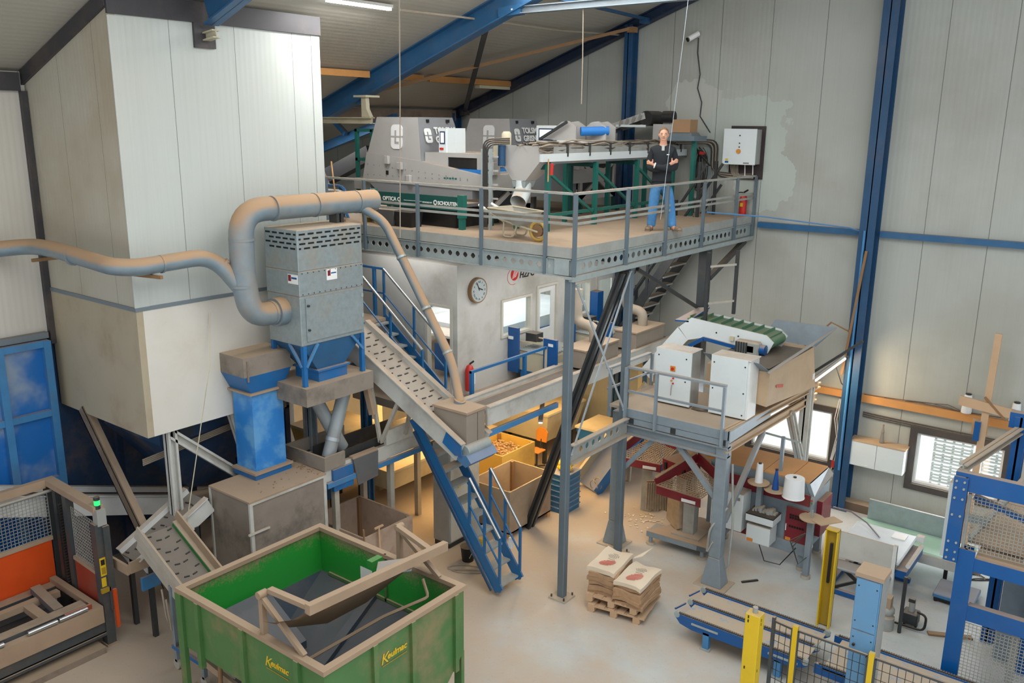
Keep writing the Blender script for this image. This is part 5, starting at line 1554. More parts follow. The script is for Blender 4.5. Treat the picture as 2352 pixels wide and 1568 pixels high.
# weighing units between office and conveyor
def weigher(label, dy):
    t = thing('weighing_unit', label, 'weigher', (-10.3, 14.2 + dy, OZ), 'weighing units before the office')
    y = 14.1 + dy
    MB().box(-10.84, -10.58, y - .12, y - .06, OZ + .2, 3.9).build('panel', 'blue_clean', t)
    MB().box(-9.92, -9.6, y - .14, y - .08, OZ + .1, 3.8).build('panel', 'blue_clean', t)
    for x in (-10.82, -9.8):
        MB().box(x, x + .12, y - .143, y - .12 if x < -10 else y - .139, 3.65, 3.71).build('name_plate', 'white', t)
    mb = MB()
    for k in range(13):
        mb.cyl((-10.66, y + .0 + .085*k, 3.42), (-9.86, y + .0 + .085*k, 3.42), .022, 6)
    mb.build('roller_bed', 'galv', t)
    MB().box(-10.66, -9.86, y - .02, y + 1.1, 3.0, 3.36).build('body', 'cream', t)
    MB().box(-10.6, -9.9, y, y + 1.05, OZ, 3.0).build('base_frame', 'blue', t)
    MB().bar((-10.7, y + .1, 3.56), (-9.95, y + .35, 3.56), .05, .04).build('guide_rail', 'cream', t)
    MB().tube(fillet([(-10.5, y + .3, 3.56), (-10.5, y + .3, 3.66), (-10.2, y + .3, 3.66), (-10.2, y + .3, 3.56)], .04, 2), .02, 6).build('grip', 'cream', t)
    MB().box(-10.62, -10.35, y + .2, y + .45, 3.56, 3.75).build('motor', 'steel_dark', t)
    return t
weigher('weighing unit with blue panels and a roller bed in front of the first office window', 0)
weigher('weighing unit further along the office wall, behind the deck posts', 2.1)
def suction_box(label, dy):
    t = thing('suction_box', label, 'box', (-9.4, 14.6 + dy, 3.3), 'beige suction boxes')
    MB().taper((-9.56, -9.02, 14.15 + dy, 15.4 + dy), 3.26, (-9.56, -9.02, 14.15 + dy, 15.4 + dy), 3.62).build('box_body', 'hood_beige', t)
    MB().box(-9.58, -9.0, 14.13 + dy, 15.42 + dy, 3.62, 3.65).build('lid', 'dust_plain', t)
    MB().tube(fillet([(-9.3, 14.9 + dy, 3.64), (-9.3, 14.9 + dy, 3.95), (-9.75, 14.9 + dy, 4.0), (-9.75, 14.9 + dy, 4.7)], .2, 5), .11, 14).build('hose', 'cable_pale', t, True)
    return t
suction_box('beige suction box with a grey hose stub on the flat conveyor behind the corner post', 0)
suction_box('beige suction box with a hose on the flat conveyor near the dark stair', 2.0)
solo(MB().box(-11.0 + .16, -10.62, 17.1, 17.35, OZ, 4.2), 'blue_cabinet', 'blue_clean', 'tall narrow blue cabinet before the far end of the office wall', 'cabinet')
for x, y in ((-12.7, 11.5), (-9.9, 17.9), (-13.5, 12.6)):
    solo(MB().box(x, x + .14, y, y + .14, 0, OZ - .16), 'office_post', 'blue' if y < 12 else 'cream', {11.5: 'blue post under the office level behind the filter table', 17.9: 'cream post holding the office floor close to the gable wall', 12.6: 'cream post holding the office floor in the yellow-lit space'}[y], 'post')

# ------------------------------------------------------------------ yellow-lit space below the office
def crate(label, x0, x1, y0, y1, h, m='ply', z=0, group='open plywood boxes'):
    t = thing('box_pallet', label, 'box', ((x0+x1)/2, (y0+y1)/2, z), group)
    th = .03
    b = z + .1
    MB().box(x0, x1, y0, y0 + th, b, z + h).build('side_board', m, t)
    MB().box(x0, x1, y1 - th, y1, b, z + h).build('side_board', m, t)
    MB().box(x0, x0 + th, y0 + th, y1 - th, b, z + h).build('side_board', m, t)
    MB().box(x1 - th, x1, y0 + th, y1 - th, b, z + h).build('side_board', m, t)
    MB().box(x0, x1, y0, y1, b, b + .03).build('bottom_board', m, t)
    for x in (x0 + th, x1 - th - .06):
        for y in (y0 + th, y1 - th - .06):
            MB().box(x, x + .06, y, y + .06, b, z + h - .01).build('corner_post', 'wood_dark', t)
    for k in range(3):
        MB().box(x0, x1, y0 + (y1 - y0 - .1) * k/2, y0 + (y1-y0-.1) * k/2 + .1, z, b).build('runner', 'wood', t)
    return t
crate('large open plywood box with pinkish front beside the green hopper', -11.85, -10.42, 9.42, 10.62, 1.0, 'ply_pink')
c2 = crate('large empty plywood box behind the lower end of the blue stair', -10.69, -9.65, 12.55, 13.95, 1.0)
c3 = crate('plywood box partly filled with pale chips in the yellow-lit space', -12.0, -10.95, 13.95, 15.15, 1.0, 'yellow_old')
mb = MB()
random.seed(9)
for k in range(420):
    a = random.random()
    mb.ball((random.uniform(-11.93, -11.02), random.uniform(14.02, 15.08), .72 + .1*math.sin(a*3) + random.uniform(0, .06)), random.uniform(.02, .034), 5, (1.3, 1, .6))
mb.box(-11.94, -11.0, 14.02, 15.1, .14, .74)
o = solo(mb, 'wood_chips', 'crop', 'heap of pale chips inside the yellowish plywood box', 'chips'); o['kind'] = 'stuff'
sh = thing('shovel', 'T-handled shovel standing in front of the pinkish plywood box', 'shovel', (-10.3, 9.75, 0))
MB().cyl((-10.3, 9.7, .02), (-10.36, 9.72, 1.12), .018, 8).build('shaft', 'wood_pale', sh)
MB().bar((-10.36, 9.62, 1.13), (-10.36, 9.82, 1.13), .03, .03).build('grip', 'wood_pale', sh)
MB().box(-10.32, -10.28, 9.6, 9.8, 0, .25).build('blade', 'steel_dark', sh)
solo(MB().cyl((-10.3, 9.35, 0), (-10.38, 9.38, 1.2), .018), 'stick', 'wood_dark', 'brown wooden stick leaning at the corner of the pinkish plywood box', 'stick')
solo(MB().cyl((-11.05, 7.35, 0), (-10.8, 7.45, 1.3), .02), 'wooden_pole', 'wood_pale', 'pale wooden handle leaning on the corner of the large grey box', 'stick')
ec = thing('electric_cabinet', 'tall light grey electric cabinet behind the lower blue stair', 'cabinet', (-10.4, 12.0, 0))
MB().box(-10.72, -10.3, 11.5, 12.4, .1, 2.1).build('housing', 'galv_dusty', ec, bevel=.01)
MB().box(-10.7, -10.32, 11.52, 12.38, 0, .1).build('plinth', 'steel_dark', ec)
MB().box(-10.3, -10.285, 11.53, 12.37, .14, 2.06).build('door', 'offwhite_plate', ec)
MB().cyl((-10.285, 11.75, 1.25), (-10.25, 11.75, 1.25), .04).build('rotary_switch', 'yellow', ec, True)
bc = thing('black_bucket', 'black bucket on the floor beside the foot of the blue stair', 'bucket', (-9.75, 11.35, 0))
MB().lathe((-9.75, 11.4, 0), [(.11, 0), (.14, .28), (.15, .29), (.13, .28)], 14).build('pail', 'black', bc, True)
MB().tube([(-9.9, 11.4, .28), (-9.85, 11.33, .1), (-9.65, 11.33, .1), (-9.6, 11.4, .28)], .008, 5).build('bail', 'steel_light', bc)
solo(MB().box(-9.5, -9.36, 11.36, 11.48, 0, .5).cyl((-9.43, 11.42, .5), (-9.43, 11.42, .55), .07), 'yellow_bollard', 'yellow', 'short yellow bollard behind the foot of the blue stair', 'bollard')
solo(MB().tube([(-9.5 + .35*math.cos(a), 11.1 + .2*math.sin(a*1.3), .015 + .01*math.sin(3*a)) for a in [i*.45 for i in range(20)]], .012, 5), 'floor_cable', 'cable_pale', 'loose cable lying on the floor beside the yellow bollard', 'cable')
for k in range(7):
    t = thing('blue_crate', ('blue plastic crate at the bottom of its stack beside the large empty plywood box', 'blue plastic crate second from the bottom of its stack', 'blue plastic crate third from the bottom of its stack', 'blue plastic crate in the middle of its stack', 'blue plastic crate third from the top of its stack', 'blue plastic crate second from the top of its stack', 'blue plastic crate on top of its stack under the yellow net bag')[k], 'crate', (-9.62, 14.45, k * .125), 'stacked blue crates')
    z = k * .125
    MB().tray(-9.82, -9.42, 14.15, 14.7, z, z + .118, .015).build('tray', 'crate_blue', t)
    MB().box(-9.84, -9.4, 14.13, 14.72, z + .1, z + .12).build('rim', 'blue_pale', t)
mb = MB()
for k in range(9):
    mb.ball((-9.62 + random.uniform(-.1, .1), 14.42 + random.uniform(-.14, .14), .93 + random.uniform(0, .1)), .09, 8, (1, 1, .8))
solo(mb, 'net_bag', 'yellow', 'crumpled yellow net bag on top of the blue crates', 'bag', smooth=True)
sc = thing('work_chair', 'orange plywood swivel chair in the yellow-lit space', 'chair', (-11.35, 15.7, 0))
MB().box(-11.52, -11.22, 15.66, 15.98, .46, .5).build('seat', 'chair_orange', sc, bevel=.015)
MB().prism([(-11.5, 15.98, .66), (-11.22, 15.98, .66), (-11.2, 16.0, .9), (-11.28, 16.0, 1.0), (-11.44, 16.0, 1.0), (-11.53, 16.0, .9)], (0, .03, 0)).build('backrest', 'chair_orange', sc)
MB().cyl((-11.37, 15.82, .1), (-11.37, 15.82, .46), .025).build('column', 'steel_dark', sc)
MB().bar((-11.37, 15.95, .48), (-11.37, 16.0, .75), .03, .02).build('back_bar', 'steel_dark', sc)
for k in range(5):
    a = 2*PI*k/5
    MB().bar((-11.37, 15.82, .09), (-11.37 + .25*math.cos(a), 15.82 + .25*math.sin(a), .05), .03, .03).build('foot', 'steel_dark', sc)
def low_machine(name, label, x0, x1, y0, y1, z0, z1, m, cat='machine'):
    t = thing(name, label, cat, ((x0+x1)/2, (y0+y1)/2, 0))
    MB().taper((x0 + .15, x1 - .15, y0 + .15, y1 - .15), z0, (x0, x1, y0, y1), z1).build('body', m, t)
    MB().box(x0 - .02, x1 + .02, y0 - .02, y1 + .02, z1, z1 + .05).build('rim', 'cream', t)
    for x in (x0 + .2, x1 - .28):
        for y in (y0 + .2, y1 - .28):
            MB().box(x, x + .08, y, y + .08, 0, z0 + .05).build('leg', 'steel_dark', t)
    return t
low_machine('washing_trough', 'long cream trough behind the chip box in the yellow-lit space', -13.6, -11.2, 16.0, 17.6, .6, 1.3, 'cream')
lm2 = low_machine('yellow_hopper', 'yellow-lit rusty hopper below the filter table', -14.2, -13.0, 10.9, 12.2, .9, 1.8, 'yellow_old')
MB().cyl((-12.9, 11.4, 1.5), (-12.5, 11.4, 1.5), .14, 12).build('motor', 'steel_dark', lm2, True)
low_machine('cream_conveyor', 'low cream conveyor bed behind the trough conveyor', -13.6, -12.2, 11.8, 15.4, .5, .95, 'cream')
tm = thing('tilted_conveyor', 'blue and cream conveyor standing tilted near the small platform', 'conveyor', (-9.8, 16, 0))
p, q = V((-9.75, 15.5, .12)), V((-9.0, 17.2, 2.1))
MB().bar(p, q, .06, .36, (0, -.75, .65), -.3).build('side_plate', 'cream', tm)
MB().bar(p, q, .06, .36, (0, -.75, .65), .3).build('side_plate', 'blue', tm)
MB().bar(p, q, .55, .05, (0, -.75, .65), 0, -.1).build('belt', 'blue', tm)
MB().bar((-9.3, 16.6, 0), (-9.25, 16.6, 1.3), .07, .07, (0, 1, 0)).build('leg', 'beige_frame', tm)
MB().tube([(-9.5 + .12*math.cos(a), 15.35 + .03*a, .22 + .14*math.sin(a)) for a in [i*.6 for i in range(20)]], .012, 5).build('loose_cable', 'cable_pale', tm)
bx2 = low_machine('blue_hopper', 'blue hopper with a pointed bottom behind the tilted conveyor', -10.6, -9.7, 16.3, 17.3, .35, 1.1, 'blue')
area('work_light', (-12.2, 13.2, 2.5), (2.2, 2.2), 125, (1, .62, .24))
area('work_light', (-10.8, 15.6, 2.5), (1.4, 2.6), 80, (1, .64, .27))
area('under_deck_light', (-9.0, 14.5, 5.5), (1.6, 5), 115, (1, .98, .95))
area('stair_light', (-12.0, 11.9, 5.9), (2, .6), 22, (1, .98, .95))
area('office_light', (-13.3, 15.4, 5.2), (3.6, 4.6), 190, (1, .98, .95))

# ------------------------------------------------------------------ box tipper with cage at the left edge
bt = thing('box_tipper', 'orange box tipper with a mesh cage and a green signal light at the left edge', 'box tipper', (-13.1, 4.5, 0))
XF, XB, YR = -12.38, -13.92, 5.86
HT = 2.3
MB().box(XF - .1, XF + .06, YR - .1, YR + .04, 0, HT - .25).build('front_post', 'iron', bt)
MB().box(XF + .02, XF + .1, YR + .0, YR + .1, .6, HT - .3).build('post_cover', 'iron', bt)
MB().box(XF - .12, XF + .08, YR - .12, YR + .06, 0, .03).build('base_plate', 'dust_plain', bt)
MB().box(XF - .06, XF + .08, YR - .06, YR + .08, HT - .28, HT - .02).build('switch_box', 'grey_side', bt)
MB().bar((XB - .05, YR, HT + .02), (XF + .02, YR, HT - .02), .16, .1).build('top_beam', 'dust_plain', bt)
MB().bar((XB, YR + .05, HT), (XB, 1.5, HT), .1, .14).build('back_beam', 'dust_plain', bt)
MB().cyl((XB + .12, YR, HT - .1), (XB + .12, 1.5, HT - .1), .025).build('pipe', 'galv_dusty', bt, True)
for x, w in ((XB, .12), (XB + .3, .1), (XB + .62, .12)):
    MB().box(x - w/2, x + w/2, YR - .08, YR + .04, 0, HT - .05).build('guide_post', 'steel_dark' if x < XB + .5 else 'iron', bt)
mb = MB()
for k in range(36):
    mb.box(XB + .45, XB + .5, YR - .1, YR - .06, .3 + k*.05, .325 + k*.05)
mb.build('lift_chain', 'black', bt)
MB().grid((XB + .06, 1.6, 1.42), (0, YR - 1.68, 0), (0, 0, .78), 74, 14, .008).build('mesh_panel', 'galv_dusty', bt)
MB().grid((XB + .75, YR - .04, 1.25), (.68, 0, -.05), (0, 0, .85), 13, 16, .008).build('mesh_panel', 'galv_dusty', bt)
MB().bar((XB + .7, YR - .04, 1.22), (XF - .1, YR - .04, 1.18), .06, .06).build('mesh_frame', 'dust_plain', bt)
MB().bar((XB + .06, 1.6, 1.38), (XB + .06, YR - .08, 1.38), .06, .07).build('mesh_frame', 'dust_plain', bt)
MB().box(XB + .02, XB + .07, 1.5, YR - .1, .5, 1.34).build('back_sheet', 'orange', bt)
MB().box(XB + .72, XF - .12, YR - .06, YR - .02, .3, 1.18).build('side_sheet', 'red_worn', bt)
s = MB().box(XF + .06, XF + .066, YR - .09, YR - .0, 1.2, 1.5).build('warning_label', 'yellow', bt)
MB().box(XF + .066, XF + .069, YR - .075, YR - .015, 1.38, 1.47).build('printed_mark', 'black', s)
MB().box(XF + .066, XF + .069, YR - .075, YR - .015, 1.23, 1.34).build('printed_line', 'yellow_dark', s)
MB().box(XF + .06, XF + .066, YR - .09, YR - .02, 1.02, 1.17).build('warning_label', 'yellow', bt)
MB().box(XF + .06, XF + .1, YR - .12, YR + .02, .93, 1.0).build('button_box', 'yellow_dark', bt)
MB().box(XF + .1, XF + .14, YR + .04, YR + .09, .3, .95).build('safety_edge', 'orange', bt)
lt = MB().cyl((XF, YR, HT - .02), (XF, YR, HT + .04), .045, 14).build('signal_light', 'steel_dark', bt, True)
MB().cyl((XF, YR, HT + .04), (XF, YR, HT + .12), .042, 14).build('green_lens', 'beacon_green', lt, True)
MB().cyl((XF, YR, HT + .12), (XF, YR, HT + .17), .045, 14).build('lamp_cap', 'steel_dark', lt, True)
# tipping bed
mb = MB(); mb.chan((XF - .02, 1.5, .36), (XF - .02, YR - .1, .36), .1, .24, .02); mb.box(XF - .14, XF + .06, 1.5, YR - .1, .2, .24)
mb.build('front_beam', 'iron', bt)
MB().box(XF - .05, XF + .08, 1.5, YR - .12, .44, .72).build('front_rail', 'rim_dust', bt)
MB().box(XF - .26, XF - .06, 1.5, YR - .3, .66, .78).build('roller_beam', 'iron', bt)
for y0 in (3.9, 4.65, 5.1):
    MB().cyl((XF + .03, y0, .76), (XF + .03, y0 + .42, .76), .035, 10).build('roller', 'bright_tube', bt, True)
MB().box(XF - .4, XF - .26, 1.5, YR - .35, .6, .7).build('bed_rail', 'dust_plain', bt)
MB().box(XB + .5, XB + .62, 1.5, YR - .3, .6, .7).build('bed_rail', 'dust_plain', bt)
MB().box(XB + .1, XB + .3, 1.5, YR - .2, .55, .64).build('bed_rail', 'iron', bt)
for y in (5.0, 4.2, 3.0):
    MB().box(XB + .62, XF - .4, y, y + .14, .58, .68).build('bed_cross', 'dust_plain', bt)
MB().prism([(XB + .3, 5.25, .68), (XF - .35, 5.2, .64), (XF - .35, 5.34, .64), (XB + .3, 5.4, .68)], (0, 0, .1)).build('rubber_strip', 'rubber', bt)
MB().box(XB + .1, XF - .05, YR - .22, YR - .12, .62, .72).build('end_rail', 'dust_plain', bt)
MB().box(XF - .02, XF + .02, 5.2, 5.6, .72, .8).build('red_plate', 'red_worn', bt)
MB().cyl((XB + .9, 3.2, .35), (XB + 1.0, 4.9, .48), .03, 10).build('tilt_cylinder', 'bright_tube', bt, True)
MB().box(XB, XF - .1, 1.5, YR - .1, .12, .16).build('bottom_sheet', 'steel_dark', bt)
MB().box(XF - .1, XF + .2, 1.5, YR - .2, 0, .1).build('floor_kerb', 'dust_dark', bt)

# ------------------------------------------------------------------ green dosing hopper in front
HX0, HX1, HY0, HY1, HZ = -9.85, -6.88, 5.55, 8.02, 2.0
gh = thing('green_hopper', 'large open green steel hopper with dusty rim in the foreground', 'hopper', (-8.4, 6.8, 0))
th = .012
mb = MB()
i0, i1, j0, j1 = HX0 + .06, HX1 - .06, HY0 + .06, HY1 - .06
mb.add([(i0, j0, HZ), (i1, j0, HZ), (i1, j1, HZ), (i0, j1, HZ), (i0, j0, 1.25), (i1, j0, 1.25), (i1, j1, 1.25), (i0, j1, 1.25)], [(0, 1, 5, 4), (1, 2, 6, 5), (2, 3, 7, 6), (3, 0, 4, 7)])
mb.build('inner_wall', 'green_in', gh)
# sloping slate floor falls towards a belt along the x axis
mb = MB()
yb0, yb1, zb = 6.35, 6.75, .62
mb.add([(i0, j1, 1.25), (i1, j1, 1.25), (i1, yb1, zb), (i0 + .3, yb1, zb), (i0, j0, 1.25), (i1, j0, 1.25), (i1, yb0, zb), (i0 + .3, yb0, zb)], [(0, 1, 2, 3), (4, 7, 6, 5), (3, 2, 6, 7), (0, 3, 7, 4), (1, 5, 6, 2)])
mb.build('sloping_floor', 'slate', gh)
mb = MB(); mb.bar((i0 + .2, j1 - .02, 1.27), (i1, j1 - .02, 1.27), .03, .05); mb.bar((i1 - .02, j0, 1.27), (i1 - .02, j1, 1.27), .03, .05); mb.bar((-8.35, j1 - .02, 1.25), (-8.35, j1 - .02, HZ), .03, .03)
mb.build('inner_edge', 'hopper_out', gh)
MB().bar((-8.6, j1 - .05, 1.26), (-8.5, yb1, .66), .14, .1).build('bed_divider', 'slate', gh)
MB().prism([(i0 + .06, 6.9, 1.3), (i0 + .9, 6.9, .8), (i0 + .9, 6.2, .8), (i0 + .06, 6.2, 1.3)], (0, 0, .12)).build('baffle', 'slate', gh)
# outer shell: full-depth right end, tapered left
mb = MB()
def shell(x0, x1, y0, y1):
    return [(x0, y0), (x1, y0), (x1, y1), (x0, y1)]
o = [(HX0 + .03, HY0 + .03), (HX1 - .03, HY0 + .03), (HX1 - .03, HY1 - .03), (HX0 + .03, HY1 - .03)]
zt = HZ - .02
mb.add([(o[0][0], o[0][1], zt), (o[1][0], o[1][1], zt), (o[1][0], o[1][1], 1.15), (o[0][0], o[0][1], 1.15),
        (-7.3, 6.35, .75), (-9.5, 6.35, .75)], [(0, 1, 2, 3), (3, 2, 4, 5)])
mb.add([(o[1][0], o[1][1], zt), (o[2][0], o[2][1], zt), (o[2][0], o[2][1], 1.0), (o[2][0] - .0, o[2][1] - .4, .62), (o[1][0], o[1][1] + .35, .5), (o[1][0], o[1][1], .95)], [(0, 1, 2, 3, 4, 5)])
mb.add([(o[0][0], o[0][1], zt), (o[3][0], o[3][1], zt), (o[3][0], o[3][1], 1.2), (o[0][0] , o[0][1], 1.2)], [(0, 1, 2, 3)])
mb.add([(o[2][0], o[2][1], zt), (o[3][0], o[3][1], zt), (o[3][0], o[3][1], 1.2), (o[2][0], o[2][1], 1.0), (-7.4, 6.9, .6), (-9.4, 6.9, .6)], [(0, 1, 2, 3), (2, 3, 5, 4)])
mb.build('outer_shell', 'hopper_out', gh)
mb = MB(); w = .1
mb.box(HX0, HX1, HY0, HY0 + w, HZ - .06, HZ); mb.box(HX0, HX1, HY1 - w, HY1, HZ - .06, HZ); mb.box(HX0, HX0 + w, HY0 + w, HY1 - w, HZ - .06, HZ); mb.box(HX1 - w, HX1, HY0 + w, HY1 - w, HZ - .06, HZ)
mb.build('rim', 'rim_dust', gh)
for x in (HX0 + .45, -8.45, -7.4):
    MB().box(x, x + .08, HY0 - .02, HY0 + .05, 1.0, HZ - .05).build('stiffener', 'hopper_out', gh)
for y in (6.3, 6.95, HY1 - .25):
    MB().box(HX1 - .05, HX1 + .02, y, y + .07, .8, HZ - .05).build('stiffener', 'hopper_out', gh)
for x, y in ((HX0 - .0, HY0 - .01), (HX1 - .17, HY0 - .01), (HX1 - .17, HY1 - .07), (HX0 - .0, HY1 - .05)):
    MB().box(x, x + .13, y, y + .06, 0, HZ - .06 if x < -9 else 1.0).build('leg', 'hopper_out', gh)
MB().bar((HX0 + .1, HY0 + .1, .5), (HX1 - .15, HY0 + .1, .5), .08, .1).build('frame_bar', 'hopper_out', gh)
MB().bar((HX1 - .12, HY1 - .2, .25), (HX1 - .12, HY0 + .1, .25), .08, .1).build('frame_bar', 'hopper_out', gh)
MB().cyl((-9.3, 6.1, .55), (-8.9, 6.1, .55), .13, 14).build('drive_motor', 'steel_dark', gh, True)
MB().bar((-9.75, 5.75, .9), (-8.6, 5.9, .55), .05, .1).build('frame_bar', 'dust_plain', gh)
MB().cyl((-9.2, 5.7, .6), (-9.2, 5.72, 1.05), .03, 10).build('lever', 'wood_dark', gh, True)
MB().box(-9.6, -9.2, 5.8, 6.2, .1, .4).build('gear_housing', 'black', gh)
def keul(org, xd, up):
    text('lettering', 'K', .2, org, xd, up, 'yellow', gh, .003, .25, 0)
    o = V(org) + V(xd).normalized() * .11 + V(up).normalized() * .035
    text('lettering', 'eulmac', .118, o, xd, up, 'yellow', gh, .003, .25, .003)
    n = V(xd).normalized()
    p = V(org) + n * .03 - V(up) * .028 + n.cross(V(up)) * .002
    MB().bar(p, p + n * .42, .004, .01).build('printed_line', 'yellow_dark', gh)
keul((HX1 - .022, 6.44, 1.6), (0, 1, .0), (0, 0, 1))
keul((-8.0, HY0 + .026, 1.62), (1, 0, 0), (0, 0, 1))
# level flap: two uprights on the rim carry a tilted board with curtain
def flap_upright(y, s):
    q = MB()
    q.bar((-8.05, y, HZ), (-8.05, y, HZ + .52), .07, .07, (0, 1, 0)); q.bar((-8.05, y, HZ + .48), (-7.3, y, HZ), .06, .06, (0, 1, 0))
    q.build('flap_support', 'rim_dust', gh)
    q = MB(); q.cyl((-8.05, y - .06, HZ + .52), (-8.05, y + .06, HZ + .52), .05); q.build('pivot', 'rim_dust', gh, True)
    q = MB(); q.bar((-8.0, y + s*.08, HZ + .56), (-7.3, y + s*.12, HZ + (.57 if s > 0 else .42)), .06, .08, (0, 1, 0)); q.build('flap_arm', 'rim_dust', gh)
flap_upright(HY0 + .08, 1); flap_upright(HY1 - .08, -1)
MB().bar((-7.3, HY0 + .15, HZ + .56), (-7.3, HY1 + .05, HZ + .42), .09, .12).build('flap_beam', 'rim_dust', gh)
mb = MB()
T = [(-7.32, 5.5, 2.52), (-7.32, 5.9, 2.51), (-7.32, 6.4, 2.48), (-7.32, 7.0, 2.45), (-7.32, 7.6, 2.41), (-7.32, 8.0, 2.39)]
B = [(-7.9, 5.5, 2.28), (-7.9, 5.9, 2.0), (-7.87, 6.45, 1.8), (-7.85, 7.1, 1.8), (-7.8, 7.6, 1.95), (-7.7, 8.0, 2.12)]
mb.add(T + [V(a).lerp(V(b), .5) + V((-.06, 0, -.05)) for a, b in zip(T, B)] + B, [(r*6 + i, r*6 + i + 1, r*6 + i + 7, r*6 + i + 6) for r in (0, 1) for i in range(5)])
mb.build('curtain', 'curtain_brown', gh, True)
MB().bar((-7.35, HY1 - .55, HZ + .38), (-7.7, HY1 - .85, HZ + .32), .34, .02).build('sensor_plate', 'galv_blue', gh)
MB().box(-8.0, -7.9, HY1 - .75, HY1 - .55, HZ + .2, HZ + .3).build('sensor', 'hopper_green', gh)
MB().tube(fillet([(-7.45, HY1 - .25, HZ + .0), (-7.3, HY1 - .3, HZ - .2), (-7.55, HY1 - .9, HZ - .3), (-7.6, HY0 + .2, HZ - .32)], .05, 2), .022, 6).build('flap_bar', 'rim_dust', gh)
MB().box(-8.9, -8.65, j1 - .006, j1 - .002, 1.42, 1.62).build('white_sticker', 'white', gh)
ms = thing('grid_mat', 'flat wooden frame with mesh lying on the floor before the green hopper leg', 'frame', (-9.2, 4.9, 0))
mb = MB(); mb.box(-10.55, -9.9, 5.45, 5.6, 0, .05); mb.box(-10.55, -10.4, 5.0, 5.45, 0, .05); mb.box(-10.05, -9.9, 5.0, 5.45, 0, .05); mb.box(-10.55, -9.9, 4.85, 5.0, 0, .05)
mb.build('border', 'rim_dust', ms)
MB().box(-10.4, -10.05, 5.0, 5.45, .015, .03).build('mesh', 'rubber', ms)

# ------------------------------------------------------------------ pallet with paper sacks
def pallet(label, ox, oy, z, rot):
    t = thing('wooden_pallet', label, 'pallet', (ox, oy, z), 'pallets under the paper sacks')
    R = Matrix.Translation((ox, oy, z)) @ Matrix.Rotation(rot, 4, 'Z')
    for k in range(3):
        x = -.46 + .41 * k
        MB().box(-.5 + .4*k + (.0 if k else 0), -.5 + .4*k + .1, -.42, .42, 0, .02).moved(R).build('bottom_board', 'wood_pale', t)
        for y in (-.42, -.06, .3):
            MB().box(-.5 + .4*k, -.5 + .4*k + .12, y, y + .12, .02, .1).moved(R).build('block', 'wood_pale', t)
    for y in (-.42, -.06, .32):
        MB().box(-.5, .5, y, y + .12, .1, .12).moved(R).build('cross_board', 'wood_pale', t)
    for k in range(6):
        MB().box(-.5 + .176*k, -.5 + .176*k + .12, -.42, .43, .12, .14).moved(R).build('deck_board', 'wood_pale', t)
    return t
pallet('lower of two wooden pallets under the stacked paper sacks', -6.6, 11.82, 0, .18)
pallet('upper of two wooden pallets under the stacked paper sacks', -6.64, 11.84, .15, .12)
random.seed(21)
def sack(label, cx, cy, z, rot, h, last, sub):
    t = thing('paper_sack_bundle', label, 'paper sacks', (cx, cy, z), 'bundles of paper sacks on the pallets')
    mb = MB()
    n = 6
    W, D = .25, .38
    top = []
    for i in range(n + 1):
        for j in range(n + 1):
            u, v = i/n*2 - 1, j/n*2 - 1
            dz = .012*math.sin(3*u + sub) + .012*math.cos(4*v + sub*2) + (.03 if last else .0) * (u*u*v) - .012*(u**4 + v**4)
            top.append(V((u*W, v*D*(1 + .02*math.sin(5*u)), h + dz)))
    R = Matrix.Translation((cx, cy, z)) @ Matrix.Rotation(rot, 4, 'Z')
    o = len(mb.v)
    mb.v += [R @ p for p in top]
    bot = [V((p.x, p.y, p.z - h)) for p in top]
    mb.v += [R @ p for p in bot]
    k = n + 1
    N = k*k
    for i in range(n):
        for j in range(n):
            a = i*k + j
            mb.f.append([a, a + k, a + k + 1, a + 1])
            mb.f.append([a + N, a + N + 1, a + N + k + 1, a + N + k])
    ring = [i*k for i in range(n)] + [n*k + j for j in range(n)] + [i*k + n for i in range(n, 0, -1)] + [j for j in range(n, 0, -1)]
    for a, b in zip(ring, ring[1:] + ring[:1]):
        mb.f.append([a, a + N, b + N, b])
    mb.build('paper_stack', 'paper' if last else 'paper_side', t, True)
    if last:
        def pt(u, v):
            i, j = min(n-1, int((u+1)/2*n)), min(n-1, int((v+1)/2*n))
            fu, fv = (u+1)/2*n - i, (v+1)/2*n - j
            p = top[i*k+j]*(1-fu)*(1-fv) + top[(i+1)*k+j]*fu*(1-fv) + top[i*k+j+1]*(1-fu)*fv + top[(i+1)*k+j+1]*fu*fv
            return R @ (p + V((0, 0, .006)))
        mb = MB()
        for q in range(-3, 4):      # striped red disc, stripes follow the bent paper
            y0 = -.34 + q*.085
            hw = .5 * math.sqrt(max(0, 1 - (q/3.6)**2))
            for a in range(5):
                u0, u1 = -hw + 2*hw*a/5 + q*.02, -hw + 2*hw*(a+1)/5 + q*.02
                sl = .06
                mb.add([pt(u0, y0 + u0*.18), pt(u1, y0 + u1*.18), pt(u1, y0 + .05 + u1*.18), pt(u0, y0 + .05 + u0*.18)], [(0, 1, 2, 3)])
        mb.build('red_print', 'print_red', t)
        mb = MB()
        for q, (v, w) in enumerate(((.2, .3), (.3, .42), (.4, .36), (.06, .25), (.52, .2))):
            for a in range(6):
                u0, u1 = -w + 2*w*a/6, -w + 2*w*(a+.7)/6
                mb.add([pt(u0, v), pt(u1, v), pt(u1, v + .035), pt(u0, v + .035)], [(0, 1, 2, 3)])
        mb.build('grey_print', 'print_grey', t)
    return t
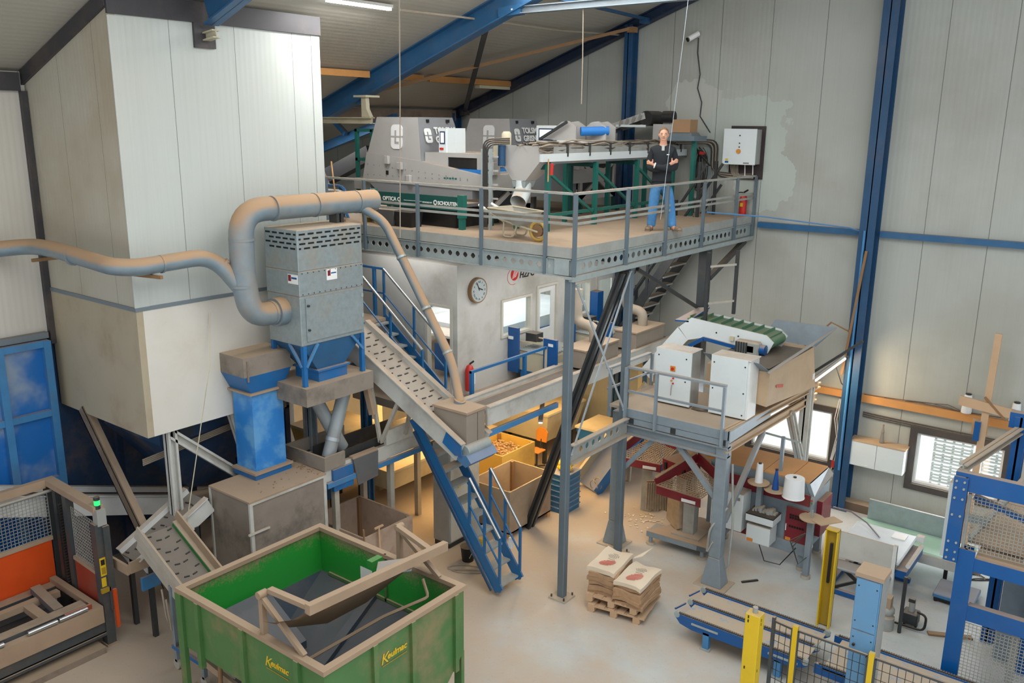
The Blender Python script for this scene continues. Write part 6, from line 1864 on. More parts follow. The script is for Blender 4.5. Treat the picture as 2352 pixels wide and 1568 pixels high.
for s, (cx, cy, r) in enumerate(((-6.9, 11.85, .12), (-6.36, 11.82, .02))):
    for k in range(6):
        nm = ('bottom', 'second', 'third', 'fourth', 'fifth', 'top')[k]
        lab = ('flat bundle of paper sacks, %s of the stack nearer the deck corner post' if s == 0 else 'flat bundle of paper sacks, %s of the stack facing the chain conveyor') % (nm + (' layer' if k else ' layer'))
        if k == 5:
            lab = ('topmost cream paper sack with red striped disc, on the stack nearer the deck post' if s == 0 else 'topmost cream paper sack with red striped disc, on the stack nearer the chain conveyor')
        zz = .29 + k * (.082 if s == 0 else .07)
        sack(lab, cx + random.uniform(-.02, .02), cy + random.uniform(-.02, .02), zz, r + random.uniform(-.06, .06), .078 if s == 0 else .066, k == 5, s*7 + k)
solo(MB().prism([(-6.62, 12.1, .78), (-6.5, 12.2, .82), (-6.42, 12.42, .92), (-6.6, 12.2, .8)], (0, 0, .008)), 'loose_paper', 'paper', 'torn sheet of paper sticking up between the two sack stacks', 'paper')

# ------------------------------------------------------------------ small platform with control cabinets
PZ = 2.95
sp = thing('small_platform', 'small grey steel platform with dusty top carrying two white cabinets', 'platform', (-6.7, 15, 0))
MB().box(-8.0, -5.62, 13.42, 15.2, PZ - .05, PZ).build('top_board', 'deck_grey', sp)
mb = MB(); mb.box(-7.7, -5.6, 13.38, 13.42, PZ - .16, PZ + .0); mb.box(-7.7, -5.6, 13.385, 13.42, PZ - .28, PZ - .17); mb.box(-5.62, -5.58, 13.38, 15.2, PZ - .2, PZ)
mb.build('edge_plate', 'galv_blue', sp)
for x in (-7.55, -6.7, -5.75):
    MB().box(x, x + .1, 13.375, 13.384, PZ - .27, PZ - .17).build('beam_end', 'steel_dark', sp)
MB().ibeam((-7.68, 13.46, PZ - .4), (-5.62, 13.46, PZ - .4), .16, .2, .02).build('cross_beam', 'galv_blue', sp)
MB().ibeam((-5.66, 13.4, PZ - .32), (-5.5, 17.4, PZ - .32), .1, .16, .02).build('side_beam', 'tan_plate', sp)  # tan colour of both side beams carries the orange lamp light
MB().ibeam((-5.7, 13.4, PZ - .05), (-5.45, 17.4, PZ - .06), .1, .12, .02).build('side_beam', 'tan_plate', sp)
mb = MB(); mb.box(-5.83, -5.62, 13.4, 13.6, .55, PZ - .2); mb.taper((-5.92, -5.53, 13.33, 13.67), .02, (-5.83, -5.62, 13.4, 13.6), .55)
p1 = mb.build('leg', 'galv_blue', sp, bevel=.012)
MB().box(-6.02, -5.43, 13.26, 13.74, 0, .025).build('base_plate', 'beige_frame', p1)
mb = MB(); mb.box(-8.06, -7.86, 13.65, 13.85, .5, PZ - .2); mb.taper((-8.14, -7.78, 13.58, 13.92), .02, (-8.06, -7.86, 13.65, 13.85), .5)
p2 = mb.build('leg', 'galv_blue', sp, bevel=.012)
MB().box(-8.22, -7.7, 13.5, 14.0, 0, .025).build('base_plate', 'beige_frame', p2)
MB().ibeam((-5.5, 16.95, 0), (-5.5, 16.95, PZ), .2, .2, .03, (0, 1, 0)).build('leg', 'offwhite_plate', sp)
MB().bar((-5.72, 13.5, 1.55), (-6.6, 13.5, PZ - .48), .09, .09).build('brace', 'galv_blue', sp)
MB().bar((-5.66, 13.6, 1.2), (-5.58, 14.9, PZ - .4), .09, .07).build('brace', 'galv_blue', sp)
MB().bar((-7.66, 13.5, 1.75), (-7.05, 13.5, PZ - .48), .08, .08).build('brace', 'galv_blue', sp)
MB().ibeam((-5.52, 16.1, PZ - .35), (-5.5, 16.85, 1.4), .14, .14, .02).build('brace', 'offwhite_plate', sp)
MB().bar((-7.96, 13.75, 1.2), (-7.68, 13.4, 1.6), .06, .12).build('brace', 'galv', sp)
mb = MB(); perf(mb, (DX - .02, DY + .08), (0, 1), 1.9, 2.48, 2.78, .014, .2, .1, .11, (1, 0, 0)); mb.box(DX - .02, DX + .08, DY + .08, 13.32, 2.78, 2.8); mb.box(DX - .02, DX + .08, DY + .08, 13.32, 2.46, 2.48)
link = mb.build('perforated_beam', 'galv_dusty', sp)
MB().bar((-5.8, 13.72, 2.6), (-5.78, 13.7, .55), .02, .02).build('cable', 'cable_pale', sp)
MB().tube(fillet([(-5.6, 13.62, 2.3), (-5.5, 13.6, 1.2), (-5.52, 13.58, .35), (-5.68, 13.6, .3), (-5.75, 13.4, .9), (-5.86, 13.38, .6), (-5.82, 13.36, 1.1), (-5.6, 13.55, 1.5)], .1, 3), .02, 6).build('hose', 'galv_dusty', sp, True)
pr = rail('platform_rail', 'thin grey railing on the front edge of the small platform', [(-7.6, 13.36, 0), (-6.98, 13.36, 0), (-5.7, 13.36, 0)], (3.3,), 'galv_blue', 'galv_blue', top=3.75, low=2.68)
pr2 = rail('platform_rail', 'thin grey railing at the left end of the small platform behind the deck post', [(-8.1, 13.5, 0), (-8.05, 15.0, 0)], (3.2,), 'galv_blue', 'galv_blue', top=3.6, low=2.68)
def ecab(label, x0, x1, z1, red):
    t = thing('control_cabinet', label, 'cabinet', ((x0+x1)/2, 14.2, PZ), 'white cabinets on the small platform')
    y = 14.06
    MB().box(x0 + .02, x1 - .02, y + .04, y + .42, PZ + .02, z1 - .02).build('housing', 'grey_side' if red else 'white_paint', t)
    d = MB().box(x0, x1 - (.06 if not red else .0), y, y + .04, PZ + .03, z1).build('door', 'white_cab', t, bevel=.006)
    for x in (x0 + .06, x1 - .1):
        for z in (PZ + .1, PZ + .5, z1 - .12):
            MB().cyl((x, y - .006, z), (x, y + .004, z), .014, 8).build('lock', 'black', d)
    MB().box(x0, x1, y - .0, y + .44, z1 - .005, z1 + .01).build('top_sheet', 'white_paint', t)
    if red:
        MB().box((x0+x1)/2 - .05, (x0+x1)/2 + .05, y - .01, y, PZ + .66, PZ + .76).build('main_switch', 'chair_orange', d)
        MB().cyl(((x0+x1)/2, y - .03, PZ + .71), ((x0+x1)/2, y, PZ + .71), .028).build('switch_knob', 'red', d, True)
        for k, c in enumerate(('hopper_green', 'red', 'chair_orange', 'red')):
            MB().cyl(((x0+x1)/2 + (.02 if k % 2 else -.015), y - .02, PZ + .58 - .05*k), ((x0+x1)/2 + (.02 if k % 2 else -.015), y, PZ + .58 - .05*k), .018, 8).build('button', c, d, True)
        MB().tube([((x0+x1)/2, y - .02, PZ + .4), ((x0+x1)/2 - .01, y - .02, PZ + .2)], .008, 5).build('key_cord', 'cable_pale', d)
    return t
ecab('white control cabinet with red and orange switches on the small platform', -7.42, -6.7, 4.0, True)
ecab('plain white control cabinet at the front corner of the small platform', -6.32, -5.58, 4.05, False)
mb = MB()
for k in range(7):
    mb.tube([(-6.66, 14.1 + .02*k, PZ + .01 + .01*k), (-6.5, 14.05 + .02*k, PZ + .03), (-6.36, 14.12 + .02*k, PZ + .01 + .012*k)], .008, 5)
o = solo(mb, 'cable_tangle', 'cable', 'tangle of dark cables between the two white cabinets', 'cables')

# steel hopper behind the cabinets
sh2 = thing('receiving_hopper', 'grey receiving hopper with a high flared sheet beside the white cabinets', 'hopper', (-5.9, 15.6, PZ))
MB().hexa([(-6.6, 14.5, PZ + .35), (-5.42, 14.5, PZ + .2), (-5.38, 17.0, PZ + .0), (-6.6, 17.0, PZ + .1)], [(-6.6, 14.0 + .5, PZ + .8), (-5.4, 14.0 + .5, PZ + .85), (-5.36, 16.6, PZ + .9), (-6.6, 16.6, PZ + .9)]).build('side_board', 'tan_plate', sh2)
MB().prism([(-5.42, 14.45, 3.78), (-5.3, 14.0 + .2, 3.85), (-5.05, 16.9, 4.2), (-5.4, 16.75, 3.86)], (-.03, 0, .02)).build('flared_sheet', 'galv_blue', sh2)
MB().prism([(-6.5, 16.85, 3.8), (-5.4, 16.85, 3.8), (-5.05, 16.95, 4.22), (-6.3, 16.95, 4.2)], (0, .02, 0)).build('back_sheet', 'galv_blue', sh2)
MB().prism([(-6.5, 14.5, 3.8), (-5.4, 14.5, 3.8), (-5.5, 14.2, 4.0), (-6.6, 14.3, 4.0)], (0, .02, 0)).build('front_sheet', 'galv_blue', sh2)
MB().taper((-6.3, -5.6, 14.9, 16.3), 3.3, (-6.58, -5.44, 14.55, 16.6), 3.84).build('inner_funnel', 'steel_dark', sh2)
for y0, z0, n in ((14.85, PZ + .48, 6), (16.0, PZ + .56, 5)):
    mb = MB()
    for k in range(n):
        mb.box(-5.395, -5.385, y0 + .06*k, y0 + .04 + .06*k, z0 - .012*k, z0 + .05 - .012*k)
    mb.build('faded_print', 'print_red', sh2)
MB().box(-5.375, -5.365, 16.75, 16.85, PZ + .2, PZ + .32).build('sticker', 'white', sh2)
# green cleated conveyor
gc = thing('cleated_conveyor', 'white conveyor with green cleated belt above the white cabinets', 'conveyor', (-6.9, 15.8, PZ))
for y in (15.5, 16.2):
    mb = MB(); mb.prism([(-7.72, y, 4.08), (-7.45, y, 4.32), (-5.9, y, 4.2), (-5.75, y, 4.08), (-5.85, y, 3.86), (-7.1, y, 3.98), (-7.5, y, 3.86)], (0, .03, 0))
    mb.prism([(-7.72, y, 4.1), (-7.5, y, 3.86), (-8.3, y, 2.9), (-8.5, y, 3.1)], (0, .03, 0))
    mb.build('side_plate', 'white_cab', gc)
MB().bar((-7.55, 15.86, 4.28), (-5.85, 15.86, 4.15), .64, .03).build('belt', 'belt_green', gc)
MB().bar((-7.55, 15.86, 4.25), (-8.4, 15.86, 3.05), .64, .03).build('belt', 'belt_green', gc)
for k in range(8):
    x = -7.5 + .215 * k
    z = 4.28 - (x + 7.55) * .0765
    MB().bar((x, 15.56, z + .04), (x, 16.16, z + .04), .015, .07).build('cleat', 'belt_green', gc)
MB().cyl((-5.86, 15.56, 4.04), (-5.86, 16.16, 4.04), .1, 14).build('head_drum', 'belt_green', gc, True)
MB().bar((-7.15, 15.48, 3.95), (-6.0, 15.48, 3.84), .05, .07).build('blue_edge', 'blue_clean', gc)
MB().bar((-7.15, 15.48, 3.95), (-7.45, 15.48, 3.75), .05, .07).build('blue_edge', 'blue_clean', gc)
MB().prism([(-7.8, 15.5, 4.2), (-7.5, 15.5, 4.22), (-7.35, 16.1, 4.42), (-7.6, 16.1, 4.38)], (0, 0, .03)).build('blue_flap', 'blue_clean', gc)
MB().box(-6.42, -5.95, 15.28, 15.47, 3.8, 4.08).build('gear_motor', 'galv_dusty', gc, bevel=.03)
for k in range(5):
    MB().box(-6.4 + .05*k, -6.37 + .05*k, 15.26, 15.28, 3.82, 4.06).build('cooling_fin', 'steel_dark', gc)
MB().box(-6.18, -6.05, 15.28, 15.3, 3.88, 4.0).build('terminal_box', 'white', gc)
MB().cyl((-5.95, 15.39, 3.94), (-5.85, 15.39, 3.94), .1, 12).build('motor_fan', 'blue_clean', gc, True)
MB().box(-6.6, -6.52, 15.44, 15.5, 4.0, 4.08).build('sensor_box', 'cream', gc)
for x in (-7.05, -6.6):
    MB().cyl((x + .15, 15.492, 4.1), (x + .15, 15.5, 4.1), .016, 8).build('bolt_hole', 'black', gc)
for x, y in ((-7.2, 15.6), (-6.9, 16.25)):
    MB().box(x - .03, x + .03, y - .03, y + .03, 4.25 + (0 if y < 16 else .1), 5.62).build('hanger_post', 'steel_dark', gc)
for z in (5.35, 4.62):
    MB().bar((-7.2, 15.6, z), (-6.9, 16.25, z), .04, .04).build('hanger_bar', 'beige_frame', gc)

# ------------------------------------------------------------------ maroon bagging machine under the small platform
bm = thing('bagging_machine', 'long maroon and grey bagging machine with wooden lid by the gable window', 'bagging machine', (-5.6, 15.2, 0))
MB().box(-6.6, -4.6, 14.95, 15.95, .42, 1.5).build('housing', 'galv_blue', bm)
mb = MB()
for a, b in ((-6.7, -5.55), (-5.54, -5.05), (-5.04, -4.68)):
    mb.box(a, b, 15.0, 16.0, 1.72, 1.745)
mb.build('wooden_lid', 'orange_board', bm)
MB().box(-6.6, -4.66, 15.0, 15.95, 1.5, 1.72).build('upper_box', 'galv_blue', bm)
MB().prism([(-4.66, 14.98, 1.72), (-4.66, 16.0, 1.72), (-4.56, 16.0, 1.62), (-4.56, 14.98, 1.5)], (-.08, 0, 0)).build('end_hood', 'galv_blue', bm)
MB().box(-6.3, -5.6, 14.93, 14.95, 1.3, 1.56).build('maroon_panel', 'maroon', bm)
MB().box(-5.5, -4.62, 14.93, 14.95, 1.3, 1.52).build('maroon_panel', 'maroon', bm)
MB().box(-6.5, -5.4, 14.9, 14.95, .42, .68).build('maroon_panel', 'maroon', bm)
MB().box(-5.7, -4.6, 14.9, 15.0, .32, .55).build('lower_rail', 'galv_blue', bm)
c = MB().box(-6.35, -5.72, 14.55, 14.93, .6, 1.35).build('switch_cabinet', 'white_cab', bm, bevel=.01)
MB().box(-5.9, -5.78, 14.545, 14.55, 1.22, 1.28).build('sticker', 'print_grey', c)
b = MB().box(-5.6, -5.15, 14.5, 14.85, .5, .85).build('lower_cabinet', 'white_cab', bm, bevel=.01)
MB().box(-5.58, -5.46, 14.495, 14.5, .52, .58).build('warning_label', 'chair_orange', b)
MB().box(-5.62, -5.1, 14.48, 14.88, .92, 1.05).build('drawer_box', 'white_cab', bm)
MB().box(-5.62, -5.1, 14.48, 14.88, 1.05, 1.07).build('mat', 'black', bm)
mb = MB()
for k in range(9):
    mb.box(-5.56 + .045*k, -5.53 + .05*k, 14.62 + .02*(k % 3), 14.8, 1.07, 1.1 + .02*(k % 4))
mb.build('tool_heap', 'galv_dusty', bm)
d = MB().box(-5.02, -4.62, 14.9, 14.94, .55, 1.22).build('service_door', 'maroon', bm)
mb = MB()
for k in range(6):
    for q in range(3):
        mb.box(-4.95 + .048*k, -4.915 + .048*k, 14.89, 14.9, 1.05 - .05*q - (.12 if q > 1 else 0), 1.085 - .05*q - (.12 if q > 1 else 0))
mb.build('vent_holes', 'hole_shade', d)
MB().bar((-5.0, 14.89, .75), (-5.0, 14.89, .88), .015, .015).build('door_handle', 'white', d)
MB().box(-5.0, -4.9, 14.894, 14.9, .56, .62).build('warning_label', 'chair_orange', d)
MB().box(-4.6, -4.55, 14.9, 14.96, 1.36, 1.5).build('switch_box', 'grey_side', bm)
MB().cyl((-4.575, 14.88, 1.45), (-4.575, 14.9, 1.45), .015, 8).build('red_button', 'red', bm)
MB().cyl((-4.575, 14.88, 1.4), (-4.575, 14.9, 1.4), .015, 8).build('green_button', 'hopper_green', bm)
MB().box(-4.6, -4.5, 15.3, 15.85, .6, 1.3).build('outlet_opening', 'maroon', bm)
for x, y in ((-6.5, 15.0), (-4.75, 14.95), (-4.75, 15.8), (-6.5, 15.8)):
    l = MB().box(x, x + .12, y, y + .12, .06, .45).build('leg', 'galv_blue', bm)
    MB().cyl((x + .06, y + .06, 0), (x + .06, y + .06, .06), .09, 12).build('foot', 'beige_frame', l, True)
MB().tube([(-5.5, 14.9, .35), (-5.3, 14.75, .08), (-5.0, 14.75, .1), (-4.75, 14.8, .5)], .01, 5).build('cable', 'black', bm)
pole = MB().bar((-5.3, 15.2, 1.72), (-5.3, 15.2, 2.42), .06, .06, (0, 1, 0)).build('spool_pole', 'galv_blue', bm)
MB().bar((-5.75, 15.2, 2.42), (-4.98, 15.2, 2.38), .03, .03).build('spool_arm', 'galv', pole)
MB().box(-5.85, -5.72, 15.17, 15.23, 2.36, 2.46).build('thread_guide', 'galv', pole)
st = thing('spool_stand', 'grey stand with three round plates holding thread cones before the wooden lid', 'stand', (-5.4, 14.75, 0))
MB().box(-5.56, -5.46, 14.75, 14.85, 1.1, 1.6).build('post', 'galv_blue', st)
SPOOLS = ((-5.52, 14.72, 1.62, .2), (-5.2, 14.72, 1.56, .2), (-4.86, 14.72, 1.52, .2))
for x, y, z, r in SPOOLS:
    MB().cyl((x, y, z - .015), (x, y, z), r, 20).build('spool_plate', 'tan_plate' if x < -5 else 'white', st)
MB().bar((-5.52, 14.8, 1.56), (-4.86, 14.8, 1.48), .04, .04).build('carrier_bar', 'galv_blue', st)
def cone(label, x, y, z, r, h, m, tip):
    t = thing('thread_cone', label, 'thread cone', (x, y, z), 'white thread cones' if m == 'thread' else 'coloured thread cones')
    MB().lathe((x, y, z), [(r, 0), (r, .02), (r * tip, h), (.02, h)], 18).build('yarn', m, t, True)
    MB().lathe((x, y, z + h), [(.03, 0), (.03, .02), (.01, .02)], 10).build('cone_tip', 'black', t, True)
cone('slim white thread cone on the spool stand', *SPOOLS[0][:3], .075, .36, 'thread', .75)
cone('blue thread cone on the spool stand between the two white ones', *SPOOLS[1][:3], .06, .38, 'thread_blue', .4)
cone('big white thread cone on the spool stand', *SPOOLS[2][:3], .19, .36, 'thread', .9)
ss = thing('side_stand', 'grey post with a round and a square dusty plate at the machine outlet', 'stand', (-4.5, 14.75, 0))
MB().box(-4.56, -4.46, 14.7, 14.8, .06, 1.18).build('post', 'galv_blue', ss)
MB().cyl((-4.51, 14.75, 0), (-4.51, 14.75, .06), .09, 12).build('foot', 'beige_frame', ss)
MB().cyl((-4.5, 14.75, 1.18), (-4.5, 14.75, 1.2), .22, 20).build('round_plate', 'tan_plate', ss)
MB().prism([(-4.45, 14.6, 1.2), (-4.25, 14.5, 1.2), (-4.0, 14.9, 1.2), (-4.2, 15.02, 1.2)], (0, 0, .015)).build('square_plate', 'tan_plate', ss)
MB().cyl((-4.5, 14.75, 1.2), (-4.5, 14.75, 1.34), .02, 8).build('spindle', 'galv', ss)
for k in range(3):
    MB().tube([(-4.56, 14.68, .9), (-4.75 - .03*k, 14.62, .6 + .05*k), (-4.62, 14.6, .3), (-4.5, 14.66, .45)], .01, 5).build('cable', 'cable', ss)
# two mesh trays on pedestal (bag placers)
def placer(label, ox, oy, rot, ped):
    t = thing('bag_placer', label, 'bag placer', (ox, oy, 0), 'maroon mesh trays')
    R0 = Matrix.Translation((ox, oy, 0)) @ Matrix.Rotation(rot, 4, 'Z')
    R = Matrix.Translation((0, 0, .26)) @ R0
    pts = [(-.55, -.35, 1.0), (.4, -.45, 1.0), (.55, .2, 1.12), (-.1, .5, 1.16)]
    mb = MB()
    a, b, c, d = [V(p) for p in pts]
    for i in range(13):
        f = i / 12
        mb.bar(a.lerp(d, f), b.lerp(c, f), .018, .012)
    for i in range(17):
        f = i / 16
        mb.bar(a.lerp(b, f), d.lerp(c, f), .014, .012)
    mb.moved(R).build('mesh_tray', 'tan_plate', t)
    mb = MB(); mb.prism([(-.55, -.38, .82), (.4, -.48, .82), (.4, -.48, 1.0), (-.55, -.38, 1.0)], (0, .02, 0)); mb.prism([(-.55, -.38, .82), (-.6, -.3, .86), (-.6, -.3, 1.0), (-.55, -.38, 1.0)], (.02, 0, 0))
    mb.moved(R).build('front_apron', 'maroon', t, bevel=.01)
    mb = MB(); mb.bar((-.6, -.33, 1.02), (-.12, .52, 1.4), .03, .2); mb.bar((.55, .2, 1.16), (-.12, .52, 1.4), .03, .22)
    mb.moved(R).build('side_guide', 'maroon', t)
    MB().bar((-.6, -.33, 1.13), (-.12, .52, 1.51), .05, .02).moved(R).build('guide_rim', 'tan_plate', t)
    MB().box(.02, .3, -.49, -.475, .86, .92).moved(R).build('name_plate', 'white', t)
    MB().box(-.08, .14, -.1, .12, .28 if ped else 0, 1.1).moved(R0).build('pedestal', 'galv_dusty', t)
    R = R0
    if ped:
        MB().box(-.25, .32, -.25, .26, .26, .3).moved(R).build('pedestal_plate', 'galv_dusty', t)
        MB().box(-.7, .55, -.4, .05, .16, .26).moved(R).build('base_frame', 'galv_blue', t)
        MB().box(.35, .55, -.4, .9, .16, .26).moved(R).build('base_frame', 'galv_blue', t)
        MB().prism([(-.7, -.4, .262), (.55, -.4, .262), (.55, .8, .262), (-.1, .8, .262)], (0, 0, .01)).moved(R).build('base_sheet', 'dust_plain', t)
        for x, y in ((-.62, -.36), (.45, -.36), (.45, .8)):
            MB().cyl((x, y, .04), (x, y, .18), .04, 8).moved(R).build('leg', 'galv_blue', t)
            MB().cyl((x, y, 0), (x, y, .04), .09, 12).moved(R).build('foot', 'beige_frame', t)
    return t
placer('maroon mesh tray with a white name plate on a grey pedestal below the small platform', -6.78, 14.55, .05, True)
placer('maroon mesh tray half hidden behind the grey deck post', -8.25, 15.5, .25, False)
tb2 = thing('maroon_turntable', 'maroon box with two latches between the mesh trays', 'box', (-7.2, 15.3, .9))
MB().hexa([(-7.72, 15.15, 1.15), (-7.1, 15.0, 1.15), (-7.0, 15.4, 1.2), (-7.6, 15.55, 1.2)], [(-7.72, 15.15, 1.4), (-7.1, 15.0, 1.4), (-7.0, 15.4, 1.42), (-7.6, 15.55, 1.42)]).build('housing', 'maroon', tb2)
MB().box(-7.46, -7.34, 15.055, 15.07, 1.26, 1.34).build('warning_label', 'yellow', tb2)
for x, y in ((-7.66, 15.12), (-7.2, 15.0)):
    MB().box(x, x + .05, y - .02, y + .02, 1.2, 1.35).build('latch', 'black', tb2)
MB().prism([(-7.6, 15.6, 1.4), (-6.8, 15.4, 1.4), (-6.6, 15.9, 1.95), (-7.4, 16.1, 1.95)], (0, .03, 0)).build('back_plate', 'dust_dark', tb2)
MB().box(-7.4, -7.25, 15.2, 15.35, 0, 1.17).build('pedestal', 'galv_dusty', tb2)
def hang(label, pts, m, t_=.03):
    mb = MB(); mb.prism(pts, (t_, t_, 0))
    return mb
bgs = thing('hanging_sacks', 'bundle of brown paper sacks hanging edge-on below the maroon tray', 'sacks', (-7.6, 14.75, .4))
mb = MB()
for k in range(9):
    x = -7.78 + .035*k
    mb.prism([(x, 14.62 + .03*k, 1.02), (x + .02, 14.62 + .03*k, 1.02), (x + .03 + .006*k, 14.6 + .03*k, .46 - .02*(k % 3)), (x + .0, 14.6 + .03*k, .46)], (.03, .25, 0))
mb.build('sack_bundle', 'bag_side', bgs)
MB().bar((-7.8, 14.66, 1.03), (-7.45, 14.95, 1.05), .03, .03).build('clamp_bar', 'wood_dark', bgs)
solo(MB().prism([(-7.35, 14.72, .98), (-6.95, 14.45, .98), (-6.93, 14.44, .35), (-7.0, 14.46, .3), (-7.33, 14.68, .36)], (.05, .06, 0)), 'hanging_sack', 'bag_side', 'single pale brown sack hanging open beside the pedestal', 'sack')
mb = MB()
random.seed(4)
for k in range(60):
    x, y = -8.1 + random.gauss(0, .35), 15.0 + random.gauss(0, .3)
    mb.bar((x, y, .008), (x + random.uniform(-.07, .07), y + random.uniform(-.07, .07), .012), .03, .006)
o = solo(mb, 'paper_scraps', 'paper', 'scraps of pale paper scattered on the floor behind the deck post', 'scraps'); o['kind'] = 'stuff'

# ------------------------------------------------------------------ white belt tables by the gable wall
wt = thing('belt_table', 'white belt table with a grey guide plate and a blue frame below', 'conveyor', (-3.6, 15.2, 0))
MB().box(-4.05, -2.98, 14.75, 16.05, .74, .8).build('belt', 'white_table', wt, bevel=.02)
MB().box(-4.1, -3.05, 14.45, 14.78, .5, .56).build('lower_belt', 'galv_blue', wt, bevel=.02)
MB().box(-4.12, -3.02, 14.72, 14.76, .62, 1.1).build('guide_plate', 'offwhite_plate', wt)
MB().box(-3.08, -3.02, 14.68, 14.76, .2, 1.12).build('guide_post', 'white_paint', wt)
MB().box(-3.02, -2.84, 14.75, 15.9, .55, .68).build('blue_side', 'blue_clean', wt)
MB().cyl((-2.86, 14.9, .72), (-2.86, 15.85, .72), .04, 10).build('end_roller', 'white_paint', wt, True)
MB().box(-3.35, -3.12, 15.7, 15.95, .8, .815).build('paper_sheet', 'white', wt)
MB().box(-2.98, -2.86, 15.95, 16.08, .74, .84).build('motor', 'white_paint', wt)
for p, q in (((-3.95, 14.55, .1), (-3.3, 14.6, .5)), ((-3.2, 14.55, .1), (-3.85, 14.6, .5)), ((-3.95, 15.6, .1), (-3.3, 15.6, .7))):
    MB().bar(p, q, .04, .05).build('scissor_leg', 'black', wt)
for y in (14.5, 15.7):
    MB().box(-4.1, -2.95, y, y + .08, .02, .1).build('base_bar', 'blue_clean', wt)
MB().box(-4.1, -4.02, 14.5, 15.7, .02, .1).build('base_bar', 'blue_clean', wt)
MB().tube([(-4.5, 16.0, .95), (-4.15, 15.95, .98), (-3.8, 15.75, .93), (-3.5, 15.5, .83)], .018, 6).build('guide_bar', 'bright_tube', wt, True)
mt = thing('mint_conveyor', 'pale mint belt conveyor with a grey back plate along the gable wall', 'conveyor', (-3.2, 16.8, 0))
MB().box(-4.2, -2.2, 16.1, 16.95, .42, .5).build('belt', 'mint', mt, bevel=.03)
MB().cyl((-2.22, 16.1, .43), (-2.22, 16.95, .43), .09, 14).build('end_drum', 'mint', mt, True)
MB().box(-4.1, -2.55, 16.95, 17.0, .42, .9).build('back_plate', 'galv', mt)
MB().box(-2.6, -2.55, 16.85, 17.0, .5, .9).build('plate_end', 'galv', mt)
MB().box(-4.2, -2.3, 16.06, 16.1, .3, .48).build('side_plate', 'offwhite_plate', mt)
for x in (-4.1, -2.5):
    for y in (16.15, 16.85):
        MB().box(x, x + .06, y, y + .06, 0, .36).build('leg', 'black', mt)
hy = thing('hydraulic_pump', 'small grey hydraulic pump with a black hose on the floor', 'pump', (-2.55, 14.3, 0))
MB().box(-2.72, -2.48, 14.2, 14.42, .05, .26).build('tank', 'steel_dark', hy, bevel=.02)
MB().cyl((-2.6, 14.3, .26), (-2.6, 14.3, .42), .05, 10).build('pump_head', 'galv_dusty', hy, True)
MB().box(-2.66, -2.56, 14.27, 14.33, .42, .48).build('valve', 'steel_dark', hy)
MB().tube(fillet([(-2.5, 14.25, .3), (-2.35, 14.2, .3), (-2.35, 14.15, .05), (-2.8, 14.12, .06)], .1, 4), .02, 6).build('hose', 'black', hy, True)
for x in (-2.7, -2.52):
    MB().box(x, x + .03, 14.25, 14.35, 0, .05).build('foot', 'black', hy)
gm = thing('gear_motor', 'dusty gear motor standing at the end post of the belt table', 'motor', (-2.95, 13.9, 0))
MB().lathe((-2.9, 13.95, 0), [(.13, 0), (.13, .22), (.09, .26), (.12, .3), (.12, .36), (.09, .4)], 14).build('housing', 'galv_dusty', gm, True)
MB().box(-3.0, -2.84, 13.86, 14.02, .4, .58).build('gear_box', 'dust_plain', gm)
MB().box(-3.02, -2.92, 13.82, 13.87, .1, .22).build('terminal_box', 'dust_plain', gm)
MB().cyl((-2.68, 13.95, 0), (-2.68, 13.95, 1.0), .03, 8).build('steel_post', 'steel_dark', gm)
fs = thing('floor_scale', 'low pale blue platform scale on the floor beside the blue frame', 'scale', (-2.2, 15.6, 0))
MB().box(-2.5, -1.85, 15.35, 16.0, .08, .16).build('plate', 'blue_pale', fs, bevel=.015)
MB().box(-2.48, -1.87, 15.37, 15.98, .03, .08).build('base', 'black', fs)
for x in (-2.45, -1.95):
    for y in (15.4, 15.9):
        MB().cyl((x, y, 0), (x, y, .03), .03, 8).build('foot', 'black', fs)
solo(MB().tube([(-2.1 + .2*math.cos(a) + .02*a, 16.7 + .14*math.sin(a*1.2), .012 + .006*math.sin(2*a)) for a in [i*.5 for i in range(26)]], .011, 5), 'cable_coil', 'black', 'coil of black cable on the floor by the mint conveyor', 'cable')
solo(MB().bar((-2.3, 14.2, .02), (-1.7, 14.5, .02), .1, .03), 'floor_batten', 'wood_dark', 'short brown batten lying on the floor beside the blue frame', 'batten')
solo(MB().bar((-5.35, 13.85, .015), (-5.15, 14.1, .015), .04, .025), 'floor_strip', 'black', 'short dark strip on the floor at the foot of the platform leg', 'strip')

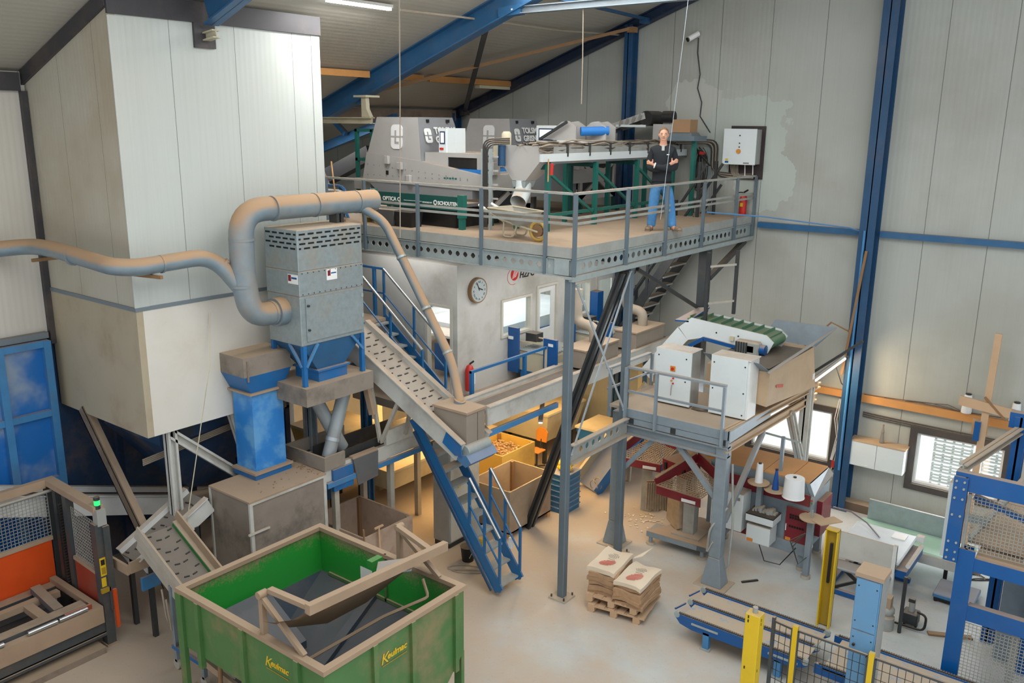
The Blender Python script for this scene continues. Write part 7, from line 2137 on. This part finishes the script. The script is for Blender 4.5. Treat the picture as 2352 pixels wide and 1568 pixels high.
# ------------------------------------------------------------------ chain conveyors at the lower right
def chainconv(label, x0, x1, xs, y0, y1, rounded):
    t = thing('chain_conveyor', label, 'conveyor', ((x0+x1)/2, (y0+y1)/2, 0), 'blue chain conveyors')
    z = .46
    for k, y in enumerate(xs):
        m = MB()
        if rounded:
            m.prism([(x0, y, z - .05), (x0 + .05, y, z), (x1 - .05, y, z), (x1, y, z - .06), (x1 - .08, y, z - .12), (x1 - .3, y, z - .18), (x0 + .3, y, z - .2), (x0 + .1, y, z - .16)], (0, .05, 0))
        else:
            m.box(x0, x1, y, y + .05, z - .16, z)
        rl = m.build('rail', 'blue_clean', t)
        c = MB()
        n = int((x1 - x0 - .1) / .034)
        for i in range(n):
            c.box(x0 + .06 + i*.034, x0 + .082 + i*.034, y + .005, y + .045, z, z + .022)
        c.box(x0 + .06, x1 - .06, y + .015, y + .035, z, z + .014)
        c.build('chain', 'steel_dark', rl)
        if rounded:
            for xx in (x0 + .04, x1 - .05):
                MB().cyl((xx, y - .005, z - .02), (xx, y + .055, z - .02), .05, 12).build('sprocket', 'galv', rl, True)
    MB().box(x0 + .12, x1 - .06, y0 + .05, y1, z - .05, z - .03).build('cover_plate', 'scuffed', t)
    for xx in ((x0 + .5, x1 - .5) if rounded else (x0 + .3, x1 - .3)):
        for y in (y0 + .02, y1 - .08):
            l = MB().box(xx, xx + .1, y - .02, y + .06, .03, z - .16).build('leg', 'blue_pale', t)
            MB().box(xx - .03, xx + .13, y - .04, y + .08, 0, .03).build('foot_plate', 'galv', l)
    return t
cc1 = chainconv('blue three-chain pallet conveyor on the floor in front of the yellow posts', -5.5, -3.35, (11.5, 11.97, 12.45), 11.5, 12.5, True)
MB().cyl((-4.18, 11.46, .33), (-4.18, 11.5, .33), .06, 14).build('flange_bearing', 'galv', cc1, True)
MB().cyl((-4.18, 11.4, .33), (-4.18, 11.46, .33), .025, 10).build('shaft_end', 'steel_dark', cc1, True)
MB().box(-5.2, -4.75, 11.485, 11.5, .36, .39).build('rail_slot', 'galv', cc1)
MB().box(-3.95, -3.5, 11.485, 11.5, .36, .39).build('rail_slot', 'galv', cc1)
MB().bar((-5.52, 11.55, .5), (-5.46, 11.8, .5), .02, .03).build('stop_bar', 'blue_clean', cc1)
MB().bar((-5.52, 12.05, .5), (-5.46, 12.3, .5), .02, .03).build('stop_bar', 'blue_clean', cc1)
chainconv('second chain conveyor leading into the blue frame behind the mesh fence', -3.28, -1.0, (11.55, 12.45), 11.5, 12.5, False)
solo(MB().prism([(-2.7, 12.52, .012), (-2.3, 13.2, .012), (-1.6, 13.0, .012), (-1.5, 12.52, .012)], (0, 0, .01)), 'floor_plate', 'scuffed', 'flat scuffed blue plate on the floor behind the light blue column', 'plate')
# yellow light-curtain posts
yp = thing('light_curtain_post', 'yellow safety post with an open slot behind the chain conveyor', 'post', (-3.72, 13.4, 0), 'yellow safety posts')
mb = MB(); mb.box(-3.82, -3.8, 13.3, 13.44, 0, 1.74); mb.box(-3.64, -3.62, 13.3, 13.44, 0, 1.74); mb.box(-3.82, -3.62, 13.42, 13.44, 0, 1.74); mb.box(-3.82, -3.62, 13.3, 13.44, 1.73, 1.75)
mb.build('housing', 'yellow', yp)
MB().box(-3.8, -3.64, 13.38, 13.42, .02, 1.72).build('inner_sheet', 'yellow_dark', yp)
MB().box(-3.74, -3.7, 13.34, 13.38, .8, 1.5).build('light_strip', 'black', yp)
yq = thing('light_curtain_post', 'closed yellow safety post with a grey knob on top in front of the chain conveyor', 'post', (-3.74, 10.24, 0), 'yellow safety posts')
MB().box(-3.84, -3.64, 10.16, 10.34, 0, 1.72).build('housing', 'yellow', yq, bevel=.008)
MB().cyl((-3.74, 10.25, 1.72), (-3.74, 10.25, 1.8), .035, 12).build('top_knob', 'grey_side', yq, True)
mb = MB()
for z in (1.6, 1.66, .9, .6):
    mb.box(-3.8, -3.785, 10.155, 10.16, z, z + .04); mb.box(-3.645, -3.638, 10.22, 10.235, z - .03, z + .01)
mb.build('slots', 'hole_shade', yq)
# pale blue electric column
bcx = thing('blue_column', 'pale blue electric column cabinet with dusty top beside the chain conveyors', 'cabinet', (-2.5, 11.2, 0))
MB().box(-2.7, -2.38, 11.0, 11.32, 0, 2.3).build('housing', 'blue_cabinet', bcx)
MB().box(-2.375, -2.37, 11.0, 11.32, 0, 2.3).build('side_sheet', 'grey_side', bcx)
MB().box(-2.72, -2.36, 10.98, 11.34, 2.3, 2.36).build('cap', 'dust_plain', bcx)
for z0, z1 in ((1.55, 2.28), (.05, 1.53)):
    d = MB().box(-2.69, -2.4, 10.985, 11.0, z0, z1).build('door', 'blue_cabinet', bcx)
    for z in (z0 + .12, z1 - .1):
        for x in (-2.66, -2.43):
            MB().cyl((x, 10.98, z), (x, 10.986, z), .01, 6).build('screw', 'black', d)
MB().cyl((-2.64, 10.96, 1.32), (-2.64, 10.985, 1.32), .02, 8).build('lock', 'black', bcx, True)
MB().cyl((-2.45, 10.95, 1.22), (-2.45, 10.985, 1.22), .025, 8).build('lock', 'steel_dark', bcx, True)
# mesh fence
fnc = thing('mesh_fence', 'black wire mesh safety fence with yellow posts along the chain conveyor', 'fence', (-2.6, 10.9, 0))
def fpanel(p, q, z0, z1):
    p, q = V(p), V(q)
    L = (q - p).length
    mb = MB()
    n = int(L / .09)
    a = q - p
    for i in range(n + 1):
        c = p + a * (i/n)
        mb.bar(c + V((0, 0, z0)), c + V((0, 0, z1)), .007, .007, (0, 1, 0))
    for i in range(9):
        z = z0 + (z1 - z0) * i / 8
        mb.bar(p + V((0, 0, z)), q + V((0, 0, z)), .006, .006)
    mb.build('mesh_panel', 'black', fnc)
    fr = MB()
    for z in (z0, z1):
        fr.bar(p + V((0, 0, z)), q + V((0, 0, z)), .03, .03)
    for c in (p, q):
        fr.bar(c + V((0, 0, z0)), c + V((0, 0, z1)), .03, .03, (0, 1, 0))
    fr.build('panel_frame', 'iron', fnc)
fpanel((-3.7, 10.9, 0), (-3.42, 10.86, 0), .12, 1.3)
fpanel((-3.34, 10.86, 0), (-2.42, 10.86, 0), .12, 1.3)
fpanel((-2.32, 10.86, 0), (-1.0, 10.86, 0), .12, 1.3)
for x in (-3.38, -2.37):
    MB().box(x - .035, x + .035, 10.84, 10.9, 0, 1.36).build('post', 'yellow', fnc)
MB().box(-3.72, -3.68, 10.87, 10.93, 0, 1.36).build('post', 'iron', fnc)
# ------------------------------------------------------------------ blue palletiser frame at the right edge
pf = thing('palletiser_frame', 'heavy blue steel palletiser frame with mesh panels at the right edge', 'frame', (-1, 13.5, 0))
PY = 12.75
MB().ibeam((-1.72, PY, 0), (-1.72, PY, 2.32), .16, .18, .03, (0, 1, 0)).build('front_post', 'blue_clean', pf)
MB().box(-1.82, -1.6, PY - .1, PY - .08, 0, 2.32).build('post_plate', 'blue_clean', pf)
MB().chan((-1.9, PY - .04, 2.1), (-1.9, PY - .04, 3.36), .16, .16, .03, (0, 1, 0), -1).build('upper_post', 'blue_clean', pf)
MB().box(-1.99, -1.81, PY - .13, PY - .11, 2.1, 3.36).build('post_plate', 'blue_clean', pf)
for z in (2.15, 2.26, 2.4, 2.8, 3.05, 3.2, 3.3):
    for x in (-1.95, -1.85):
        MB().cyl((x, PY - .15, z), (x, PY - .13, z), .016, 8).build('bolt', 'galv', pf)
for z0, z1, x0, nm in ((3.16, 3.42, -1.98, 'top_beam'), (2.02, 2.22, -1.6, 'floor_beam'), (1.26, 1.5, -1.6, 'lower_beam')):
    MB().box(x0, 1.2, PY - .09, PY + .03, z0, z1).build(nm, 'blue_clean', pf)
MB().box(-1.6, 1.2, PY - .05, 14.6, 2.2, 2.24).build('floor_sheet', 'dust_plain', pf)
MB().grid((-1.78, PY - .02, 2.3), (2.6, 0, 0), (0, 0, .8), 52, 16, .007).build('mesh_panel', 'galv_dusty', pf)
MB().box(-1.8, -1.76, PY - .04, PY, 2.26, 3.12).build('mesh_frame', 'galv_dusty', pf)
MB().grid((-1.6, PY - .06, .1), (2.4, 0, 0), (0, 0, 1.12), 48, 22, .007).build('mesh_panel', 'galv_dusty', pf)
MB().ibeam((-1.5, 14.6, 0), (-1.5, 14.6, 3.8), .18, .18, .03, (0, 1, 0)).build('rear_post', 'blue_clean', pf)
MB().box(-1.66, 1.2, 14.52, 14.68, 3.62, 3.86).build('rear_beam', 'blue_clean', pf)
MB().ibeam((-1.92, PY, 3.46), (-1.5, 14.55, 3.6), .12, .1, .015).build('side_rail', 'galv_dusty', pf)
MB().bar((-1.9, PY + .1, 3.4), (-1.55, 14.5, 3.5), .03, .05).build('side_rail', 'blue_pale', pf)
MB().bar((-1.75, PY + .1, 3.05), (.2, PY + .2, 2.5), .08, .08).build('diagonal_brace', 'blue_clean', pf)
MB().prism([(-1.7, 13.0, 2.3), (-1.05, 12.95, 2.3), (-.55, 14.5, 2.95), (-1.2, 14.5, 2.95)], (0, 0, .04)).build('slanting_belt', 'dust_plain', pf)
for a, b in (((-1.75, 13.0, 2.36), (-1.25, 14.5, 3.02)), ((-1.0, 12.95, 2.36), (-.5, 14.5, 3.02))):
    MB().bar(a, b, .04, .14).build('belt_side', 'offwhite_plate', pf)
for x in (-1.0, -.55):
    MB().box(x, x + .12, 13.9, 14.0, 0, 2.02).build('inner_post', 'blue_clean', pf)
MB().box(-1.5, 1.0, 13.9, 14.0, 1.66, 1.82).build('inner_beam', 'blue_clean', pf)
MB().box(-1.35, -.3, 14.1, 14.4, 0, 1.9).build('inner_cabinet', 'galv_blue', pf)
MB().bar((-1.6, 12.8, 1.95), (-1.35, 13.9, 1.9), .12, .06).build('floor_channel', 'dust_plain', pf)
MB().box(-1.05, -.95, 13.0, 13.1, 0, 1.3).build('guide_post', 'grey_side', pf)
pcab = thing('grey_cabinet', 'narrow pale grey cabinet between the gable window and the blue frame', 'cabinet', (-2.05, 13.4, 1))
MB().box(-2.12, -1.98, 13.15, 13.4, 1.9, 3.05).build('housing', 'white_cab', pcab)
MB().box(-1.98, -1.6, 13.2, 13.3, 2.5, 2.6).build('bracket', 'galv', pcab)

# ------------------------------------------------------------------ light
w = bpy.data.worlds.new('daylight'); SC.world = w
w.use_nodes = True
bg = w.node_tree.nodes['Background']
bg.inputs[0].default_value = (.93, .97, 1, 1)
bg.inputs[1].default_value = 1.05
sun = bpy.data.lights.new('sun', 'SUN'); sun.energy = 3.5; sun.angle = .05
so = bpy.data.objects.new('sun', sun); COL.objects.link(so); so.rotation_euler = (math.radians(-38), 0, math.radians(-15))
area('hall_light', (-4.5, 8.5, 11.4), (5, 5), 430, (1, .99, .96))
area('hall_light', (1.0, 4.0, 12.0), (6, 6), 500, (1, .99, .96), (math.radians(20), 0, 0))
area('hall_light', (-8.6, 4.5, 10.0), (3, 3), 85, (1, .97, .92))
area('deck_light', (-8.8, 13.0, 10.3), (3, 3), 170, (1, .98, .94))
area('window_light', (-6.3, 18.35, 1.45), (1.7, 1.1), 60, (.95, .98, 1), (math.radians(-90), 0, 0))
area('window_light', (-2.9, 18.35, 1.4), (1.5, 1.1), 60, (.95, .98, 1), (math.radians(-90), 0, 0))

# ------------------------------------------------------------------ camera
cam = bpy.data.cameras.new('camera')
cam.sensor_width = 36; cam.sensor_fit = 'HORIZONTAL'
cam.lens = 2004.07 / 2352 * 36
cam.clip_end = 200
co = bpy.data.objects.new('camera', cam); COL.objects.link(co)
pitch, roll, yaw = .244728756, .0106363397, .654946893
fw = V((-math.sin(yaw)*math.cos(pitch), math.cos(yaw)*math.cos(pitch), -math.sin(pitch)))
r0 = V((math.cos(yaw), math.sin(yaw), 0)); u0 = r0.cross(fw)
rr = r0 * math.cos(roll) + u0 * math.sin(roll)
uu = u0 * math.cos(roll) - r0 * math.sin(roll)
co.matrix_world = Matrix.Translation((0, 0, 8)) @ Matrix((rr, uu, -fw)).transposed().to_4x4()
SC.camera = co
SC.view_settings.view_transform = 'Standard'
SC.view_settings.look = 'None'
SC.view_settings.exposure = -.12
SC.cycles.use_denoising = True
SC.cycles.max_bounces = 5
SC.cycles.diffuse_bounces = 3
SC.cycles.glossy_bounces = 2
SC.cycles.transparent_max_bounces = 8
SC.cycles.use_adaptive_sampling = True
SC.cycles.adaptive_threshold = .05
SC.cycles.caustics_reflective = False
SC.cycles.caustics_refractive = False
